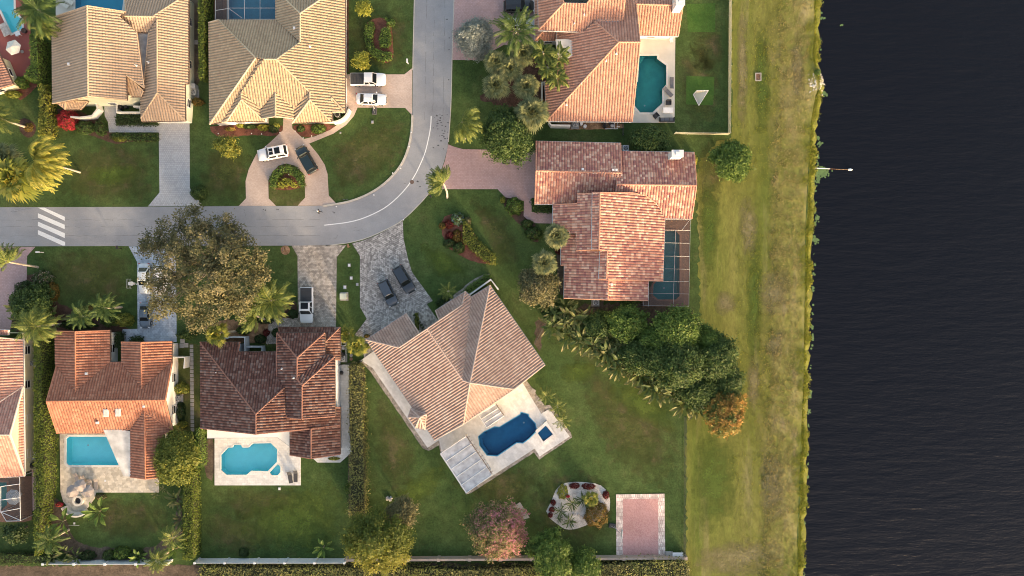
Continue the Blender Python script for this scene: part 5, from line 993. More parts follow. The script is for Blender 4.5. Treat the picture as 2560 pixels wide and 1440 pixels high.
# hedges
hedge('tall clipped green hedge between the tan and beige houses', [(495, -60), (512, -60), (510, 190), (504, 196), (497, 194)], 3.2, 'lf_hedge'); hedge('dense dark green hedge right of the red deck', [(73, 85), (94, 85), (95, 200), (80, 200), (62, 192), (66, 175), (76, 160)], 2.8, 'lf_bright')
hedge('yellow green shaggy hedge below the dark one at the tan house corner', [(99, 208), (112, 212), (116, 260), (120, 338), (97, 342)], 2.2, 'lf_yellow', size=0.14, rough=0.2)
hedge('very long tall clipped hedge between the cream house and the terracotta house', [(84, 850), (104, 850), (106, 1010), (112, 1080), (111, 1230), (100, 1300), (96, 1390), (86, 1390), (84, 1230)], 3.0, 'lf_hedge', dens=38)
hedge('long clipped hedge between the terracotta garden and the empty lawn', [(458, 1184), (482, 1182), (484, 1390), (480, 1400), (457, 1400)], 2.6, 'lf_hedge')
hedge('ivy green hedge beside the turquoise angular pool', [(490, 1072), (500, 1070), (503, 1168), (491, 1172)], 2.2, 'lf_bright'); hedge('sparse brownish hedge between the brown tiled house and the large lawn', [(874, 914), (902, 912), (910, 1100), (912, 1290), (872, 1290), (876, 1100)], 2.2, 'lf_dry', dens=26, gaps=0.25, rough=0.28, size=0.14)
hedge('rough mixed hedge along the bottom edge', [(500, 1418), (850, 1420), (1150, 1424), (1500, 1412), (1620, 1404), (1712, 1400), (1722, 1415), (1722, 1475), (500, 1475)], 1.6, 'lf_dry', dens=24, rough=0.3, size=0.15, tint_fn=lambda C, T: T+0.2*np.sin(C[:, 0]*0.35))
hedge('dark green hedge at the lower left corner', [(-60, 1385), (120, 1390), (120, 1412), (-60, 1415)], 1.6, 'lf_green', dens=26); hedge('low dark hedge beside the grey walkway of the tan house', [(288, 287), (392, 287), (392, 312), (288, 312)], 0.8, 'lf_dark')
hedge('low green ground hedge under the walkway of the tan house', [(275, 334), (394, 334), (394, 352), (340, 352), (275, 345)], 0.5, 'lf_green'); hedge('bright green clipped hedge beside the white angled wall', [(1151, 735), (1175, 712), (1215, 686), (1230, 690), (1175, 735), (1160, 745)], 0.9, 'lf_bright')
hedge('clipped box hedge on the blue grey driveway at the terracotta house', [(323, 843), (351, 843), (351, 856), (323, 856)], 1.1, 'lf_dark'); hedge('dark hedge beside the left gable of the terracotta house entry', [(286, 832), (303, 832), (303, 870), (287, 870)], 1.2, 'lf_dark')
hedge('clipped green hedge at the walkway corner of the blended tile house', [(1328, 497), (1340, 512), (1382, 514), (1382, 530), (1336, 529)], 1.0, 'lf_green'); hedge('yellow green long bed of low plants on the corner lawn', [(1158, 545), (1172, 560), (1190, 595), (1238, 640), (1240, 662), (1222, 658), (1190, 635), (1158, 605)], 0.8, 'lf_yellow', rough=0.15, tint_fn=lambda C, T: T*0.75)
hedge('horseshoe hedge around the yellow island planting', [(675, 468), (674, 448), (684, 428), (702, 415), (722, 413), (742, 420), (757, 440), (760, 466), (748, 466), (742, 448), (730, 436), (715, 430), (698, 438), (690, 452), (690, 468)], 0.9, 'lf_bright'); hedge('golden crescent planting inside the horseshoe hedge', [(694, 466), (698, 452), (712, 445), (730, 450), (743, 464), (735, 468), (718, 462), (704, 470)], 0.7, 'lf_lime')
hedge('curved green hedge around the mulch bed beside the road', [(914, 60), (930, 52), (934, 70), (928, 95), (935, 120), (955, 128), (978, 132), (976, 148), (950, 152), (928, 135), (914, 110), (911, 85)], 0.9, 'lf_bright'); hedge('oval green hedge in the middle of the mulch bed beside the road', [(955, 70), (972, 68), (976, 95), (970, 118), (950, 115), (948, 95)], 0.9, 'lf_bright'); hedge('small green hedge piece at the top of the mulch bed', [(962, 44), (985, 50), (983, 62), (970, 62)], 0.8, 'lf_bright')
# shrubs: label, x, y, r, h, mat, ry
for a in [('round dark shrub at the corner of the grey driveway', 493, 481, 21, 1.5, 'lf_green', 20), ('red flowering shrub at the tan house courtyard', 165, 299, 29, 2.0, 'lf_boug', 26), ('green shrub right of the red flowering one', 208, 318, 26, 1.5, 'lf_green', 18), ('leafy shrub beside the grey walkway bend', 248, 318, 17, 1.2, 'lf_green', 22), ('small yellow shrub under the walkway of the tan house', 298, 346, 18, 0.8, 'lf_yellow', 8),
  ('round green shrub with green top beside the salmon corner roof', 52, 205, 17, 1.6, 'lf_bright', 17), ('yellow shrub beneath the orange roof corner', 30, 235, 20, 1.2, 'lf_yellow', 10), ('green shrub at the end of the tall left hedge', 80, 190, 20, 2.2, 'lf_bright', 16), ('dark copper shrub in the mulch ring at left', 70, 318, 12, 0.6, 'lf_rust', 12),
  ('yellow round shrub under the left eave of the beige house', 600, 313, 10, 0.9, 'lf_lime', 6), ('variegated pale shrub in the bed of the beige house', 656, 318, 15, 1.0, 'lf_lime', 9), ('dark round shrub in the bed of the beige house', 683, 321, 14, 1.0, 'lf_dark', 11), ('small yellow oval shrub beside the dark one at the entry', 690, 313, 8, 1.1, 'lf_yellow', 7), ('large bright green oval shrub in the right red mulch bed', 795, 321, 20, 1.1, 'lf_bright', 13), ('brown green shrub in the right red mulch bed', 751, 321, 11, 0.8, 'lf_green', 9), ('green strip shrub under the beige house window', 624, 316, 18, 0.8, 'lf_green', 6), ('orange flowering small shrub below the beige house window', 574, 322, 14, 0.7, 'lf_orange', 5),
  ('round glossy shrub at the pink driveway corner', 1286, 514, 23, 1.7, 'lf_bright', 24), ('small yellow shrub left of the glossy round one', 1257, 499, 7, 0.7, 'lf_yellow', 10), ('blue flowering round shrub on the corner lawn bed', 1143, 547, 18, 1.2, 'lf_blue', 18), ('orange round shrub on the corner lawn bed', 1106, 564, 10, 0.8, 'lf_rust', 9), ('dark red shrub beside the orange one', 1122, 560, 14, 0.9, 'lf_red', 12), ('second dark red shrub below the orange one', 1124, 588, 12, 0.8, 'lf_red', 10), ('pinkish red low shrub in the middle of the corner bed', 1142, 590, 12, 0.6, 'lf_rust', 18), ('deep green shrub at the lower left of the corner bed', 1122, 608, 16, 1.0, 'lf_dark', 12), ('round green clipped shrub at the bottom of the corner bed', 1146, 620, 16, 1.1, 'lf_green', 15), ('dark shrub mass at the top of the yellow long bed', 1168, 553, 10, 0.8, 'lf_olive', 12),
  ('green clipped shrub left of the entry fan palm', 1318, 560, 16, 1.0, 'lf_green', 12), ('loose shrub between the walkway and the fan palm', 1335, 583, 24, 1.2, 'lf_green', 18), ('pink oleander shrub above the leafy clump at left', 103, 697, 27, 1.8, 'lf_oleander', 22), ('dark conifer shrub beside the rose driveway', 55, 725, 22, 2.6, 'lf_dark', 24), ('bronze green shrub right of the clump', 128, 730, 16, 1.4, 'lf_rust', 26), ('yellow green round shrub by the silver cars', 308, 800, 24, 1.8, 'lf_yellow', 18), ('rusty round shrub behind the feather palm', 222, 775, 24, 1.5, 'lf_rust', 14), ('green leafy shrub between the dark palm and the round shrub', 270, 800, 24, 2.0, 'lf_green', 18), ('dark leafy mass beneath the shrub row', 190, 812, 50, 1.4, 'lf_dark', 12), ('dark green undergrowth in the clump beside the rose driveway', 75, 760, 45, 1.8, 'lf_dark', 45),
  ('round clipped yellow green shrub beside the terracotta house gable', 449, 972, 21, 1.8, 'lf_yellow', 16), ('dark clipped shrub below the air conditioner of the terracotta house', 450, 1030, 12, 1.1, 'lf_dark', 26), ('orange tipped shrub at the lower end of the dark clipped one', 455, 1062, 13, 1.1, 'lf_yellow', 10), ('leafy shrub at the start of the stepping stones', 462, 838, 26, 1.6, 'lf_green', 12), ('green shrub behind the pale trunk', 608, 826, 20, 1.2, 'lf_green', 12), ('grey green shrub in the wood chip bed', 660, 800, 24, 1.2, 'lf_dark', 11), ('small dark red shrub in the wood chip bed', 665, 832, 9, 0.9, 'lf_red', 9), ('dark green shrub by the brown tiled house entry', 650, 848, 16, 1.0, 'lf_dark', 12), ('shrub beside the front of the pickup', 730, 785, 13, 1.1, 'lf_dark', 12), ('spiky blue green plant near the entry path of the brown house', 688, 832, 11, 1.2, 'lf_dark', 12),
  ('dark flowering shrub beside the small roof of the diagonal house', 1108, 755, 20, 1.6, 'lf_dark', 16), ('yellow shrub at the corner of the diagonal house', 920, 865, 13, 0.8, 'lf_yellow', 7), ('rust coloured plant at the garage corner of the diagonal house', 917, 840, 8, 0.7, 'lf_rust', 5), ('clipped green strip beside the clipped black balls', 1042, 806, 6, 0.6, 'lf_yellow', 26), 
  ('lime green crescent ground plant in the white gravel bed', 1407, 1230, 14, 0.5, 'lf_lime', 20), ('dark red plant row at the top of the gravel bed', 1436, 1215, 14, 0.6, 'lf_red', 8), ('second dark red plant row in the gravel bed', 1472, 1217, 18, 0.6, 'lf_red', 8), ('bright red plant at the right of the gravel bed', 1515, 1238, 9, 0.6, 'lf_red', 11), ('red plant at the upper left of the gravel bed', 1383, 1257, 7, 0.5, 'lf_red', 8), ('middle red plant at the left of the gravel bed', 1380, 1274, 8, 0.5, 'lf_red', 7), ('lowest red plant at the left of the gravel bed', 1376, 1288, 6, 0.5, 'lf_red', 7), ('small red flowers in the middle of the gravel bed', 1420, 1241, 5, 0.4, 'lf_boug', 4), ('orange and bronze round shrub on the gravel bed', 1492, 1290, 31, 2.2, 'lf_rust', 34), 
  ('green shrub left end of the bottom planting of the terracotta garden', 270, 1390, 17, 1.2, 'lf_green', 14), ('bright rounded shrub middle of the bottom planting', 302, 1385, 24, 1.6, 'lf_bright', 17), ('green shrub right of the bright one in the bottom planting', 340, 1388, 18, 1.4, 'lf_green', 15), ('dark shrub below the banana plant', 215, 1390, 22, 1.2, 'lf_dark', 12), ('red flowering plant beside the stone bench', 147, 1262, 9, 0.8, 'lf_boug', 6), ('small shrub at the deck corner above the banana', 250, 1243, 14, 0.8, 'lf_olive', 7), ('grey green small bush at the back of the empty lawn', 608, 1382, 13, 0.8, 'lf_dark', 12), ('leafy green shrub at the sidewalk end of the brown house', 835, 1147, 16, 0.6, 'lf_lime', 4), ('green leafy sprout beside the sparse hedge', 870, 1222, 12, 1.6, 'lf_bright', 14), ('shrub beside the air conditioner of the beige house', 492, 253, 16, 1.5, 'lf_rust', 10), ('yellow flowering bush at the east gable of the blended tile house', 1738, 400, 6, 1.4, 'lf_lime', 14), ('small orange bush at the east wall of the blended tile house', 1735, 495, 6, 1.0, 'lf_orange', 6), ('red leaved shrub between the two round fan palms', 1396, 620, 10, 1.2, 'lf_red', 16), ('reeds tuft by the rock pile', 2045, 180, 8, 0.7, 'lf_bright', 8)]:
    bush(a[0], a[1], a[2], a[3], a[4], a[5], a[6])
for i, (x, y, s_) in enumerate([(1402, 1282, 1.0), (1431, 1263, 1.0), (1460, 1255, 1.15), (1400, 1300, .5), (1425, 1308, 1.0)]): plant(('spiky green tuft left of the three in the gravel bed', 'spiky green tuft in the middle of the gravel bed', 'wide spiky green tuft beside the yellow striped plant', 'tiny spiky tuft under the left one in the gravel bed', 'dark green cactus like plant at the lower tip of the gravel bed')[i], SPK[0], x, y, 0.1, s_, 'spiky_plant', stalk=False)
palm('yellow striped leaf plant in the gravel bed beside the bronze shrub', 'washfan', 1478, 1247, 1.6, 0.75, tr=0.07)
plant('grey agave on the travertine deck edge', SPK[1], 404, 1225, 0.1, 0.55, 'agave_plant', stalk=False); plant('grey agave in the soil below the deck edge', SPK[1], 384, 1240, 0.1, 0.6, 'agave_plant', stalk=False)
for i in range(7): x = 1036+i*4.2; y = 788+i*6.2; bush('clipped dark round ball plant in the planter by the diagonal house', x, y, 3.6, 0.55, 'lf_dark', group='clipped ball plants', size=0.07, name='ball_shrub')
# shoreline reeds, straw tufts, lily pads
def tufts(name, path, width, n, hmin, hmax, mat, z0=0.0, wq=0.03, spread=0.12, cat=None):
    P_ = np.array(path); seg = np.linalg.norm(np.diff(P_, axis=0), axis=1); cum = np.concatenate([[0], np.cumsum(seg)]); t = rng.uniform(0, cum[-1], n); X = np.interp(t, cum, P_[:, 0]); Y = np.interp(t, cum, P_[:, 1])
    X = X+rng.uniform(-width/2, width/2, n)+0.35*np.sin(Y*0.7)+0.25*np.sin(Y*2.1); b_ = 5; X = np.repeat(X, b_)+rng.normal(size=n*b_)*spread; Y = np.repeat(Y, b_)+rng.normal(size=n*b_)*spread
    az = rng.uniform(0, 6.28, n*b_); h_ = rng.uniform(hmin, hmax, n*b_)*(1+0.3*np.sin(Y*0.37+np.sin(Y*1.9))); ln = rng.uniform(0.25, 0.9, n*b_)*h_; s = np.stack([-np.sin(az), np.cos(az), np.zeros(n*b_)], 1)*wq; B = np.stack([X, Y, np.full(n*b_, z0)], 1); D_ = np.stack([np.cos(az)*ln, np.sin(az)*ln, h_], 1)
    V = np.stack([B-s, B+s, B+D_*0.6+s*0.9+np.array([0, 0, 0.05]), B+D_], axis=1).reshape(-1, 3); T = np.repeat(rng.uniform(0, 0.7, n), b_)+rng.uniform(0, .3, n*b_)
    o = rawquads(name, V, T, M[mat]); tag(o, kind='stuff'); return o
vis = [(x-1.0, y) for x, y in shore if -55 < y < 55]
tag(tufts('shore_reeds', [(x-0.25, y) for x, y in vis], 1.7, 9000, 0.06, 0.22, 'lf_reed', -0.12, 0.06, 0.15), 'lime green reeds along the lake edge', 'reeds', kind='stuff')
tag(tufts('dry_grass', [(x-3.4, y) for x, y in vis], 4.6, 4500, 0.04, 0.13, 'lf_straw', 0.0, 0.055, 0.2), 'dry straw grass on the bank beside the reeds', 'dry grass', kind='stuff')
tag(tufts('meadow_grass', [P2(1915, -20), P2(1895, 700), P2(1890, 1460)], 7.0, 2500, 0.03, 0.09, 'lf_reed', 0.0, 0.05, 0.3), 'rough mown meadow grass between the fences and the bank', 'grass', kind='stuff')
def pads(name, lst):
    a = MB()
    for (x, y, rx, ry, n_) in lst:
        for _ in range(n_):
            u = random.gauss(0, .5), random.gauss(0, .5); q = P(x+u[0]*rx, y+u[1]*ry, -0.58); a.disc((q.x, q.y, -0.585+random.uniform(0, .012)), random.uniform(.07, .2), 8)
    return tag(a.build(name, M['pads']), 'floating green water plants along the lake edge', 'water plants', kind='stuff')
M['pads'] = plain('floating_leaf', (0.085, 0.15, 0.05), 0.7, var=0.25, scale=2)
edge_l = [(2043+random.uniform(-2, 2)-(y-400)*0.031, y+random.uniform(-12, 12), random.uniform(2, 4), random.uniform(3, 14), random.choice((2, 4, 9))) for y in range(10, 1440, 31) if random.random() > 0.25]
pads('water_plants', [(2058, 432, 17, 13, 110), (2046, 452, 5, 8, 20), (2055, 45, 5, 3, 8), (2104, 63, 4, 2, 4), (2042, 545, 6, 9, 20), (2040, 600, 7, 10, 20), (2050, 360, 8, 5, 14), (2062, 235, 6, 8, 16)]+edge_l)
# ---------------------------------------------------------------- vehicles
def car_paint(name, col, rough=0.25):
    m, nt, b = nm(name); b.inputs['Base Color'].default_value = c4(col); b.inputs['Roughness'].default_value = rough; b.inputs['Coat Weight'].default_value = 0.6; b.inputs['Coat Roughness'].default_value = 0.08; return m
PC = {'white': car_paint('white_paint', (0.72, 0.72, 0.73)), 'black': car_paint('black_paint', (0.012, 0.012, 0.014)), 'green': car_paint('dark_green_paint', (0.006, 0.015, 0.017)), 'slate': car_paint('slate_paint', (0.045, 0.058, 0.078)), 'slate2': car_paint('dark_slate_paint', (0.022, 0.03, 0.042)), 'silver': car_paint('silver_paint', (0.50, 0.54, 0.58)), 'gun': car_paint('gunmetal_paint', (0.09, 0.12, 0.16))}
M['lamp_glass'] = plain('lamp_glass', (0.55, 0.56, 0.58), 0.15, var=0.02); M['tail'] = plain('tail_lamp_red', (0.30, 0.015, 0.012), 0.3, var=0.02); M['tan_int'] = plain('tan_interior', (0.42, 0.33, 0.18), 0.8)
def car(label, px, py, ang, paint, L=4.8, W=1.9, Ht=1.65, kind='suv', name='parked_car', cat='car', roofp=None, extra=None, tan=False):
    root = empty(name, (0, 0, 0), label, cat); pm = PC[paint]
    hb = 0.98 if kind != 'sedan' else 0.88
    if kind == 'pickup': hb = 1.08
    h = L/2
    st = {'suv': [(-1, .80, .55, .95), (-.985, .93, .5, 1.0), (-.9, .99, .4, 1.02), (-.5, 1, .32, 1.02), (0, 1, .32, 1.0), (.4, 1, .32, 1.0), (.62, .98, .32, .97), (.82, .94, .36, .88), (.94, .84, .42, .78), (.99, .66, .5, .66), (1, .5, .52, .62)],
          'sedan': [(-1, .70, .5, .90), (-.96, .86, .45, .96), (-.85, .94, .38, 1.0), (-.5, .99, .3, 1.02), (0, 1, .3, 1.0), (.4, .99, .3, .99), (.62, .96, .3, .93), (.82, .9, .34, .82), (.94, .78, .4, .70), (.99, .58, .46, .6), (1, .4, .48, .56)],
          'pickup': [(-1, .93, .5, 1.0), (-.99, .97, .45, 1.02), (-.9, 1, .4, 1.02), (-.5, 1, .36, 1.02), (0, 1, .36, 1.0), (.4, 1, .36, 1.0), (.6, .99, .36, .99), (.82, .97, .4, .93), (.94, .88, .46, .84), (.99, .72, .55, .7), (1, .55, .55, .66)]}[kind]
    vs, fs = [], []; K = 10
    for (x, wf, zb, zf) in st:
        y = W/2*wf; zt = hb*zf; zm = (zb+zt)/2
        vs += [(x*h, -y*.93, zb*0.8), (x*h, -y, zb+0.1), (x*h, -y, zm+.08), (x*h, -y*.97, zt-0.06), (x*h, -y*.86, zt), (x*h, y*.86, zt), (x*h, y*.97, zt-0.06), (x*h, y, zm+.08), (x*h, y, zb+0.1), (x*h, y*.93, zb*0.8)]
    for i in range(len(st)-1):
        for k in range(K): fs.append((i*K+k, (i+1)*K+k, (i+1)*K+(k+1) % K, i*K+(k+1) % K))
    fs.append(tuple(range(K))); fs.append(tuple((len(st)-1)*K+k for k in range(K))[::-1])
    b_ = MB(); b_.add(vs, fs); bo = b_.build('body', pm, root, True)
    # greenhouse
    g_ = {'suv': (-.95, -.84, .16, .40), 'sedan': (-.74, -.44, .12, .42), 'pickup': (-.20, -.16, .30, .50)}[kind]
    xa, xb, xc, xd = [q*h for q in g_]; yb, yt = W/2*.90, W/2*(.72 if paint in ('slate', 'slate2', 'green') else .78 if kind != 'sedan' else .70); zb, zt = hb-0.03, Ht
    base = [(xa, -yb, zb), (xd, -yb*.97, zb), (xd, yb*.97, zb), (xa, yb, zb)]; topv = [(xb, -yt, zt-.04), (xc, -yt, zt-.02), (xc, yt, zt-.02), (xb, yt, zt-.04)]
    c_ = MB(); c_.add(base+topv, [(0, 1, 5, 4), (1, 2, 6, 5), (2, 3, 7, 6), (3, 0, 4, 7)]); 
    c_.add([(xb, -yt, zt-.04), (xc, -yt, zt-.02), (xc, yt, zt-.02), (xb, yt, zt-.04), (xb+.05, 0, zt+.03), (xc-.1, 0, zt+.05)], [(0, 1, 5, 4), (4, 5, 2, 3), (1, 2, 5), (3, 0, 4)]); c_.build('cabin', roofp and PC[roofp] or pm, root)
    def pane(nmn, q, shrink=0.86, off=0.012, mt='glass'):
        q = [Vector(v) for v in q]; c = sum(q, Vector())/4; n_ = (q[1]-q[0]).cross(q[3]-q[0]).normalized(); t = MB(); t.add([c+(v-c)*shrink+n_*off for v in q], [(0, 1, 2, 3)]); t.build(nmn, M[mt], root)
    pane('windshield', [base[1], base[2], topv[2], topv[1]], .9); pane('rear_window', [base[3], base[0], topv[0], topv[3]], .86)
    for s, (i, j) in ((0, (0, 1)), (1, (2, 3))):
        B0, B1, T1, T0 = Vector(base[i]), Vector(base[j]), Vector(topv[j]), Vector(topv[i])
        for u0, u1 in ((0.03, 0.49), (0.52, 0.97)): pane('side_window', [B0.lerp(B1, u0), B0.lerp(B1, u1), T0.lerp(T1, u1), T0.lerp(T1, u0)], .9)
    for sx in (-.62, .60):
        for sy in (-1, 1):
            wx, r_ = sx*h, 0.34 if kind == 'sedan' else 0.38
            t = MB(); t.tube([(wx, sy*(W/2-.24), r_), (wx, sy*(W/2+.005), r_)], r_, 18); wo = t.build('wheel', M['rubber'], root); t = MB(); t.tube([(wx, sy*(W/2-.1), r_), (wx, sy*(W/2+.015), r_)], r_*.62, 12); t.build('rim', M['metal'], wo) if False else t.build('rim', M['metal'], root)
    for sy in (-1, 1):
        t = MB(); t.box((xd-.18, sy*(W/2+.09), hb+.06), (.16, .22, .14)); t.build('mirror', pm if kind != 'pickup' else M['dark'], root)
        t = MB(); t.box((h*.93, sy*W*.36, hb*.72), (.16, .34, .12), -sy*.3); t.build('headlight', M['lamp_glass'], root)
        t = MB(); t.box((-h*.985, sy*W*.40, hb*.85), (.1, .26, .18)); t.build('tail_light', M['tail'], root)
    t = MB(); t.box((h*.985, 0, .5), (.08, W*.55, .16)); t.build('grille', M['dark'], root)
    if kind == 'pickup':
        t = MB(); t.box((-h*.60, 0, hb+.045), (h*.74, W*.86, .05))
        for k in range(3): t.box((-h*(.42+k*.18), 0, hb+.08), (.05, W*.84, .03))
        t.build('bed_cover', M['charcoal'] if paint == 'white' else M['dark'], root)
    if extra == 'sunroofs':
        for x0, l_ in ((-.02, .62), (-.42, .85)): t = MB(); t.box((x0*h, 0, Ht+.035), (l_, W*.5, .02)); t.build('sunroof', M['glass'], root)
    if extra == 'sunroof': t = MB(); t.box((.03*h, 0, Ht+.04), (.95, W*.55, .02)); t.build('sunroof', M['glass'], root)
    if kind == 'suv' and paint == 'white':
        for sy in (-1, 1): t = MB(); t.tube([(xb+.1, sy*yt*.92, Ht+.05), (xc-.1, sy*yt*.92, Ht+.06)], .025, 5); t.build('roof_rail', M['metal'], root)
    if tan: t = MB(); t.box((xd*.72, 0, hb+.12), (.55, W*.66, .1)); t.box((xd*.72-.1, .3, hb+.2), (.3, .4, .16)); t.build('dashboard', M['tan_int'], root)
    p = P(px, py, 0.9); root.location = (p.x, p.y, 0.03); root.rotation_euler = (0, 0, R(ang)); return root
def A(x0, y0, x1, y1): return math.degrees(math.atan2(-(y1-y0), x1-x0))
car('white pickup with black bed cover parked on the pink driveway', 920, 198, 0, 'white', 5.65, 2.0, 1.85, 'pickup', 'pickup_truck', 'pickup')
car('white sedan beside the portable basketball hoop', 928, 247, -2, 'white', 4.85, 1.85, 1.42, 'sedan')
car('white SUV with two dark roof windows on the circular driveway', 681, 382, A(718, 375, 642, 389), 'white', 4.9, 1.95, 1.75, 'suv', extra='sunroofs')
car('dark green SUV with tan interior on the circular driveway', 765, 398, A(782, 430, 747, 368), 'green', 4.7, 1.9, 1.6, 'suv', tan=True)
car('white pickup with black bed cover and sunroof in front of the brown tiled house', 766, 763, -90, 'white', 5.75, 2.1, 1.95, 'pickup', 'pickup_truck', 'pickup', extra='sunroof')
car('blue grey SUV, the left one of two on the cobble driveway', 970, 733, A(955, 702, 986, 765), 'slate', 4.35, 1.85, 1.6, 'suv')
car('dark grey SUV, the right one of two on the cobble driveway', 1010, 699, A(991, 668, 1030, 732), 'slate2', 4.75, 1.9, 1.65, 'suv')
car('black SUV at the top edge beside the salmon house', 1297, 15, 2, 'black', 4.9, 1.95, 1.6, 'suv')
car('silver sedan hidden under the tall feather palm', 1300, 58, 0, 'silver', 4.7, 1.85, 1.45, 'sedan')
car('silver blue sedan under the left edge of the huge oak', 359, 697, -90, 'silver', 4.9, 1.85, 1.5, 'sedan')
car('white SUV mostly hidden beneath the huge oak', 402, 700, -90, 'white', 4.7, 1.85, 1.6, 'suv')
car('small gunmetal convertible behind the silver blue sedan', 361, 789, -90, 'gun', 4.1, 1.75, 1.3, 'sedan')
car('dark car glimpsed through the oak leaves beside the road', 566, 608, 0, 'gun', 4.3, 1.8, 1.45, 'sedan')
# ---------------------------------------------------------------- small things
def thing(name, label, cat, px, py, parts, rz=0, group=None, z=0.0):
    """parts: (part name, material, MB built around origin)"""
    p = P(px, py, z+0.3); root = empty(name, (0, 0, 0), label, cat, group)
    for pn, mt, mb in parts: mb.build(pn, M[mt], root)
    root.location = (p.x, p.y, z); root.rotation_euler = (0, 0, R(rz)); return root
def bx(*bs):
    m_ = MB()
    for b_ in bs: m_.box(b_[0], b_[1], b_[2] if len(b_) > 2 else 0, 0, b_[3] if len(b_) > 3 else 1)
    return m_
def tb(*ts):
    m_ = MB()
    for t in ts: m_.tube(t[0], t[1], t[2] if len(t) > 2 else 8)
    return m_
def lounger(label, px, py, rz, mt, group, z=0.1):
    seat = MB(); seat.box((0.3, 0, .32), (1.3, .62, .07)); back = MB(); back.add([(-.35, -.31, .34), (-.35, .31, .34), (-.92, .31, .62), (-.92, -.31, .62), (-.35, -.31, .28), (-.35, .31, .28), (-.92, .31, .55), (-.92, -.31, .55)], [(0, 1, 2, 3)[::-1], (4, 5, 6, 7), (0, 3, 7, 4), (1, 2, 6, 5)[::-1], (2, 3, 7, 6), (0, 1, 5, 4)])
    return thing('sun_lounger', label, 'sun lounger', px, py, [('seat', mt, seat), ('backrest', mt, back)]+[('leg', 'metal', bx(((x, y, .15), (.05, .05, .3)))) for x in (-.3, .85) for y in (-.26, .26)], rz, group, z)
for lb, x, y, a in (('leftmost of the four beige loungers above the canvas umbrellas', 192, 1197, 100), ('second beige lounger from the left above the umbrellas', 207, 1203, 90), ('third beige lounger from the left above the umbrellas', 225, 1212, 90), ('rightmost beige lounger above the canvas umbrellas', 240, 1211, 88)): lounger(lb, x, y, a-180, 'taupe', 'beige loungers by the fire pit')
lounger('charcoal lounger tilted left on the white deck corner', 725, 1193, -80, 'charcoal', 'charcoal loungers on the white deck'); lounger('charcoal lounger standing straight on the white deck corner', 739, 1190, -90, 'charcoal', 'charcoal loungers on the white deck')
lounger('grey lounger parallel to the deck edge beside the teal pool', 1679, 208, 88, 'grey', 'grey loungers beside the teal pool'); lounger('grey lounger set diagonally beside the teal pool', 1670, 230, -45, 'grey', 'grey loungers beside the teal pool')
lounger('white lounger at the top edge beside the blue pool', 158, 10, -35, 'canvas', 'white loungers'); lounger('second white lounger cut by the top edge', 170, 1, -35, 'canvas', 'white loungers')
def umbrella(label, px, py, r, h, mt, n=8, stripes=None, base=None):
    c = P(px, py, h); root = empty('patio_umbrella', (c.x, c.y, 0), label, 'umbrella'); m_ = MB(); ring = [(c.x+r*math.cos(2*math.pi*i/n+.3), c.y+r*math.sin(2*math.pi*i/n+.3), h-.45) for i in range(n)]
    if stripes:
        K = 6
        for k in range(K):
            for i in range(n):
                a, b_ = Vector(ring[i]), Vector(ring[(i+1) % n]); top_ = Vector((c.x, c.y, h)); q = [top_.lerp(a, k/K), top_.lerp(a, (k+1)/K), top_.lerp(b_, (k+1)/K), top_.lerp(b_, k/K)]; m_.add([top_.lerp(a, k/K), top_.lerp(a, (k+.55)/K), top_.lerp(b_, (k+.55)/K), top_.lerp(b_, k/K)], [(0, 1, 2, 3)], 0); m_.add([top_.lerp(a, (k+.55)/K), q[1], q[2], top_.lerp(b_, (k+.55)/K)], [(0, 1, 2, 3)], 1)
        m_.build('canopy', [M[mt], M[stripes]], root)
    else: m_.add(ring+[(c.x, c.y, h)], [(i, (i+1) % n, n) for i in range(n)]); m_.build('canopy', M[mt], root)
    t = MB(); t.tube([(c.x, c.y, .1), (c.x, c.y, h+.06)], .03, 8); t.build('pole', M['metal'], root); t = MB(); t.tube([(c.x, c.y, .08), (c.x, c.y, .16)], .25, 12); t.build('base', M['stone'], root)
    t = MB()
    for i in range(n): t.tube([ring[i], (c.x, c.y, h-.03)], .012, 4)
    t.build('ribs', M['metal'], root); return root
umbrella('white hexagonal umbrella on the red pool deck', 28, 116, 1.25, 2.5, 'canvas', 6); umbrella('grey and white striped umbrella under the cage at bottom left', 28, 1245, 1.25, 2.2, 'trim_g', 8, 'fence_w')
umbrella('left canvas umbrella beside the fire pit', 177, 1230, 1.05, 2.3, 'taupe'); umbrella('middle canvas umbrella beside the fire pit', 196, 1216, 1.0, 2.6, 'taupe'); umbrella('right canvas umbrella beside the fire pit', 214, 1230, 1.05, 2.4, 'taupe')
# fire pit, bench
t = MB(); t.tube([(0, 0, 0), (0, 0, .45)], .85, 28, cap=False); t.tube([(0, 0, .45), (0, 0, .05)], .52, 28, cap=False); ringm = MB(); n = 28; ringm.add([(.85*math.cos(6.2832*i/n), .85*math.sin(6.2832*i/n), .45) for i in range(n)]+[(.52*math.cos(6.2832*i/n), .52*math.sin(6.2832*i/n), .45) for i in range(n)], [(i, (i+1) % n, n+(i+1) % n, n+i) for i in range(n)]); bowl = MB(); bowl.disc((0, 0, .12), .52, 24)
thing('fire_pit', 'round stone fire pit with black centre on the curved terrace', 'fire pit', 195, 1252, [('ring_wall', 'deck_c', t), ('ring_top', 'deck_c', ringm), ('ash_bowl', 'dark', bowl)], 0, z=0.09)
sb = empty('stone_bench', P(190, 1272), 'curved pale stone bench around the fire pit terrace', 'bench'); c0 = P2(196, 1250); arc = lambda r_, a0, a1, n_=16: [(c0[0]+r_*math.cos(R(a0+(a1-a0)*i/n_)), c0[1]+r_*math.sin(R(a0+(a1-a0)*i/n_))) for i in range(n_+1)]
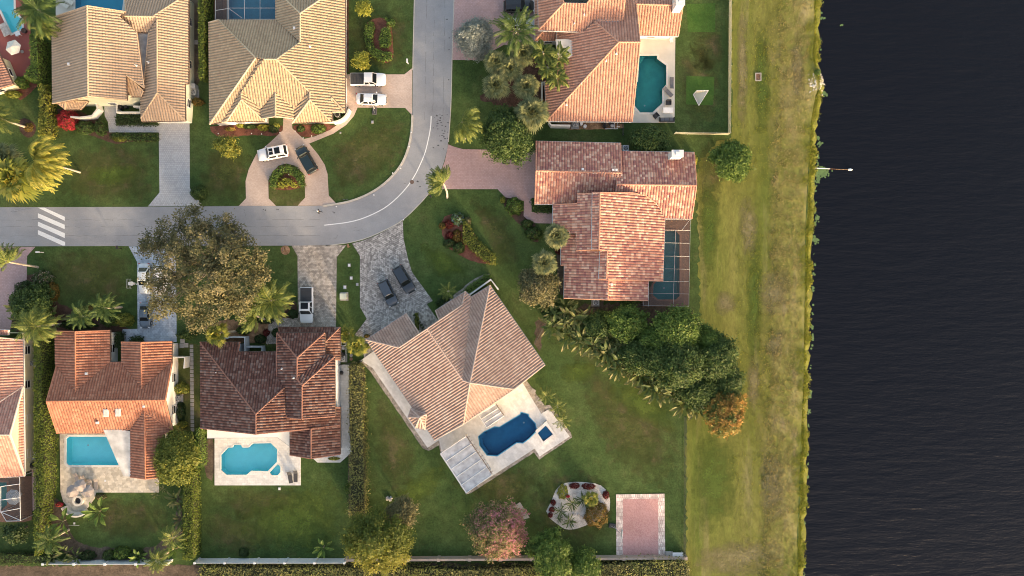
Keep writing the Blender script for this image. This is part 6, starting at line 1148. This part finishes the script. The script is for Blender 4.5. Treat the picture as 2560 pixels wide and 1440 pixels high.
t = MB(); t.prism([arc(2.3, 205, 315)+arc(1.85, 315, 205)], 0.05, .45); t.build('seat', M['deck_c'], sb); t = MB(); t.prism([arc(2.55, 205, 315)+arc(2.32, 315, 205)], 0.05, .8); t.build('backrest', M['deck_c'], sb)
# patio furniture of the salmon house
def armchair(label, px, py, rz, z=.09, mt='charcoal'):
    return thing('armchair', label, 'chair', px, py, [('seat', mt, bx(((0, 0, .3), (.62, .62, .25)))), ('backrest', mt, bx(((0, .36, .55), (.7, .12, .55)))), ('armrest', 'dark', bx(((-.38, 0, .45), (.1, .7, .3)))), ('armrest', 'dark', bx(((.38, 0, .45), (.1, .7, .3))))], rz, None, z)
armchair('dark chair with a tan cushion beside the white table', 1671, 257, 0); armchair('black chair turned diagonally at the pool corner', 1640, 290, 40)
thing('outdoor_table', 'white rectangular table on the deck beside the teal pool', 'table', 1669, 277, [('table_top', 'alu', bx(((0, 0, .7), (1.55, .85, .05)))), ]+[('leg', 'alu', bx(((x, y, .34), (.06, .06, .68)))) for x in (-.7, .7) for y in (-.36, .36)], 0, z=.09)
thing('outdoor_sofa', 'long black sofa at the bottom corner of the white deck', 'sofa', 1667, 299, [('seat', 'charcoal', bx(((0, 0, .3), (2.2, .6, .25)))), ('backrest', 'charcoal', bx(((0, -.36, .5), (2.3, .15, .5)))), ('armrest', 'dark', bx(((-1.15, 0, .4), (.1, .75, .4)))), ('armrest', 'dark', bx(((1.15, 0, .4), (.1, .75, .4)))), ('cushion', 'grey', bx(((-.7, .02, .45), (.6, .5, .08)), ((0, .02, .45), (.6, .5, .08)), ((.7, .02, .45), (.6, .5, .08))))], 0, z=.09)
thing('side_chair', 'white chair under the east wing eave by the deck', 'chair', 1678, 102, [('seat', 'alu', bx(((0, 0, .4), (.5, .5, .06)))), ('backrest', 'alu', bx(((0, .25, .65), (.5, .05, .5)))), ]+[('leg', 'alu', bx(((x, y, .2), (.05, .05, .4)))) for x in (-.2, .2) for y in (-.2, .2)], 20, z=.09)
thing('deck_box', 'grey slab table beside the blue pool on the red deck', 'table', 14, 75, [('table_top', 'stone', bx(((0, 0, .5), (1.1, 2.1, .07)))), ('base', 'stone', bx(((0, 0, .24), (.6, 1.2, .48))))], 25, z=.07)
thing('outdoor_table', 'white square table on the red deck beside a round black pot', 'table', 46, 85, [('table_top', 'alu', bx(((0, 0, .5), (.8, .7, .05)))), ]+[('leg', 'alu', bx(((x, y, .24), (.05, .05, .48)))) for x in (-.3, .3) for y in (-.28, .28)], 20, z=.07)
thing('round_pot', 'round black pot on the red deck', 'pot', 61, 77, [('pot', 'dark', tb(([(0, 0, 0), (0, 0, .5)], [.3, .42], 14))), ('soil', 'mulch_d', tb(([(0, 0, .45), (0, 0, .505)], .34, 14)))], 0, z=.07)
thing('outdoor_table', 'dark round table in the shade of the white hexagonal umbrella', 'table', 46, 124, [('table_top', 'trim_b', tb(([(0, 0, .7), (0, 0, .74)], .55, 18))), ('pedestal', 'dark', tb(([(0, 0, 0), (0, 0, .7)], .07)))], 0, z=.07)
# air conditioners
def aircon(label, px, py, s_=1.0, rz=0):
    fan = MB()
    for k in range(5): a = k*1.2566; fan.add([(0, 0, .9), (.3*math.cos(a), .3*math.sin(a), .9), (.3*math.cos(a+.7), .3*math.sin(a+.7), .88)], [(0, 1, 2)])
    gr = MB()
    for r_ in (.12, .22, .32): gr.tube([(r_*math.cos(R(i*30)), r_*math.sin(R(i*30)), .94) for i in range(13)], .008, 3)
    return thing('air_conditioner', label, 'air conditioner', px, py, [('casing', 'metal', bx(((0, 0, .45), (.9*s_, .9*s_, .84)))), ('fan_well', 'dark', tb(([(0, 0, .86), (0, 0, .885)], .36, 20))), ('fan_blades', 'trim_g', fan), ('grille', 'metal', gr), ('concrete_pad', 'slab', bx(((0, 0, .04), (1.3, 1.3, .1))))], rz)
aircon('air conditioner beside the tan house wall', 486, 233); aircon('air conditioner beside the white gable wall of the terracotta house', 446, 996, .9); aircon('air conditioner at the corner of the brown tiled house by the gate', 857, 896); aircon('air conditioner under the south eave of the salmon house', 1438, 311); aircon('air conditioner below the south eave of the blended tile house', 1489, 756, .9); aircon('air conditioner half under the north eave of the blended tile house', 1563, 372); aircon('air conditioner on the side of the cream house at the left edge', 83, 908, .8)
thing('utility_cabinet', 'grey cabinet above the air conditioner of the tan house', 'cabinet', 486, 219, [('casing', 'trim_g', bx(((0, 0, .6), (1.0, .7, 1.2)))), ('lid', 'trim_g', bx(((0, 0, 1.22), (1.06, .76, .05))))])
def pump(label, px, py, rz=0, mt='alu'):
    return thing('pool_pump_set', label, 'pool equipment', px, py, [('filter_tank', 'dark', tb(([(-.9, 0, 0), (-.9, 0, .8), (-.9, 0, 1.05)], [.4, .4, .2], 14))), ('pump_motor', 'charcoal', tb(([(-.3, .3, .3), (.5, .3, .3)], .17, 10))), ('pipes', mt, tb(([(-.9, -.5, .3), (1.1, -.5, .3), (1.1, .5, .3), (.2, .5, .3)], .06, 6), ([(.6, -.5, .3), (.6, .5, .5), (1.3, .5, .5)], .06, 6), ([(.9, -.3, .1), (.9, -.3, .8), (1.4, -.3, .8)], .06, 6))), ('heater', 'trim_g', bx(((.2, -.1, .35), (.5, .4, .6))))], rz)
pump('black and white pool pump set below the salmon house eave', 1527, 314); pump('pool pump set with white pipes beside the cream house', 85, 1148, 80); pump('pool pump set at the corner of the brown tiled house above its air conditioner', 857, 873, 90)
thing('gas_tanks', 'pair of small white tanks beside the air conditioner of the salmon house', 'tank', 1457, 312, [('tank', 'alu', tb(([(-.25, .1, 0), (-.25, .1, .9)], .25, 12))), ('tank', 'alu', tb(([(.35, -.25, 0), (.35, -.25, .5)], .28, 12)))])
# mailboxes and posts
def mailbox(label, px, py, rz=0, mt='alu', h=1.15, ring=False):
    parts = [('post', mt, bx(((0, 0, h/2), (.12, .12, h)))), ('box', mt, bx(((.1, 0, h+.1), (.55, .24, .26)))), ('flag', 'tail', bx(((.2, .14, h+.2), (.12, .02, .08))))]
    if ring: parts.append(('mulch_ring', 'chips', tb(([(0, 0, 0.0), (0, 0, .05)], .75, 18))))
    return thing('mailbox', label, 'mailbox', px, py, parts, rz)
mailbox('white mailbox near the road corner of the rose driveway', 106, 631, 180); mailbox('black mailbox left of the blue grey driveway', 301, 621, 90, 'dark'); mailbox('grey mailbox with a white base at the grey driveway flare', 500, 508, 60, 'trim_g'); mailbox('mailbox in a ring of wood chips near the worn driveway', 712, 625, 90, 'trim_b', ring=True); mailbox('wooden mailbox at the tip of the narrow lawn strip', 874, 617, 100, 'chips'); mailbox('black mailbox on the lawn at the road bend by the small queen palm', 1078, 492, 130, 'dark'); mailbox('white mailbox on the grass beside the road near the mulch bed', 1020, 158, 90, 'alu')
thing('bird_bath', 'white pedestal bird bath beside the silver blue sedan', 'bird bath', 334, 709, [('basin', 'coping', tb(([(0, 0, .75), (0, 0, .85)], [.12, .34], 14))), ('pedestal', 'coping', tb(([(0, 0, 0), (0, 0, .75)], [.2, .1], 10)))])
thing('garden_bench', 'white metal bench on the lawn beside the bird bath', 'bench', 322, 709, [('seat', 'alu', tb(([(-.25, -.72, .4), (.25, -.72, .4), (.25, .72, .4), (-.25, .72, .4), (-.25, -.72, .4)], .035, 5))), ('centre_box', 'alu', bx(((.1, 0, .42), (.25, .5, .1))))]+[('leg', 'alu', bx(((x, y, .2), (.05, .05, .4)))) for x in (-.25, .25) for y in (-.72, .72)])
thing('transformer_box', 'square pale green utility box on the narrow lawn strip', 'utility box', 860, 741, [('pad', 'slab', bx(((0, 0, .06), (1.25, 1.35, .12)))), ('cabinet', 'green_w', bx(((-.02, 0, .5), (.95, .9, .8)))), ('lid', 'green_w', bx(((-.02, 0, .93), (1.0, .95, .06))))])
for lb, x, y, s_ in (('upper small white utility lid on the narrow lawn strip', 872, 663, .35), ('lower small white utility lid on the narrow lawn strip', 877, 695, .35), ('small dark valve cover at the edge of the narrow lawn strip', 892, 711, .3), ('oval white lid above the pale green utility box', 861, 718, .4), ('small white cover on the empty lawn below the white deck', 697, 1223, .3), ('small white valve lid on the travertine deck', 261, 1203, .3), ('small dark sprinkler cover on the lawn of the beige house', 930, 304, .28), ('small grey valve box beside the circular driveway lawn', 850, 331, .16)):
    thing('valve_box', lb, 'utility cover', x, y, [('lid', 'alu' if 'white' in lb else 'trim_g', bx(((0, 0, .05), (s_, s_*1.2, .1), 0, .9))), ('rim', 'slab', bx(((0, 0, .02), (s_+.12, s_*1.2+.12, .04))))])
# kerb reflectors
refl = [(863, 503), (1022, 395), (1002, 423), (981, 432), (1027, 336), (1029, 382), (834, 516), (1054, 527)]
for i, (x, y) in enumerate([(840, 516), (1001, 420), (981, 432), (934, 487), (1022, 366), (1028, 330), (1008, 549)]): thing('reflector', 'small white round reflector set along the curved road edge', 'reflector', x, y, [('stud', 'paint', tb(([(0, 0, .02), (0, 0, .17)], .1, 8)))], 0, 'reflectors along the road bend')
for i, (x, y) in enumerate([(546, 334), (629, 334), (654, 335), (700, 332), (738, 328), (758, 345), (779, 340), (722, 436), (744, 422), (760, 466)]): thing('path_light', 'tiny white garden light on a stake around the beige house beds', 'garden light', x, y, [('stake', 'metal', tb(([(0, 0, 0), (0, 0, .3)], .02, 5))), ('lamp', 'paint', tb(([(0, 0, .3), (0, 0, .36)], .09, 8)))], 0, 'tiny garden lights around the beige house')
# basketball hoops
def hoop(label, bx0, by0, tx, ty, board_dir):
    b_ = P(bx0, by0, .2); t_ = P(tx, ty, 3.0); root = empty('basketball_hoop', (b_.x, b_.y, 0), label, 'basketball hoop'); d = Vector((t_.x-b_.x, t_.y-b_.y, 0)).normalized(); rz = math.atan2(d.y, d.x)
    m_ = MB(); m_.box((b_.x, b_.y, .12), (1.15, .75, .2), rz, 0, .85); m_.build('base', M['charcoal'], root)
    m_ = MB(); p0 = Vector((b_.x, b_.y, .2))+d*.35; m_.tube([p0, p0+Vector((0, 0, 1.8))+d*.1, Vector((t_.x, t_.y, 3.0))-d*.2], .05, 8); m_.tube([Vector((b_.x, b_.y, .2))-d*.3, p0+Vector((0, 0, 1.0))], .025, 6); m_.build('pole', M['trim_g'], root)
    m_ = MB(); m_.box((t_.x, t_.y, 3.2), (.05, 1.3, .85), rz); m_.build('backboard', M['lamp_glass'], root); c = Vector((t_.x, t_.y, 3.0))+d*.3
    m_ = MB(); m_.tube([c+Vector((.23*math.cos(R(30*i)), .23*math.sin(R(30*i)), 0)) for i in range(13)], .012, 5); m_.build('rim', M['tail'], root); m_ = MB()
    for i in range(10): a = R(36*i); m_.tube([c+Vector((.23*math.cos(a), .23*math.sin(a), 0)), c+Vector((.14*math.cos(a+.3), .14*math.sin(a+.3), -.4))], .006, 3)
    m_.build('net', M['canvas'], root); return root
hoop('portable basketball hoop with black base reaching over the white sedan', 936, 277, 928, 252, 0); hoop('portable basketball hoop with dark blue base beside the brick court', 1531, 1315, 1554, 1333, 0)
# practice net on turf
pn = empty('practice_net', P(1752, 240), 'white three cornered net tent on the green turf square', 'practice net'); a, b_, c_, d_ = P(1733, 236, .1), P(1771, 226, 1.7), P(1747, 264, .1), P(1742, 226, 1.7)
M['netting'] = screen_mat('white_netting', (0.6, 0.6, 0.57), 0.6)
t = MB(); t.add([a, c_, b_, d_], [(0, 1, 2, 3)]); t.add([c_+Vector((0, 0, .02)), P(1752, 234, .6), b_], [(0, 1, 2)]); t.build('net', M['netting'], pn)
t = MB(); t.tube([a, c_], .05, 5); t.tube([c_, b_], .05, 5); t.tube([b_, d_], .05, 5); t.tube([d_, a], .05, 5); t.tube([b_, (b_.x-.2, b_.y-.2, 0)], .04, 5); t.tube([d_, (d_.x, d_.y-.2, 0)], .04, 5); t.build('frame', M['alu'], pn)
# drain, rocks, lake pole
thing('drain_inlet', 'square concrete drain with rusty grate on the field', 'drain', 1897, 191, [('surround', 'slab', bx(((-.42, 0, .05), (.15, 1.3, .12)), ((.42, 0, .05), (.15, 1.3, .12)), ((0, .58, .05), (.7, .14, .12)), ((0, -.58, .05), (.7, .14, .12)))), ('grate', 'coping_b', bx(*[((x, 0, .06), (.06, 1.0, .04)) for x in (-.28, -.14, 0, .14, .28)])), ('pit', 'dark', bx(((0, 0, .01), (.7, 1.0, .02))))])
rk = MB(); ico = [(0, 0, 1), (.9, 0, .3), (.3, .85, .25), (-.75, .5, .3), (-.7, -.55, .3), (.3, -.9, .25), (0, 0, -.4)]; icf = [(0, 1, 2), (0, 2, 3), (0, 3, 4), (0, 4, 5), (0, 5, 1), (6, 2, 1), (6, 3, 2), (6, 4, 3), (6, 5, 4), (6, 1, 5)]
for _ in range(230):
    q = P(2045+random.gauss(0, 9), 205+random.gauss(0, 12)); s_ = random.uniform(.1, .3); a0 = random.uniform(0, 6); rk.add([(q.x+s_*(v[0]*math.cos(a0)-v[1]*math.sin(a0))*random.uniform(.7, 1.2), q.y+s_*(v[0]*math.sin(a0)+v[1]*math.cos(a0))*random.uniform(.7, 1.2), -.1+s_*v[2]*.8-(max(0, q.x-48.6))*.3) for v in ico], icf)
tag(rk.build('rock_pile', M['rock']), 'pile of pale rocks on the lake edge near the top', 'rocks', kind='stuff')
lp = empty('outlet_pipe', P(2047, 421), 'thin white pipe with a float reaching from the bank into the lake', 'pipe'); t = MB(); t.tube([P(2038, 420, -.1), P(2075, 422, -.35)], .07, 8); t.build('pipe', M['alu'], lp); t = MB(); t.tube([P(2075, 422, -.35), P(2120, 424, -.45)], .035, 6); t.build('rod', M['chips'], lp); t = MB(); q = P(2126, 424, -.5); t.tube([q+Vector((-.4, 0, 0)), q, q+Vector((.35, 0, 0))], [.12, .22, .06], 10); t.build('float', M['alu'], lp)
# bare twig branch in the grove
tw = MB(); a = P(1788, 872, 2.5); b_ = P(1838, 888, 1.6); tw.tube([a, b_], [.06, .03], 5)
for k in range(9): s_ = a.lerp(b_, .55+k*.05); tw.tube([s_, s_+Vector((random.uniform(.2, 1.1), random.uniform(-.9, .6), random.uniform(-.3, .3)))], [.02, .008], 4)
tag(tw.build('bare_branch', M['wood']), 'bare grey branch reaching out of the grove onto the field', 'branch')
# stepping stones
for i in range(21):
    y = 866+i*10.4; s_ = MB(); s_.box((0, 0, .03), (.56, .56, .05)); o = s_.build('stepping_stone', M['slab']); q = P(479+i*.12, y); o.location = (q.x, q.y, 0); o.rotation_euler = (0, 0, random.uniform(-.05, .05)); tag(o, 'square pale stepping stone in the long line between the terracotta and brown houses', 'stepping stone', 'stepping stones between the two houses')
for i, (x, y) in enumerate([(455, 864), (466, 863), (457, 852), (1333, 978), (1348, 1001), (500, 106)]): s_ = MB(); s_.box((0, 0, .06), (.7, .7, .05)); o = s_.build('paving_square', M['slab']); q = P(x-(10 if i == 5 else 0), y); o.location = (q.x, q.y, 0.02); o.rotation_euler = (0, 0, .95 if i in (3, 4) else 0); tag(o, ('lower left pale square slab at the start of the stepping stones', 'lower right pale square slab at the start of the stepping stones', 'upper pale square slab at the start of the stepping stones', 'upper pale square slab on the pebble border by the spa', 'lower pale square slab on the pebble border by the spa', 'pale square slab beside the tan house wall')[i], 'paving slab')
thing('garden_bench', 'white bench table against the taupe wall at the lower right corner', 'bench', 1693, 1384, [('bench_top', 'alu', bx(((0, 0, .75), (1.7, .7, .05)))), ]+[('leg', 'metal', bx(((x, y, .37), (.06, .06, .74)))) for x in (-.75, .75) for y in (-.28, .28)])
thing('storage_box', 'low grey storage box beside the white bench table', 'storage box', 1672, 1385, [('box', 'trim_g', bx(((0, 0, .25), (1.0, .7, .5)))), ('lid', 'slab', bx(((0, 0, .52), (1.05, .75, .05))))])
thing('stone_ring', 'pale stone mound on the lawn near the yellow green tree', 'stones', 972, 1249, [('stone', 'stone', tb(([(random.uniform(-.5, .5), random.uniform(-.5, .5), 0), (0, 0, .2)], [.3, .1], 7))) for _ in range(6)])
for i, (x, y) in enumerate([(1436, 1287), (1446, 1289), (1453, 1293)]): thing('flat_stone', ('left flat grey stone in the gravel bed', 'middle flat grey stone in the gravel bed', 'right flat grey stone in the gravel bed')[i], 'stone', x, y, [('stone', 'stone', tb(([(0, 0, 0), (0, 0, .12)], [.28, .2], 8)))])
for lb, x, y in (('left of two round stepping discs beside the air conditioner by the gate', 877, 889), ('right reddish round disc beside the air conditioner by the gate', 877, 898)): thing('round_disc', lb, 'stepping disc', x, y, [('disc', 'slab' if 'left' in lb else 'coping_b', tb(([(0, 0, 0), (0, 0, .08)], .26, 14)))])
thing('garden_hose_reel', 'dark hose reel on the white sidewalk beside the brown tiled house', 'hose reel', 854, 932, [('reel', 'dark', tb(([(-.2, 0, .4), (.2, 0, .4)], .28, 14))), ('stand', 'dark', bx(((0, 0, .2), (.5, .1, .4)))), ('hose', 'charcoal', tb(([(0, -.2, .05), (.3, -.5, .05), (.1, -.8, .05), (.3, -1.0, .05)], .03, 5)))])
thing('waste_bins', 'dark bins inside the white planter court of the tan house', 'bin', 310, 270, [('bin', 'dark', tb(([(-.4, 0, 0), (-.4, 0, 1.0)], [.3, .36], 10))), ('bin', 'dark', tb(([(.45, .1, 0), (.45, .1, .7)], [.2, .24], 10)))])
thing('fan_unit', 'round metal unit inside the curved white wall of the beige house', 'air conditioner', 845, 288, [('drum', 'metal', tb(([(0, 0, 0), (0, 0, .8)], .42, 20))), ('fan_well', 'dark', tb(([(0, 0, .8), (0, 0, .82)], .33, 20)))])
thing('garden_stake_light', 'thin white garden stake lying on the lawn below the banana plant', 'garden stake', 182, 1314, [('rod', 'alu', tb(([(-.8, 0, .1), (.9, -.05, .1)], .03, 5))), ('head', 'alu', bx(((.15, .3, .15), (.25, .3, .1))))])
# chaise footwear free: nothing else on the decks
# ---------------------------------------------------------------- the walker on the road
def person(label, px, py, rz):
    root = empty('person', (0, 0, 0), label, 'person')
    J = {'pel': (0, 0, .95, .13), 'sp': (0, 0, 1.15, .125), 'ch': (.02, 0, 1.36, .17), 'nk': (.03, 0, 1.50, .055), 'hd': (.05, 0, 1.62, .098), 'hd2': (.05, 0, 1.70, .085)}
    for s, n_ in ((-1, 'l'), (1, 'r')):
        f = 0.28*s
        J.update({'hp'+n_: (0, .1*s, .9, .09), 'kn'+n_: (f*.55+.04, .1*s, .50, .06), 'an'+n_: (f, .1*s, .09, .042), 'to'+n_: (f+.19, .11*s, .04, .035),
                  'sh'+n_: (.02, .19*s, 1.40, .08), 'el'+n_: (-f*.5, .33*s, 1.14, .055), 'wr'+n_: (-f*.9+.12, .31*s, .92, .036), 'pm'+n_: (-f*.8+.15, .25*s, .83, .028)})
        for k in range(4): J['f%d%s' % (k, n_)] = (-f*.8+.15+(k-1.5)*.02, .25*s, .79, .0095); J['g%d%s' % (k, n_)] = (-f*.8+.17+(k-1.5)*.02, .245*s, .745-.01*(k in (0, 3))*-1, .008)
        J['t0'+n_] = (-f*.8+.20, .235*s, .82, .0105); J['t1'+n_] = (-f*.8+.215, .23*s, .79, .009)
    ed = [('pel', 'sp'), ('sp', 'ch'), ('ch', 'nk'), ('nk', 'hd'), ('hd', 'hd2')]
    for n_ in 'lr': ed += [('pel', 'hp'+n_), ('hp'+n_, 'kn'+n_), ('kn'+n_, 'an'+n_), ('an'+n_, 'to'+n_), ('ch', 'sh'+n_), ('sh'+n_, 'el'+n_), ('el'+n_, 'wr'+n_), ('wr'+n_, 'pm'+n_), ('pm'+n_, 't0'+n_), ('t0'+n_, 't1'+n_)]+[x for k in range(4) for x in (('pm'+n_, 'f%d%s' % (k, n_)), ('f%d%s' % (k, n_), 'g%d%s' % (k, n_)))]
    ks = list(J); me = bpy.data.meshes.new('body'); me.from_pydata([J[k][:3] for k in ks], [(ks.index(a), ks.index(b)) for a, b in ed], []); o = link_mesh('body', me, root)
    md = o.modifiers.new('skin', 'SKIN'); sv_ = me.skin_vertices[0].data
    for i, k in enumerate(ks): r_ = J[k][3]; sv_[i].radius = (r_, r_*(1.25 if k in ('ch', 'sp', 'pel') else 1)); sv_[i].use_root = (k == 'pel')
    o.modifiers.new('sub', 'SUBSURF').levels = 1; md.use_smooth_shade = True; o.modifiers['sub'].render_levels = 1
    m_, nt, bb = nm('black_clothes_and_skin'); g_ = nd(nt, 'TexCoord'); sp = nd(nt, 'SeparateXYZ'); nt.links.new(g_.outputs['Object'], sp.inputs[0]); mr = nd(nt, 'Math', operation='GREATER_THAN'); mr.inputs[1].default_value = 1.49; nt.links.new(sp.outputs[2], mr.inputs[0]); nt.links.new(mix(nt, mr.outputs[0], (.012, .012, .014), (.45, .28, .2)), bb.inputs['Base Color']); me.materials.append(m_)
    c = MB(); c.tube([(.04, 0, 1.68), (.04, 0, 1.76), (.04, 0, 1.80)], [.10, .09, .04], 14); c.box((.17, 0, 1.69), (.14, .16, .02)); c.build('cap', M['alu'], root)
    fc = MB(); fc.box((.155, 0, 1.61), (.03, .025, .05)); fc.box((.14, 0, 1.565), (.015, .05, .012)); fc.build('face', M['skin'], root)
    ey = MB(); [ey.box((.143, y, 1.635), (.012, .022, .012)) for y in (-.035, .035)]; ey.build('eyes', M['dark'], root)
    p = P(px, py, 1.0); root.location = (p.x, p.y, .012); root.rotation_euler = (0, 0, R(rz)); return root
person('person in black clothes and a white cap walking on the road', 798, 529, 160)
